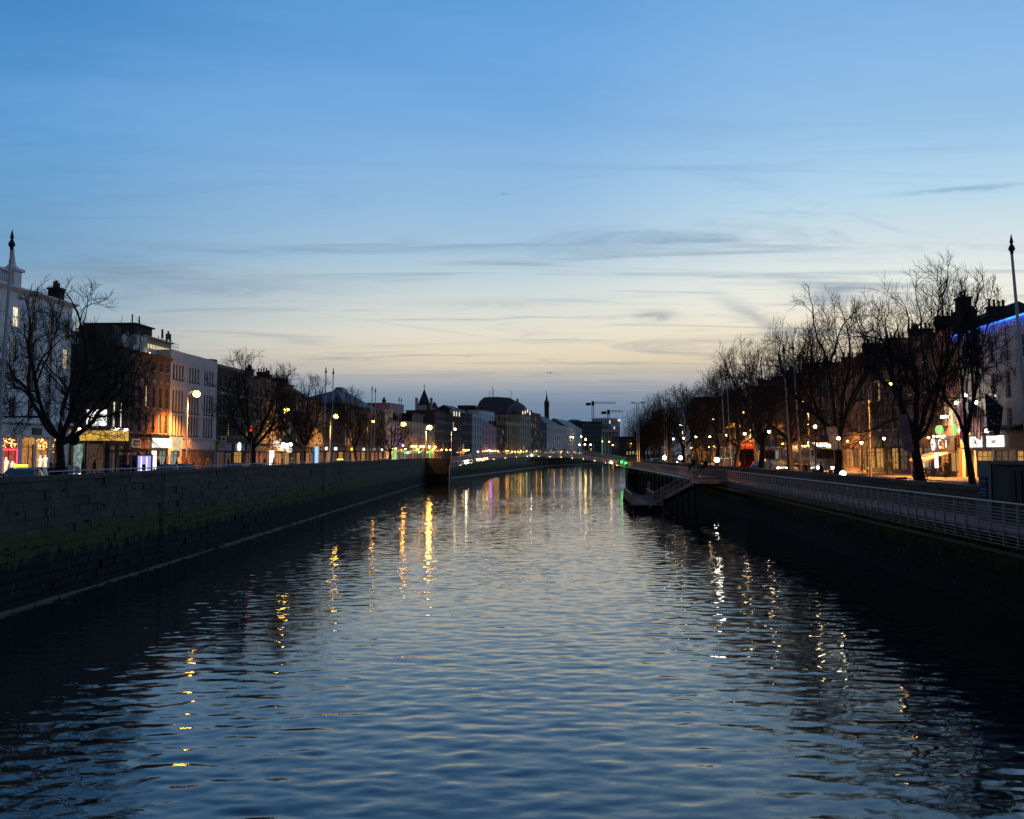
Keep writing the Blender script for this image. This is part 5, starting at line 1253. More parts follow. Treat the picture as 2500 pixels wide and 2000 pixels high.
TP = [tree_meshes(3, 15.0, 1.0, .36, .24, (-.12, .05), 6, .43), tree_meshes(8, 14.6, .95, .38, .26, (.06, 0), 6, .43), tree_meshes(15, 15.0, 1.05, .38, .25, (-.12, -.04), 6, .44),
      tree_meshes(52, 11.8, 1.2, .30, .28, (-.02, .05), 6, .42), tree_meshes(31, 12.2, 1.05, .28, .28, (.05, 0), 5, .38), tree_meshes(44, 12.6, .85, .21, .30, (.02, 0), 4, .24)]
def tree(k, X, Y, label, group, s=1.0, rz=0.0, sz=None, gz=GZ):
    t = thing('plane_tree', label, 'tree', (X, Y, gz), rz, group); t.scale = (s, s, sz or s)
    add('trunk', TP[k][0], t); add('crown', TP[k][1], t)
    return t
GN, GS = 'bare plane trees along the north quay', 'bare plane trees along the south quay'
tree(3, -26.3, 66.5, 'wide spreading bare tree in front of the white corner building', GS, 1.0, 2.2)
tree(3, -26.0, 114, 'bare tree beside the red traffic light in front of the dark brick blocks', GS, 1.03, .6)
tree(3, -25.6, 139, 'bare tree right of the dark brick block, left of twin flagpoles', GS, .98, 4.0)
tree(4, -25.2, 184, 'bare rounded tree before the broad shallow roofed building', GS, 1.03, 2.5)
tree(3, -24.6, 228, 'farthest bare tree on the south quay, before the shallow roof end', GS, .9, 5.5)
tree(5, hx(2372, 66), 66, 'slim forked bare tree by the dark kiosk and the flags', GN, 1.0, .4)
NT_ = [(1, 28.0, 78, 1.0, 1.2, 'thick trunked bare tree with a hanging banner near the awning cafe'), (0, 28.6, 100, 1.06, 3.3, 'leaning bare tree with a pinkish banner before the tank lorry'),
       (2, 29.2, 119, 1.02, .5, 'bare tree behind the pair of white flagpoles on the north quay'), (1, 29.8, 136, 1.06, 4.4, 'bare tree between the lorry trailer and the grey coach'),
       (0, 30.3, 153, 1.0, 5.4, 'bare tree just right of the red double decker bus'), (2, 30.8, 171, .97, 2.1, 'bare tree just left of the red double decker bus'),
       (1, 31.3, 190, .96, 2.9, 'bare tree above the gangway landing by twin flagpoles'), (0, 31.8, 210, .98, .2, 'bare tree behind the middle floodlight on the north quay'),
       (2, 32.2, 232, .94, 3.8, 'bare tree left of the middle floodlight on the north quay'), (1, 32.8, 255, .95, 5.9, 'bare tree beside the tall twin headed lamp mast')]
for k, X, Y, s, rz, lab in NT_: tree(k, X, Y, lab, GN, s, rz)
for k, X, Y, s, w_ in ((0, 36.5, 292, .98, 'nearest bare tree of the dark clump, just behind the footbridge end'), (2, 41, 300, 1.0, 'bare tree of the dark clump right of the twin headed mast'), (1, 36.5, 316, .95, 'bare tree of the dark clump left of the twin headed mast'), (2, 42, 330, .95, 'bare tree of the dark clump behind the twin headed mast'),
                     (0, 41, 350, .95, 'bare tree at the left edge of the dark clump'), (1, 46, 372, .9, 'bare tree far back in the middle of the dark clump'), (2, 48, 400, .9, 'bare tree far back at the left of the dark clump'), (0, 53, 425, .85, 'farthest bare tree of the dark clump beyond the footbridge')):
    tree(k, X, Y, w_, 'trees beyond the footbridge', s, X * 1.7)

# ================================================================== flagpoles, lamps, signs
def flagpole(label, base, top, group, r=.10):
    t = thing('flagpole', label, 'flagpole', base, group=group); v = Vector(top) - Vector(base)
    mb = MB(); mb.path([(0, 0, 0), v * .5, v * .94], [r, r * .85, r * .62], 8); mb.build('shaft', M['pole'], t, smooth=True)
    mb = MB(); mb.lathe([(r * 1.9, 0), (r * 1.9, .3), (r * 1.2, .45)], n=8); mb.build('base_collar', M['pole'], t)
    mb = MB(); q = v * .94
    mb.lathe([(r * .7, 0), (r * .8, .12), (r * 1.6, .25), (r * 1.3, .36), (r * .5, .5), (r * .9, .6), (r * .1, 1.0)], q, 8); mb.build('finial', M['trim_dark'], t, smooth=True)
    return t
PG = 'flagpoles standing in pairs along the quays'
b = Vector((-24.4, 53.6, GZ)); flagpole('tall bare flagpole at the picture\'s left edge before the white building', b, at(31, 572, 53.6), PG, .11)
b = Vector((25.2, 55.0, GZ)); flagpole('tall bare flagpole before the blue lit building at the right edge', b, at(2467, 583, 55.0), PG, .11)
for lab, Y, xt, yt, xb in (('left flagpole of the nearest pair on the south quay', 149, 796, 898, 791), ('right flagpole of the nearest pair on the south quay', 153, 814, 901, 808),
                           ('left flagpole of the second pair on the south quay', 199, 909, 943, 905), ('right flagpole of the second pair on the south quay', 203, 917, 947, 913),
                           ('left flagpole of the farthest pair on the south quay', 241, 975, 970, 971), ('right flagpole of the farthest pair on the south quay', 245, 980, 972, 977),
                           ('left flagpole of the pair before the tank lorry', 107, 1912, 845, 1930), ('right flagpole of the pair before the tank lorry', 109, 1935, 838, 1955),
                           ('left flagpole of the pair beside the red double decker bus', 148, 1760, 909, 1772), ('right flagpole of the pair beside the red double decker bus', 151, 1774, 904, 1784),
                           ('left flagpole of the pair above the pontoon', 188, 1667, 953, 1675), ('right flagpole of the pair above the pontoon', 192, 1675, 944, 1682),
                           ('left flagpole of the farthest pair on the north quay', 222, 1620, 972, 1624), ('right flagpole of the farthest pair on the north quay', 225, 1625, 972, 1629)):
    b = at(xb, HZ, Y); b.z = GZ; flagpole(lab, b, at(xt, yt, Y), PG)
t = thing('lamp_mast', 'tall twin headed lamp mast near the north end of the footbridge', 'lamp mast', (hx(1558, 266), 266, GZ)); z = hz(984, 266) - GZ
for x in (-.22, .22): mb = MB(); mb.path([(x, 0, 0), (x, 0, z)], [.13, .08], 8); mb.build('shaft', M['pole'], t)
mb = MB(); mb.tube((-1.0, 0, z), (1.0, 0, z), .07); mb.build('crossarm', M['pole'], t)
for x in (-1.1, 1.1): mb = MB(); mb.loft([[(x - .5, -.3, z - .08), (x + .5, -.3, z - .08), (x + .5, .3, z - .08), (x - .5, .3, z - .08)], [(x - .35, -.2, z + .18), (x + .35, -.2, z + .18), (x + .35, .2, z + .18), (x - .35, .2, z + .18)]]); mb.build('lamp_head', M['trim_dark'], t)

def street_lamp(label, head, base_xy, mat, r=.26, group='street lamps along the quays', gz=GZ, watts=0):
    head = Vector(head); bx_, by_ = base_xy
    t = thing('street_lamp', label, 'street lamp', (bx_, by_, gz), group=group); h = head - Vector((bx_, by_, gz)); z = h.z
    mb = MB(); mb.path([(0, 0, 0), (0, 0, 1.4), (0, 0, 1.42), (0, 0, z - .5)], [.14, .13, .09, .06], 8); mb.build('post', M['pole'], t)
    mb = MB(); mb.path([(0, 0, z - .55), (h.x * .12, h.y * .12, z + .05), (h.x * .5, h.y * .5, z + .34), (h.x, h.y, z + .30)], .045, 6); mb.build('arm', M['pole'], t)
    mb = MB(); mb.lathe([(.06, .34), (r * .9, .22), (r * 1.1, r * .35), (r * 1.05, r * .25)], (h.x, h.y, z), 10); mb.build('housing', M['trim_dark'], t)
    mb = MB(); mb.ball((h.x, h.y, z), r, 12, 8, sq=(1, 1, .85)); mb.build('lamp_globe', mat, t, smooth=True)
    if watts:                                                    # a cut-off lantern throws its light down on street and house fronts
        li = bpy.data.lights.new('lamp_light', 'SPOT'); li.energy = watts; li.color = (1.0, .34, .06) if mat in (M['lamp_orange'],) else (1.0, .46, .12); li.spot_size = R(140); li.spot_blend = .5; li.shadow_soft_size = .25
        add('lamp_light', li, t, (h.x, h.y, z - r - .05))
    return t
SOUTH_LAMPS = [(480, 962, 132, 455, 'lamp_orange', .42, 'orange street lamp before the pale concrete office block'), (700, 1000, 179, 693, 'lamp_yellow', .40, 'yellow street lamp at the end of the long dark brick block'),
    (820, 1017, 212, 805, 'lamp_yellow', .46, 'yellow street lamp between the twin flagpoles and the rounded tree'), (911, 1029, 245, 897, 'lamp_orange', .30, 'street lamp near the second pair of south quay flagpoles'),
    (985, 1036, 268, 975, 'lamp_orange', .58, 'orange street lamp before the lilac house'), (1048, 1044, 300, 1040, 'lamp_yellow', .66, 'large yellow street lamp before the peach corner building')]
for px, py, Y, pb, mt, r, lab in SOUTH_LAMPS: street_lamp(lab, at(px, py, Y), (hx(pb, Y), Y), M[mt], r, watts=17000 if Y < 220 else (4000 if Y < 260 else (1500 if Y < 290 else 30000)))
for px, py, mt, lab in ((1111, 1048, 'lamp_white', 'pale street lamp before the dark brown far house'), (1214, 1056, 'lamp_white', 'pale street lamp right of the purple lit pub'), (1232, 1053, 'lamp_yellow', 'yellow green street lamp before the columned far house'),
                        (1276, 1056, 'lamp_yellow', 'yellow street lamp below the pale lit dome'), (1305, 1059, 'lamp_white', 'pale lamp before the pink lit warehouse'), (1345, 1060, 'lamp_yellow', 'yellow street lamp below the needle spire')):
    k = (px - 1250) / F; Y = (-17 - 333 * .1172 - 6) / (k - .1172); p = at(px, py, Y); street_lamp(lab, p, (p.x - 1.2, Y), M[mt], .42, watts=12000)
far_l = [(1313, 1062, 640, 'lamp_white', 'distant pale lamp just right of the pink lit warehouse lamp'), (1392, 1067, 690, 'lamp_white', 'left of two touching distant lamps before the green roofed stone building'), (1399, 1068, 690, 'lamp_white', 'right of two touching distant lamps before the green roofed stone building'),
         (1419, 1066, 700, 'lamp_white', 'distant lamp at the right end of the green roofed stone building'), (1430, 1073, 700, 'lamp_yellow', 'distant orange lamp at the left edge of the dark modern block'), (1415, 1086, 620, 'lamp_white', 'leftmost of three low distant lamps under the dark modern block'),
         (1428, 1085, 640, 'lamp_white', 'middle of three low distant lamps under the dark modern block'), (1442, 1086, 640, 'lamp_white', 'rightmost of three low distant lamps under the dark modern block'), (1470, 1078, 960, 'lamp_yellow', 'distant yellow lamp before the left columns of the domed building'),
         (1487, 1079, 960, 'lamp_yellow', 'distant yellow lamp before the middle of the domed building'), (1503, 1079, 960, 'lamp_yellow', 'distant yellow lamp before the right columns of the domed building'), (1517, 1079, 960, 'lamp_yellow', 'highest left lamp of the yellow cluster by the dark tree clump'),
         (1520, 1082, 960, 'lamp_yellow', 'low left lamp of the yellow cluster by the dark tree clump'), (1528, 1080, 960, 'lamp_yellow', 'middle lamp of the yellow cluster by the dark tree clump'), (1533, 1083, 960, 'lamp_yellow', 'low right lamp of the yellow cluster by the dark tree clump'),
         (1496, 1087, 940, 'lamp_white', 'left of two low white lamps below the domed building'), (1507, 1087, 940, 'lamp_white', 'right of two low white lamps below the domed building'), (1541, 1083, 930, 'lamp_small', 'small white distant lamp at the edge of the dark tree clump')]
for px, py, Y, mt, lab in far_l:
    p = at(px, py, Y); mt = mt if Y < 800 else 'lamp_far'; street_lamp(lab, p, (p.x - 1.0, Y), M[mt], .48 if Y < 800 else .62, 'distant street lamps beyond the footbridge')
NORTH_LAMPS = [(2178, 937, 111, 2124, 'lamp_orange', .24, 'orange street lamp with a tall post before the orange brick house'), (1956, 980, 147, 1976, 'lamp_yellow', .24, 'yellow street lamp right of the flagpoles before the lorry'),
    (1817, 1007, 186, 1833, 'lamp_yellow', .26, 'yellow street lamp above the red double decker bus'), (1743, 1023, 224, 1752, 'lamp_small', .2, 'small white street lamp left of the bus flagpoles'), (1663, 1038, 262, 1668, 'lamp_small', .26, 'small white street lamp at the far end of the north quay')]
for px, py, Y, pb, mt, r, lab in NORTH_LAMPS: street_lamp(lab, at(px, py, Y), (hx(pb, Y), Y), M[mt], r, watts=34000)
for px, py, Y, lab in ((1990, 1042, 103, 'pale promenade lamp beside the leaning banner tree'), (1878, 1054, 123, 'pale promenade lamp above the parked dark cars'), (1818, 1059, 139, 'pale promenade lamp above the red bus roof'), (1772, 1063, 154, 'pale promenade lamp between the bus flagpoles'),
                       (1733, 1066, 168, 'pale promenade lamp left of the bus flagpoles'), (1699, 1067, 184, 'pale promenade lamp over the seated figures'), (1669, 1070, 200, 'pale promenade lamp at the pontoon flagpoles'), (1644, 1072, 214, 'farthest pale promenade lamp on the north quay'),
                       (2047, 1070, 96, 'pale promenade lamp right of the pinkish banner'), (2103, 1081, 118, 'pale lamp left of the tall orange street lamp post'), (2158, 1071, 121, 'pale lamp right of the tall orange street lamp post')):
    p = at(px, py, Y); t = thing('promenade_lamp', lab, 'lamp', (p.x, Y, GZ), group='promenade lamps along the north quay'); z = p.z - GZ
    mb = MB(); mb.path([(0, 0, 0), (0, 0, z - .2)], [.06, .04], 6); mb.build('post', M['iron'], t)
    mb = MB(); mb.lathe([(.05, -.22), (.09, -.16), (.03, -.1)], (0, 0, z), 8); mb.lathe([(.03, .14), (.12, .13), (.02, .28)], (0, 0, z), 8); mb.build('cap', M['iron'], t)
    mb = MB(); mb.ball((0, 0, z), .14, 10, 6); mb.build('lamp_globe', M['lamp_small'], t, smooth=True)
for px, py, Y, r, lab in ((2057, 1158, 94, .30, 'bright white floodlight on the wall below the leaning banner tree'), (1750, 1123, 150, .34, 'bright floodlight left of the red bus'), (1661, 1118, 196, .36, 'bright floodlight in the middle of the north quay'), (1622, 1118, 222, .38, 'bright floodlight farthest along the north quay')):
    p = at(px, py, Y); t = thing('floodlight', lab, 'floodlight', (p.x, Y, GZ), group='floodlights on the north quay'); z = p.z - GZ
    mb = MB(); mb.tube((0, .1, -.1), (0, .1, max(z - .1, .05)), .05); mb.build('stand', M['iron'], t)
    mb = MB(); mb.loft([[(-r, -.05, z - r), (r, -.05, z - r), (r, -.05, z + r), (-r, -.05, z + r)], [(-r * .6, .35, z - r * .6), (r * .6, .35, z - r * .6), (r * .6, .35, z + r * .6), (-r * .6, .35, z + r * .6)]]); mb.build('housing', M['iron'], t)
    mb = MB(); mb.lathe([(r * .9, -.02), (r * .8, .06), (.02, .1)], (0, 0, 0), 12); mb.build('lens', M['lamp_flood'], t, (0, -.07, z), (PI / 2, 0, 0))

# road signs, shelter, poster panel, guard rails on the south quay
def post_sign(label, px, Y, ztop, parts, xoff=0):
    x = hx(px, Y); t = thing('road_sign', label, 'road sign', (x, Y, GZ)); mb = MB(); mb.tube((0, 0, 0), (0, 0, ztop - GZ), .045, n=8); mb.build('post', M['pole'], t); parts(t); return t
def round_plate(t):
    z = hz(1073, 67) - GZ; mb = MB(); mb.lathe([(.02, -.03), (.36, -.03), (.36, .03), (.02, .03)], n=20); d = mb.build('plate', M['sign_white'], t, (.05, -.09, z), (PI / 2, 0, 0))
    mb = MB(); mb.lathe([(.30, .0305), (.36, .0305), (.36, .04), (.30, .04)], n=20); mb.build('rim', M['sign_dark'], d); mb = MB(); mb.box((-.2, -.12, .031), (.2, -.02, .04)); mb.build('band', M['sign_dark'], d)
post_sign('white round road sign on a post beside the spreading tree', 178, 67, hz(1066, 67), round_plate)
def rect_plate(mat, w_, z0, z1, mark):
    def f(t):
        mb = MB(); mb.box((-w_ / 2, -.10, z0 - GZ), (w_ / 2, -.06, z1 - GZ)); p = mb.build('plate', M[mat], t)
        zc = (z0 + z1) / 2 - GZ; mb = MB(); mb.lathe([(.02, -.02), (w_ * .3, -.02), (w_ * .3, 0), (.02, 0)], n=14); mb.build('roundel', M[mark], p, (0, -.105, zc + (z1 - z0) * .22), (PI / 2, 0, 0))
        mb = MB()
        for k in range(3): mb.box((-w_ * .32, -.112, zc - .12 - .2 * k), (w_ * .32, -.103, zc - .05 - .2 * k))
        mb.build('print', M[mark], p)
    return f
post_sign('yellow rectangular sign on a leaning post below the dark brick block', 530, 100, hz(1077, 100), rect_plate('sign_yellow', .36, hz(1097, 100), hz(1077, 100), 'sign_dark'))
post_sign('white sign with red roundel on a post beside the yellow sign', 546, 101, hz(1065, 101), rect_plate('sign_white', .48, hz(1091, 101), hz(1065, 101), 'sign_red'))
post_sign('orange backed sign on a post behind the third bare tree', 740, 125, hz(1085, 125), rect_plate('sign_yellow', .3, hz(1101, 125), hz(1086, 125), 'sign_red'))
t = thing('traffic_light', 'traffic light showing red by the second bare tree', 'traffic light', (hx(613, 112), 112, GZ)); z = hz(1055, 112) - GZ
mb = MB(); mb.tube((0, 0, 0), (0, 0, z + .4), .06, n=8); mb.build('post', M['trim_grey'], t); mb = MB(); mb.box((-.2, -.28, z - .75), (.2, -.07, z + .4)); mb.build('signal_box', M['black'], t)
for dz_i, mt in ((.18, 'lamp_red'), (-.18, 'black'), (-.54, 'black')): mb = MB(); mb.ball((0, -.3, z + dz_i), .13 if mt == 'black' else .16, 10, 6); mb.build('lens', M[mt], t, smooth=True)
mb = MB(); mb.ball((.12, -.1, z - .15), .1); mb.build('repeater_lens', M['lamp_red'], t)
t = thing('bus_shelter', 'glass bus shelter with brown roof before the corner pub', 'bus shelter', (hx(280, 84), 84, GZ)); W_ = hx(329, 84) - hx(280, 84)
mb = MB(); mb.box((-.1, -.8, 2.42), (W_ + .1, .8, 2.58)); mb.build('roof', M['wood_slat'], t)
for x in (.04, W_ - .04):
    for y in (-.7, .7): mb = MB(); mb.box((x - .04, y - .04, 0), (x + .04, y + .04, 2.418)); mb.build('post', M['trim_grey'], t)
for k in range(2): mb = MB(); mb.box((.1 + k * W_ / 2, .69, .3), (W_ / 2 - .05 + k * W_ / 2, .71, 2.2)); mb.build('glass_panel', M['car_glass'], t)
mb = MB(); mb.box((.2, .25, .45), (W_ - .2, .6, .5)); mb.build('bench', M['steel'], t)
t = thing('poster_panel', 'lit purple advertising panel beside the bus shelter', 'poster panel', (hx(336, 86), 86, GZ)); W_ = hx(369, 86) - hx(336, 86); z0, z1 = .25, hz(1113, 86) - GZ
mb = MB(); mb.box((-.08, 0, 0), (W_ + .08, .22, z1 + .1)); mb.build('case', M['black'], t)
mb = MB(); mb.box((0, -.03, z0), (W_, -.002, z1)); p = mb.build('poster', M['sign_purple'], t)
mb = MB()
for x0, x1, a, b in ((.26, .34, .4, .96), (.66, .74, .4, .96), (.26, .74, .33, .4), (.28, .72, .06, .28)): mb.box((W_ * x0, -.045, z0 + (z1 - z0) * a), (W_ * x1, -.032, z0 + (z1 - z0) * b))
mb.build('poster_print', M['sign_lit'], p)
mb = MB(); mb.box((W_ * .36, -.05, z0 + (z1 - z0) * .42), (W_ * .64, -.035, z0 + (z1 - z0) * .66)); mb.build('poster_figure', M['sign_dark'], p)
GR = MB(); GR.tube((0, 0, 0), (0, 0, 1.32), .032, n=6); GR = GR.mesh('post', M['steel'])
for lab, ya, yb in (('grey pedestrian guard rail between the spreading tree and the bus shelter', 62, 92), ('grey pedestrian guard rail below the pale office block', 93, 118), ('grey pedestrian guard rail before the long dark brick block', 119, 142), ('far grey pedestrian guard rail by the twin flagpoles', 148, 190)):
    X0 = LX(ya) - 3.05; t = thing('guard_rail', lab, 'guard rail', (X0, ya, GZ), group='guard rails on the south quay'); n = int((yb - ya) / 2.0)
    for i in range(n + 1): y = (yb - ya) * i / n; add('post', GR, t, (LX(ya + y) - 3.05 - X0, y, 0))
    for z, r in ((1.32, .045), (.70, .025)): mb = MB(); mb.path([(0, 0, z), (LX(yb) - 3.05 - X0, yb - ya, z)], r, 6); mb.build('rail', M['steel'], t)

# banners, flags
def banner(label, x0, x1, y0, y1, xs, Y, mat='banner'):
    """hanging cloth tied to a leaning trunk: top edge at y0, bottom at y1, bottom shifted by xs pixels"""
    c = at((x0 + x1) / 2, y1, Y); P = lambda x, y: at(x, y, Y) - c
    a, b, d, e = P(x0, y0), P(x1, y0), P(x1 + xs, y1), P(x0 + xs, y1); n = 8; mb = MB()
    rows = []
    for i in range(n + 1):
        L_, R_ = a.lerp(e, i / n), b.lerp(d, i / n); rows.append([L_.lerp(R_, k / 6) + Vector((0, .05 * math.sin(k * 1.3 + i * .5), 0)) for k in range(7)])
    for i in range(n):
        for k in range(6): mb.quad(rows[i][k], rows[i][k + 1], rows[i + 1][k + 1], rows[i + 1][k]); mb.quad(*[v + Vector((0, .012, 0)) for v in (rows[i][k + 1], rows[i][k], rows[i + 1][k], rows[i + 1][k + 1])])
    o = mb.build('banner', M[mat], None, c, label=label, category='banner', group='banners tied to trees'); return o
banner('pinkish grey banner tied to the leaning tree before the lorry', 2016, 2042, 1042, 1098, 14, 97.5)
banner('long grey banner tied to the thick trunked tree near the cafe', 2192, 2216, 1012, 1102, 16, 75.6)
banner('small purple grey banner beside the red bus flagpoles', 1752, 1772, 1058, 1092, 6, 146)
def flag(label, foot, tip, kind, drop, wd):
    t = thing('flag', label, 'flag', foot, group='flags on the pale building'); tip = Vector(tip) - Vector(foot)
    mb = MB(); mb.path([(0, 0, 0), tip], .045, 6); mb.build('flagstaff', M['sign_white'], t)
    a, b = tip * .97, tip * .30; n, m_ = 14, 13; rows = []
    for i in range(n + 1):
        f = i / n; row = []
        for k in range(m_ + 1):
            q = a.lerp(b, (k / m_) * (1 - .25 * f)); row.append(q + Vector((.10 * math.sin(k * 1.1 + f * 2.0) * f, .14 * math.sin(k * .9 + 1 + f) * f, -drop * f * (1 - .05 * math.cos(k)))))
        rows.append(row)
    mats = {'stripes': [M['flag_red'], M['flag_white'], M['flag_blue']], 'stars': [M['flag_blue'], M['star']], 'purple': [M['flag_purple'], M['flag_white']]}[kind]; mb = MB()
    for i in range(n):
        for k in range(m_):
            mi = (k % 2) if kind == 'stripes' else 0
            if kind == 'stripes' and i < 6 and k < 7: mi = 2
            if kind == 'purple' and k in (0, 1, 6): mi = 1
            mb.quad(rows[i][k], rows[i][k + 1], rows[i + 1][k + 1], rows[i + 1][k], mi)
    cl = mb.build('cloth', mats, t, smooth=True)
    if kind == 'stars':
        for q in range(12):
            i_, k_ = n * .5 + n * .3 * math.sin(q * PI / 6), m_ * .5 + m_ * .34 * math.cos(q * PI / 6); p = rows[int(i_)][int(k_)]
            st = MB(); pts = [(p.x + (.13 if j % 2 == 0 else .055) * math.sin(j * PI / 5), p.y - .05, p.z + (.13 if j % 2 == 0 else .055) * math.cos(j * PI / 5)) for j in range(10)]
            st.loft([pts, [(x, y + .02, z) for x, y, z in pts]]); st.build('star', M['star'], cl)
    if kind == 'stripes':
        for q in range(12): p = rows[1 + (q // 4) * 2][1 + (q % 4)]; st = MB(); st.ball((p.x, p.y - .03, p.z), .05, 6, 4); st.build('star', M['flag_white'], cl)
    return t
def fp(px, py, Y): return at(px, py, Y)
flag('purple and white flag hanging beside the slim forked tree', (FRX(107.0), 107.0, hz(1000, 107) - .6), at(2338, 976, 103.5) , 'purple', 3.3, 2)
flag('red and white striped flag with blue corner on the pale building', (FRX(101.5), 101.5, 10.3), (FRX(101.5) - 2.9, 99.8, 11.9), 'stripes', 2.9, 2)
flag('dark blue flag with a ring of gold stars at the right edge', (FRX(97.0), 97.0, 10.4), (FRX(97.0) - 2.9, 95.5, 12.2), 'stars', 2.8, 2)

# ================================================================== vehicles
def rr(w_, y, z0, z1, c=.12):
    """rounded-rectangle section across a vehicle"""
    return [(-w_ + c, y, z0), (w_ - c, y, z0), (w_, y, z0 + c), (w_, y, z1 - c), (w_ - c, y, z1), (-w_ + c, y, z1), (-w_, y, z1 - c), (-w_, y, z0 + c)]
WHL = {}
def wheel_mesh(r, w_):
    if (r, w_) not in WHL:
        a = MB(); a.lathe([(r * .62, -w_ / 2), (r * .93, -w_ / 2), (r, -w_ * .3), (r, w_ * .3), (r * .93, w_ / 2), (r * .62, w_ / 2)], n=18)
        b = MB(); b.lathe([(.02, -w_ * .36), (r * .6, -w_ * .42), (r * .62, w_ * .42), (.02, w_ * .36)], n=10); WHL[(r, w_)] = (a.mesh('tyre', M['rubber'], True), b.mesh('rim', M['steel']))
    return WHL[(r, w_)]
def wheel(parent, x, y, r, w_):
    a, b = wheel_mesh(r, w_); o = add('wheel', None, parent, (x, y, r), (0, PI / 2, 0)); add('tyre', a, o); add('rim', b, o); return o
def car(label, X, Y, rz, paint, head=True, tail=True, group='cars on the quays', estate=False, taxi=False):
    """front faces local -y"""
    t = thing('car', label, 'car', (X, Y, GZ - .115), rz, group)
    mb = MB(); mb.loft([rr(w_, y, z0, z1, .1) for y, w_, z0, z1 in ((-2.12, .66, .36, .58), (-2.02, .80, .26, .68), (-1.5, .87, .22, .80), (-.7, .89, .2, .90), (.9, .89, .2, .93), (1.7, .87, .24, .92), (2.08, .80, .3, .86), (2.16, .70, .38, .74))]); body = mb.build('body', M[paint], t, smooth=False)
    e = .35 if estate else 0
    mb = MB(); cab = [(-1.0, .80, .905, .93), (-.25, .68, .9, 1.40), (.35, .66, .9, 1.47), (1.1 + e, .65, .9, 1.42), (1.85, .76, .9, .96 + e * .8)]
    mb.loft([[(-.82, y, z0), (.82, y, z0), (w_, y, z1), (-w_, y, z1)] for y, w_, z0, z1 in cab]); mb.build('windows', M['car_glass'], t)
    mb = MB(); mb.loft([[(-w_, y, z - .05), (w_, y, z - .05), (w_ - .08, y, z + .012), (-w_ + .08, y, z + .012)] for y, w_, z in ((-.25, .685, 1.40), (.35, .67, 1.475), (1.1 + e, .66, 1.425))]); mb.build('roof', M[paint], t)
    for s in (-1, 1):
        for y in (-1.32, 1.32): wheel(t, s * .80, y, .32, .2)
        mb = MB(); mb.ball((s * .60, -2.06, .60), .13, 10, 6, sq=(1.3, .5, .8)); mb.build('headlight', M['lamp_head'] if head else M['sign_white'], t, smooth=True)
        mb = MB(); mb.ball((s * .66, 2.12, .72), .13, 10, 6, sq=(1.1, .5, 1)); mb.build('tail_light', M['lamp_tail'] if tail else M['sign_red'], t, smooth=True)
        mb = MB(); mb.box((s * .95 - .1, -.75, .92), (s * .95 + .1, -.62, 1.06)); mb.build('wing_mirror', M[paint], t)
        mb = MB(); mb.box((s * .70 - .035, .35, .93), (s * .74 + .035, .43, 1.44)); mb.build('door_pillar', M[paint], t)
    mb = MB(); mb.box((-.26, 2.155, .52), (.26, 2.18, .63)); mb.box((-.26, -2.15, .42), (.26, -2.125, .53)); mb.build('number_plate', M['sign_white'], t)
    if taxi: mb = MB(); mb.box((-.45, .1, 1.5), (.45, .3, 1.68)); mb.build('roof_sign', M['sign_amber'], t)
    return t
sx_ = lambda px, Y: hx(px, Y)
car('pale blue hatchback on the road before the white corner building', sx_(62, 75), 75, R(8), 'car_blue')
car('dark car with red tail lights beside the pale blue hatchback', sx_(98, 79.5), 79.5, R(182), 'car_grey')
car('black taxi with lit roof sign at the left picture edge', sx_(14, 76), 78.2, R(2), 'car_black', taxi=True)
car('dark rounded car behind the spreading tree trunk', sx_(152, 90), 90, R(0), 'car_black', estate=True)
car('black car with bright headlights below the pale office block', sx_(452, 108), 108, R(4), 'car_black')
car('grey car reflecting lights behind the guard rail, left of the yellow sign', sx_(408, 103), 103, R(4), 'car_grey')
car('black saloon right of the yellow sign and white sign', sx_(578, 118), 118, R(2), 'car_black')
car('silver car under the second bare tree', sx_(630, 125), 125, R(2), 'car_silver', estate=True)
car('yellow lit car near the second pair of south flagpoles', sx_(830, 168), 168, R(2), 'car_black', taxi=True)
car('far car with white headlights near the south flagpoles', sx_(936, 215), 215, R(0), 'car_grey')
car('farthest car on the south quay before the lilac house', sx_(985, 246), 246, R(-3), 'car_silver')
car('dark car with bright headlights left of the coach on the north quay', sx_(1862, 152), 152, R(12), 'car_black', taxi=True)
car('dark estate car beside the dark headlit car on the north quay', sx_(1893, 147), 147, R(12), 'car_grey', estate=True)
car('car with headlights far along the north quay near the mast', sx_(1600, 240), 240, R(5), 'car_silver')
car('black car far along the north quay behind the floodlight', sx_(1640, 235), 235, R(5), 'car_black')
# red double decker
t = thing('double_decker_bus', 'red open double decker tour bus seen from behind with glowing top panel', 'bus', (sx_(1822, 172), 172, GZ - .115), R(6))
mb = MB(); mb.loft([rr(1.26, y, .35, 3.15, .16) for y in (0, .1, 9.9, 10.0)]); mb.build('body', M['red_paint'], t)
mb = MB(); mb.loft([rr(1.28, y, 3.16, 4.3, .2) for y in (-.05, .6, .65)]); p = mb.build('top_panel', M['bus_sign'], t); mb = MB(); [mb.box((-.86 + .25 * k_, -.075, 3.60), (-.86 + .25 * k_ + (.15 if k_ % 3 else .19), -.055, 3.90)) for k_ in range(7)]; mb.build('panel_print', M['sign_orange'], p)
for s in (-1, 1): mb = MB(); mb.box((s * 1.27 - .03, .7, 3.16), (s * 1.27 + .03, 9.9, 4.0)); mb.build('upper_side', M['red_paint'], t)
mb = MB(); mb.box((-1.0, -.03, 2.0), (1.0, -.006, 2.8)); mb.build('rear_window', M['car_glass'], t); mb = MB(); [mb.box((-.7 + .36 * k_, -.045, 2.32), (-.7 + .36 * k_ + .26, -.033, 2.5)) for k_ in range(4)]; mb.build('rear_sign', M['trim_grey'], t)
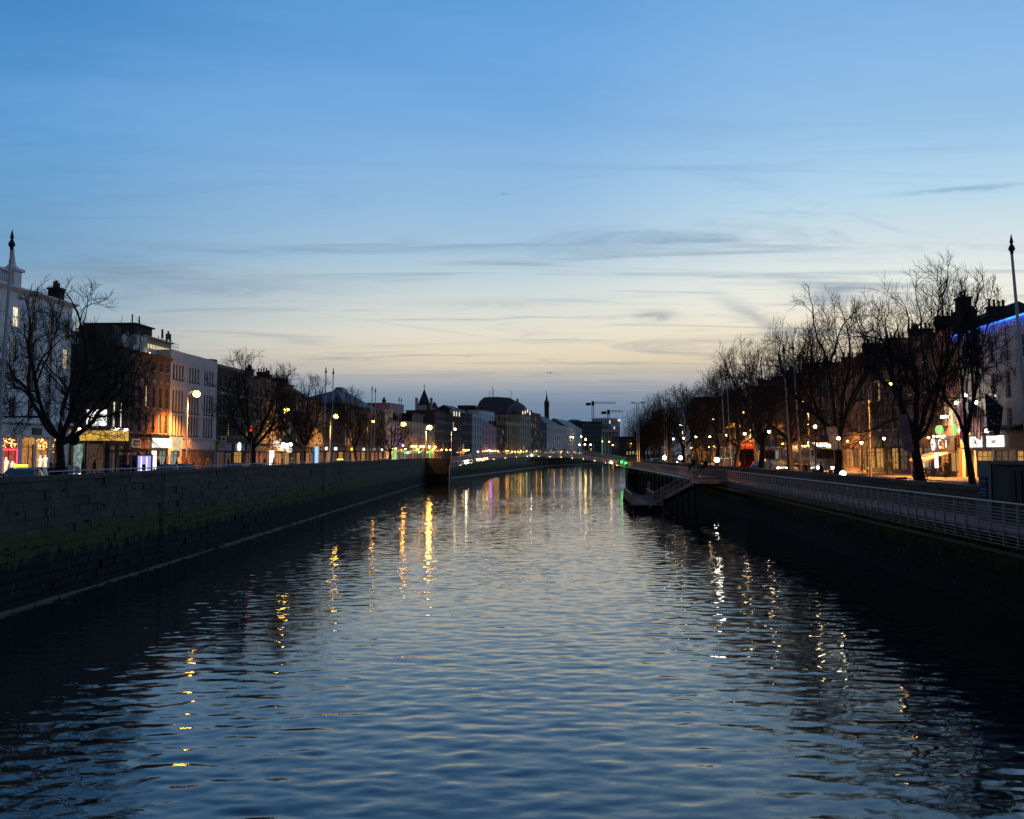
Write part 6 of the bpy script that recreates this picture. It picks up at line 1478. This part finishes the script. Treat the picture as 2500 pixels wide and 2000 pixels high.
mb = MB(); mb.ball((-.2, -.02, 1.3), .36, 12, 6, sq=(1, .06, 1)); mb.build('rear_print', M['sign_red'], t)
for k in range(5): mb = MB(); mb.box((-1.28, 1 + 1.7 * k, 1.7), (-1.262, 2.5 + 1.7 * k, 2.7)); mb.build('side_window', M['car_glass'], t)
for s in (-1, 1):
    for y in (2.2, 7.6): wheel(t, s * 1.1, y, .5, .28)
    mb = MB(); mb.box((s * 1.1 - .1, -.04, .7), (s * 1.1 + .1, -.006, 1.1)); mb.build('tail_light', M['lamp_tail'], t)
# tank lorry
t = thing('tank_lorry', 'cream tank lorry with lit cab roof lamps facing the bridge', 'lorry', (sx_(2014, 139), 139, GZ - .115), R(3))
mb = MB(); mb.loft([rr(w_, y, z0, z1, .14) for y, w_, z0, z1 in ((0, 1.2, .45, 1.75), (.05, 1.25, .4, 1.8), (.3, 1.25, .4, 3.3), (.7, 1.22, .4, 3.75), (2.1, 1.22, .4, 3.85), (2.2, 1.2, .5, 3.7))]); mb.build('cab', M['lorry_white'], t)
mb = MB(); mb.loft([[(-1.1, y, z) for y, z in ((-.03, 1.82), (.22, 3.0))] + [(1.1, y, z) for y, z in ((.22, 3.0), (-.03, 1.82))], [(-1.1, y + .1, z) for y, z in ((-.03, 1.82), (.22, 3.0))] + [(1.1, y + .1, z) for y, z in ((.22, 3.0), (-.03, 1.82))]]); mb.build('windscreen', M['car_glass'], t)
for k in range(5): mb = MB(); mb.box((.0, -.06, .62 + k * .24), (1.05, -.004, .72 + k * .24)); mb.build('grille_slat', M['black'], t)
for x in (-.9, -.3, .3, .9): mb = MB(); mb.ball((x, .35, 3.5), .12, 10, 6); mb.build('roof_lamp', M['lamp_cool'], t)
mb = MB(); mb.box((.35, .16, 3.12), (1.15, .26, 3.34)); mb.build('amber_panel', M['sign_amber'], t)
for s in (-1, 1):
    mb = MB(); mb.ball((s * .9, -.03, .72), .14, 10, 6); mb.build('headlight', M['lamp_head'], t); mb = MB(); mb.box((s * 1.45 - .1, .15, 2.1), (s * 1.45 + .1, .3, 2.9)); mb.build('wing_mirror', M['black'], t)
    for y in (1.2, 4.6, 10.6, 11.9, 13.2): wheel(t, s * 1.05, y, .5, .3)
mb = MB(); mb.path([(0, 3.1, 2.35), (0, 3.4, 2.35), (0, 14.0, 2.35), (0, 14.3, 2.35)], [.7, 1.22, 1.22, .7], 18); mb.build('tank', M['tank'], t, smooth=True)
mb = MB(); mb.box((-.6, 2.3, .7), (.6, 14.2, 1.0)); mb.build('chassis', M['black'], t)
for k in range(3): mb = MB(); mb.lathe([(1.235, -.06), (1.235, .06)], n=18); mb.build('tank_band', M['red_paint'] if k == 0 else M['steel'], t, (0, 4.6 + 3.6 * k, 2.35), (PI / 2, 0, 0))
# grey coach behind the lorry
t = thing('coach', 'grey coach with green lit side window behind the tank lorry', 'coach', (sx_(1925, 161), 161, GZ - .115), R(2))
mb = MB(); mb.loft([rr(1.25, y, .35, 3.45, .2) for y in (0, .1, 10.9, 11.0)]); mb.build('body', M['tank'], t)
mb = MB(); mb.box((-1.1, -.03, 1.5), (1.1, -.006, 3.1)); mb.build('windscreen', M['car_glass'], t)
for k in range(6): mb = MB(); mb.box((-1.28, .6 + 1.7 * k, 1.7), (-1.253, 2.2 + 1.7 * k, 2.9)); mb.build('side_window', M['shop_cool'] if k == 0 else M['car_glass'], t)
for s in (-1, 1):
    for y in (2.3, 8.4): wheel(t, s * 1.1, y, .5, .28)
    mb = MB(); mb.ball((s * .9, -.03, .75), .13); mb.build('headlight', M['lamp_head'], t)
# gantry sign frame over the road behind the lorry
Y = 128; t = thing('gantry', 'grey pipe gantry frame standing above the tank lorry', 'gantry', (sx_(1955, Y), Y, GZ)); z = hz(1072, Y) - GZ; W_ = sx_(2000, Y) - sx_(1955, Y)
mb = MB(); mb.path([(0, 0, 0), (0, 0, z - .3), (.3, 0, z), (W_, 0, z + .15)], .09, 8); mb.tube((W_ - .35, 0, 0), (W_ - .35, 0, z), .07); mb.build('frame', M['pole'], t)
# kiosk on the boardwalk
KY0, KY1 = 44.6, 50.4
t = thing('kiosk', 'dark closed kiosk with teal panel on the boardwalk', 'kiosk', (BW(46) + 1.6, KY0, DZ)); kx_ = t.location.x; Lk = KY1 - KY0; xo = lambda v: BW(KY0 + v) + 1.55 - kx_
ang_k = -math.atan(.06); t.rotation_euler = (0, 0, ang_k)
mb = MB(); mb.box((0.02, 0, 0.02), (2.3, Lk - 1.5, 2.45)); mb.build('body', M['black'], t)
mb = MB(); mb.box((-.02, Lk - 1.49, 0.02), (2.3, Lk, 2.6)); mb.build('end_panel', M['teal'], t)
mb = MB(); mb.box((-.06, Lk - 1.05, .95), (-.022, Lk - .15, 1.9)); p = mb.build('notice_board', M['flag_blue'], t)
mb = MB()
for z, a in ((1.7, .7), (1.35, .6), (1.2, .75), (1.08, .5)): mb.box((-.075, Lk - 1.0, z - .02), (-.062, Lk - 1.0 + a, z + .02))
mb.build('notice_lines', M['trim_grey'], p)
mb = MB(); mb.box((-.12, -.15, 2.453), (2.45, Lk - 1.495, 2.60)); mb.build('roof', M['trim_dark'], t)
for k in range(3): mb = MB(); mb.box((-.03, .2 + .7 * k, .9), (.015, .75 + .7 * k, 2.2)); mb.build('shutter', M['coat_brown'], t)
mb = MB(); mb.box((-.06, 0.02, 0.0), (.0, Lk - 1.5, .12)); mb.build('plinth', M['teal'], t)

# cafe pavement things
def cl(u, out): # place along the cafe front, 'out' metres before it
    v = Vector((0, 0, 0)); o = cafe; c_, s_ = math.cos(o.rotation_euler.z), math.sin(o.rotation_euler.z); return Vector((o.location.x + c_ * u + s_ * out, o.location.y + s_ * u - c_ * out, GZ))
t = thing('display_counter', 'white glass display counter under the cafe awning', 'counter', cl(1.3, 2.3), cafe.rotation_euler.z)
mb = MB(); mb.box((0, 0, .08), (3.0, .7, .85)); mb.build('base', M['sign_white'], t)
for k in range(3): mb = MB(); mb.box((.04 + k, -.02, .9), (.96 + k, .6, 1.55)); mb.build('glass_case', M['shop_cool'], t); mb = MB(); mb.box((.95 + k, -.03, .1), (1.0 + k, -.003, .84)); mb.build('seam', M['black'], t)
t = thing('utility_box', 'tall cream utility cabinet on the pavement outside the cafe', 'cabinet', cl(5.9, 3.6), cafe.rotation_euler.z)
mb = MB(); mb.box((0, 0, 0), (1.2, .7, 1.6)); mb.box((-.04, -.04, 1.603), (1.24, .74, 1.68)); mb.build('cabinet', M['sign_white'], t); mb = MB(); mb.box((.08, -.03, .15), (.58, -.004, 1.5)); mb.build('door', M['yellow_stone'], t); mb = MB(); mb.box((.62, -.03, .15), (1.12, -.004, 1.5)); mb.build('door', M['yellow_stone'], t)
t = thing('lit_sign', 'upright white lit menu sign by the cafe door', 'sign', cl(7.3, 2.0), cafe.rotation_euler.z); mb = MB(); mb.box((0, 0, .9), (.7, .16, 2.4)); mb.build('lightbox', M['sign_lit'], t); mb = MB(); mb.tube((.35, .08, 0), (.35, .08, .9), .05); mb.build('stand', M['iron'], t)
t = thing('bicycle', 'bicycle leaning under the cafe awning', 'bicycle', cl(4.6, 2.2), cafe.rotation_euler.z)
for x in (0, 1.05):
    mb = MB(); mb.path([(x + .33 * math.cos(a * PI / 8), 0, .34 + .33 * math.sin(a * PI / 8)) for a in range(17)], .022, 5, caps=False); mb.build('wheel', M['rubber'], t)
mb = MB()
for a, b in (((0, 0, .34), (.4, 0, .34)), ((.4, 0, .34), (.28, 0, .82)), ((0, 0, .34), (.3, 0, .78)), ((.4, 0, .34), (.85, 0, .80)), ((.3, 0, .76), (.85, 0, .80)), ((1.05, 0, .34), (.83, 0, .95))): mb.tube(a, b, .02)
mb.build('frame', M['iron'], t); mb = MB(); mb.box((.18, -.07, .84), (.42, .07, .90)); mb.build('saddle', M['black'], t); mb = MB(); mb.tube((.82, -.28, .97), (.82, .28, .97), .018); mb.build('handlebar', M['black'], t)
t = thing('bollard', 'yellow bollard at the foot of the tall orange lamp post', 'bollard', (hx(2117, 110.6), 110.6, GZ)); mb = MB(); mb.lathe([(.12, 0), (.12, .85), (.09, .95), (.01, 1.0)], n=10); mb.build('post', M['sign_yellow'], t); mb = MB(); mb.lathe([(.123, .6), (.123, .72)], n=10); mb.build('band', M['sign_dark'], t)
t = thing('potted_bush', 'round dark bush beside the thick trunked tree', 'bush', (hx(2243, 79.5), 79.5, GZ)); mb = MB(); rnd = random.Random(4)
for i in range(260): 
    a = Vector((rnd.gauss(0, 1), rnd.gauss(0, 1), rnd.gauss(0, 1))).normalized() * rnd.uniform(.35, .62); q = Vector((rnd.gauss(0, .1), rnd.gauss(0, .1), rnd.gauss(0, .1))); mb.poly([a + Vector((0, 0, .85)), a + q + Vector((0, 0, .85)), a + Vector((q.y, -q.x, .1)) + Vector((0, 0, .85))])
mb.build('foliage', M['green_bush'], t, kind='stuff'); mb = MB(); mb.lathe([(.25, 0), (.36, .5), (.38, .52)], n=10); mb.build('pot', M['trim_dark'], t)
t = thing('parked_moped', 'dark moped parked on the quay below the thick trunked tree', 'moped', (hx(2212, 68), 68, GZ), R(80))
for y in (-.6, .6): wheel(t, 0, y, .27, .12)
mb = MB(); mb.loft([rr(.14, -.7, .4, .62, .05), rr(.2, -.2, .3, .5, .05), rr(.2, .1, .3, .78, .06), rr(.18, .6, .5, .82, .05), rr(.08, .8, .6, .74, .03)]); mb.build('body', M['car_black'], t); mb = MB(); mb.path([(0, -.62, .4), (0, -.5, 1.0), (-.3, -.45, 1.05)], .03); mb.tube((0, -.5, 1.0), (.3, -.45, 1.05), .03); mb.build('handlebar', M['iron'], t); mb = MB(); mb.box((-.14, .0, .80), (.14, .62, .9)); mb.build('seat', M['black'], t)
t = thing('leaning_pole', 'thin dark pole leaning beside the thick trunked tree', 'pole', (hx(2256, 77), 77, GZ)); v = at(2235, 1062, 77) - Vector(t.location); mb = MB(); mb.path([(0, 0, 0), v * .5, v], [.12, .1, .05], 6); mb.build('shaft', M['bark'], t)

# ================================================================== people
def person_mesh(stride=0.0, arm=.15, lean=0.0, sit=False, coat='coat_black', legs='jeans', phone=False):
    V_, E, Rr = [], [], []
    def v(p, r, q=None):
        V_.append(p); Rr.append(r)
        if q is not None: E.append((q, len(V_) - 1))
        return len(V_) - 1
    ly = lambda z: -lean * max(0, z - .9)
    zp = .93 if not sit else .5
    dz = zp - .93
    pel = v((0, 0, zp), (.155, .115)); wa = v((0, ly(1.1), 1.12 + dz), (.145, .105), pel); ch = v((0, ly(1.33), 1.34 + dz), (.175, .12), wa); nk = v((0, ly(1.5), 1.49 + dz), (.06, .06), ch)
    hd = v((0, ly(1.56) - .012, 1.575 + dz), (.078, .088), nk); v((0, ly(1.66) - .012, 1.665 + dz), (.078, .09), hd)
    hands = []
    for s in (-1, 1):
        sh = v((s * .17, ly(1.42), 1.42 + dz), (.07, .07), ch)
        if phone and s > 0: el = v((s * .23, -.06 + ly(1.15), 1.15 + dz), (.052, .052), sh); wr = v((s * .12, -.27, 1.24 + dz), (.036, .036), el)
        else: el = v((s * .235, .03 + s * arm * .3 + ly(1.15), 1.14 + dz), (.054, .054), sh); wr = v((s * .245, s * arm * .9 - .03 + ly(.9), .90 + dz), (.038, .038), el)
        hands.append((V_[wr], V_[el]))
    for s in (-1, 1):
        hp = v((s * .09, 0, zp - .06), (.105, .11), pel)
        if sit: kn = v((s * .12, -.42, .48), (.075, .075), hp); an = v((s * .12, -.44, .09), (.05, .05), kn); v((s * .13, -.60, .05), (.045, .035), an)
        else:
            f = s * stride; kn = v((s * .095, -f * .20 - .02, .50), (.072, .075), hp); an = v((s * .1, -f * .36 + .03, .09 + max(0, -f) * .06), (.048, .052), kn); v((s * .11, -f * .36 - .14, .045 + max(0, -f) * .02), (.045, .035), an)
    me = bpy.data.meshes.new('person'); me.from_pydata(V_, E, []); ob = bpy.data.objects.new('person_build', me); COL.objects.link(ob)
    sk = ob.modifiers.new('s', 'SKIN')
    for i, r in enumerate(Rr): me.skin_vertices[0].data[i].radius = r; me.skin_vertices[0].data[i].use_root = (i == 0)
    sb = ob.modifiers.new('u', 'SUBSURF'); sb.levels = 1; sb.render_levels = 1
    dg = bpy.context.evaluated_depsgraph_get(); out = bpy.data.meshes.new_from_object(ob.evaluated_get(dg)); out.name = 'body'
    bpy.data.objects.remove(ob)
    vs = [tuple(q.co) for q in out.vertices]; fs = [tuple(p.vertices) for p in out.polygons]; mi = []
    for p in out.polygons:
        z = p.center.z - dz; mi.append(0 if z > 1.515 else (1 if (z > .70 and abs(p.center.y) < .34) or (z > .56 and not sit and abs(p.center.x) < .2) else 2) if not (sit and p.center.z < .58) else 2)
        if p.center.z < .085: mi[-1] = 3
    mb = MB(); mb.v, mb.f, mb.m = vs, fs, mi
    for w_, e_ in hands:                                         # palm, four fingers and a thumb
        w_, e_ = Vector(w_), Vector(e_); d = (w_ - e_).normalized(); sd = d.cross(Vector((0, 1, 0))).normalized() if abs(d.y) < .9 else Vector((1, 0, 0)); nn = d.cross(sd)
        mb.path([w_, w_ + d * .05, w_ + d * .095], [.03, .038, .034], 6, 0)
        for k, L_ in enumerate((.075, .085, .08, .06)): b_ = w_ + d * .09 + nn * ((k - 1.5) * .019); mb.path([b_, b_ + d * L_ * .55, b_ + d * L_ * .9 + sd * .02], [.010, .009, .007], 5, 0)
        b_ = w_ + d * .035 + nn * .035; mb.path([b_, b_ + d * .03 + nn * .025, b_ + d * .065 + nn * .03], [.012, .010, .008], 5, 0)
    hz_ = 1.63 + dz; hy = ly(1.62)                                # face: nose, ears, eyes, mouth
    mb.path([(0, hy - .095, hz_ + .02), (0, hy - .122, hz_ - .02), (0, hy - .1, hz_ - .03)], [.008, .013, .01], 5, 0)
    for s in (-1, 1): mb.ball((s * .083, hy, hz_ - .005), .022, 6, 4, 0, (.5, 1, 1.4)); mb.ball((s * .032, hy - .092, hz_ + .02), .010, 6, 4, 3)
    mb.ball((0, hy - .092, hz_ - .055), .02, 6, 4, 0, (1.2, .4, .35))
    body = mb.mesh('body', [M['skin'], M[coat], M[legs], M['black']], True)
    hb = MB(); hb.ball((0, hy + .012, hz_ + .045), .105, 10, 7, 0, (.92, 1.04, .86)); hb.ball((0, hy + .055, hz_ - .02), .075, 8, 5, 0, (1.05, .7, 1.1))
    sk_ = MB()
    if not sit: sk_.loft([[(x, y + ly(z), z) for x, y in ((-a, -b), (0, -b * 1.15), (a, -b), (a * 1.1, 0), (a, b), (0, b * 1.15), (-a, b), (-a * 1.1, 0))] for a, b, z in ((.15, .10, .74), (.155, .112, .9), (.135, .105, 1.1), (.165, .12, 1.32), (.09, .08, 1.475))])
    return body, hb.mesh('hair', M['hair'], True), (sk_.mesh('coat', M[coat], True) if not sit else None)
PM = {}
def person(label, X, Y, rz, key, group=None, z=GZ, s=1.0, **kw):
    if key not in PM: PM[key] = person_mesh(**kw)
    b, h, c = PM[key]; t = thing('person', label, 'person', (X, Y, z), rz, group); t.scale = (s, s, s)
    add('body', b, t); add('hair', h, t)
    if c is not None: add('coat', c, t)
    return t
K1 = dict(key='walk_black', stride=.9, arm=.3); K2 = dict(key='stand_navy', stride=.12, coat='coat_navy'); K3 = dict(key='walk_white', stride=.8, arm=.25, coat='coat_black', legs='white_cloth')
K4 = dict(key='sit_black', sit=True); K5 = dict(key='lean_brown', stride=.2, lean=.25, coat='coat_brown', phone=True); K6 = dict(key='walk_red', stride=.7, arm=.3, coat='coat_red')
SP = [(126, 69.5, R(80), K2, 'person in dark coat with pale bag left of the spreading tree'), (139, 68.5, R(-60), K3, 'person with white trousers walking by the guard rail'), (203, 112, R(90), K2, 'long haired person silhouetted before the pub side wall'), (232, 112, R(-90), K1, 'person walking past the blue pub windows'),
      (306, 83.6, R(-40), K5, 'hooded person leaning in the bus shelter'), (318, 83.9, R(20), K5, 'second hunched person at the right end of the bus shelter'), (388, 121, R(90), K1, 'person outside the white lit shop sign, nearest the poster panel'), (404, 124, R(-90), K2, 'person standing below the bright white shop sign'),
      (432, 128, R(90), K1, 'person passing the lit office entrance'), (456, 130, R(80), K6, 'person in red passing the timber slats'), (474, 134, R(-90), K1, 'dark figure walking before the timber slats'), (488, 136, R(-80), K2, 'person standing below the round sign with an A'), (504, 139, R(95), K5, 'person in brown coat looking at a phone near the yellow sign'),
      (558, 150, R(90), K1, 'dark figure walking right of the white sign'), (594, 156, R(-90), K2, 'person before the gold lit shop window'), (646, 165, R(90), K1, 'dark figure near the silver car'), (668, 172, R(-90), K6, 'person in red before the bright white shop'), (690, 176, R(90), K6, 'person in red right of the bright white shop'),
      (712, 182, R(90), K1, 'dark figure at the end of the long brick block')]
for px, Y, rz, k, lab in SP: person(lab, hx(px, Y), Y, rz, group='people on the south quay', **k)
NP = [(2163, 122, R(90), K2, 'person in dark coat left of a walking companion on the north pavement'), (2174, 121, R(95), K1, 'person in black walking on the north pavement'), (2296, 108.5, R(30), K4, 'person seated at a table under the cafe awning'), (2308, 108, R(-50), K5, 'person in brown standing at the cafe counter'), (2313, 110, R(10), K2, 'waiter in dark clothes in the cafe doorway')]
for px, Y, rz, k, lab in NP: person(lab, hx(px, Y), Y, rz, group='people on the north quay', **k)
person('dark seated figure on the wall by the landing stage', hx(1693, 140), 140, R(-70), group='people on the north quay', z=5.02, s=1.25, **K4)
person('second dark figure sitting on the north wall right of the landing', hx(1722, 133), 133, R(-60), group='people on the north quay', z=5.02, s=1.1, **K4)
person('seated figure on the wall below the lorry cab', hx(2003, 96), 96, R(-80), group='people on the north quay', z=5.0, s=1.0, **K4)
for i, (px, lab) in enumerate(((1192, 'leftmost dark figure crossing the footbridge'), (1226, 'dark figure on the footbridge below the purple lit pub'), (1262, 'dark figure on the footbridge left of its crown'), (1290, 'dark figure on the footbridge crown, left of a close pair'), (1300, 'left one of a close pair on the footbridge crown'), (1316, 'dark figure on the footbridge before the red warehouse'),
        (1322, 'right one of a close pair before the red warehouse'), (1352, 'dark figure on the footbridge before the slate roofed stone building'), (1378, 'dark figure on the footbridge right of the slate roofed building'), (1412, 'dark figure on the footbridge before the green roofed building'), (1440, 'rightmost dark figure crossing the footbridge'))):
    x = hx(px, BY0 + (.6 if i % 2 else -.5)); person(lab, x, BY0 + (.6 if i % 2 else -.5), R(90 if i % 3 else -90), group='people crossing the footbridge', z=deckz(x - br.location.x), **(K1 if i % 2 else K2))

# ================================================================== gulls
for lab, px, py, Y, s, rz in (('dark gull gliding high over the middle of the river', 1231, 474, 150, .55, .3), ('small gull low over the far red warehouse', 1343, 911, 170, .95, -.5), ('distant gull above the church tower', 1142, 872, 200, .8, .2)):
    t = thing('gull', lab, 'gull', at(px, py, Y), rz, 'gulls in the sky'); t.scale = (s, s, s)
    mb = MB(); mb.path([(0, -.28, 0), (0, -.18, .02), (0, 0, .03), (0, .2, .01), (0, .34, 0)], [.02, .055, .075, .05, .01], 8); mb.build('body', M['gull'], t, smooth=True)
    for sd in (-1, 1):
        mb = MB(); P_ = [(0, -.08, .05), (sd * .3, -.14, .16), (sd * .62, -.02, .10), (sd * .85, .1, .02)]; Q_ = [(0, .1, .05), (sd * .3, .06, .15), (sd * .6, .1, .09), (sd * .86, .12, .018)]
        mb.loft([[p, q, (q[0], q[1], q[2] - .015), (p[0], p[1], p[2] - .02)] for p, q in zip(P_, Q_)]); mb.build('wing', M['gull'], t)
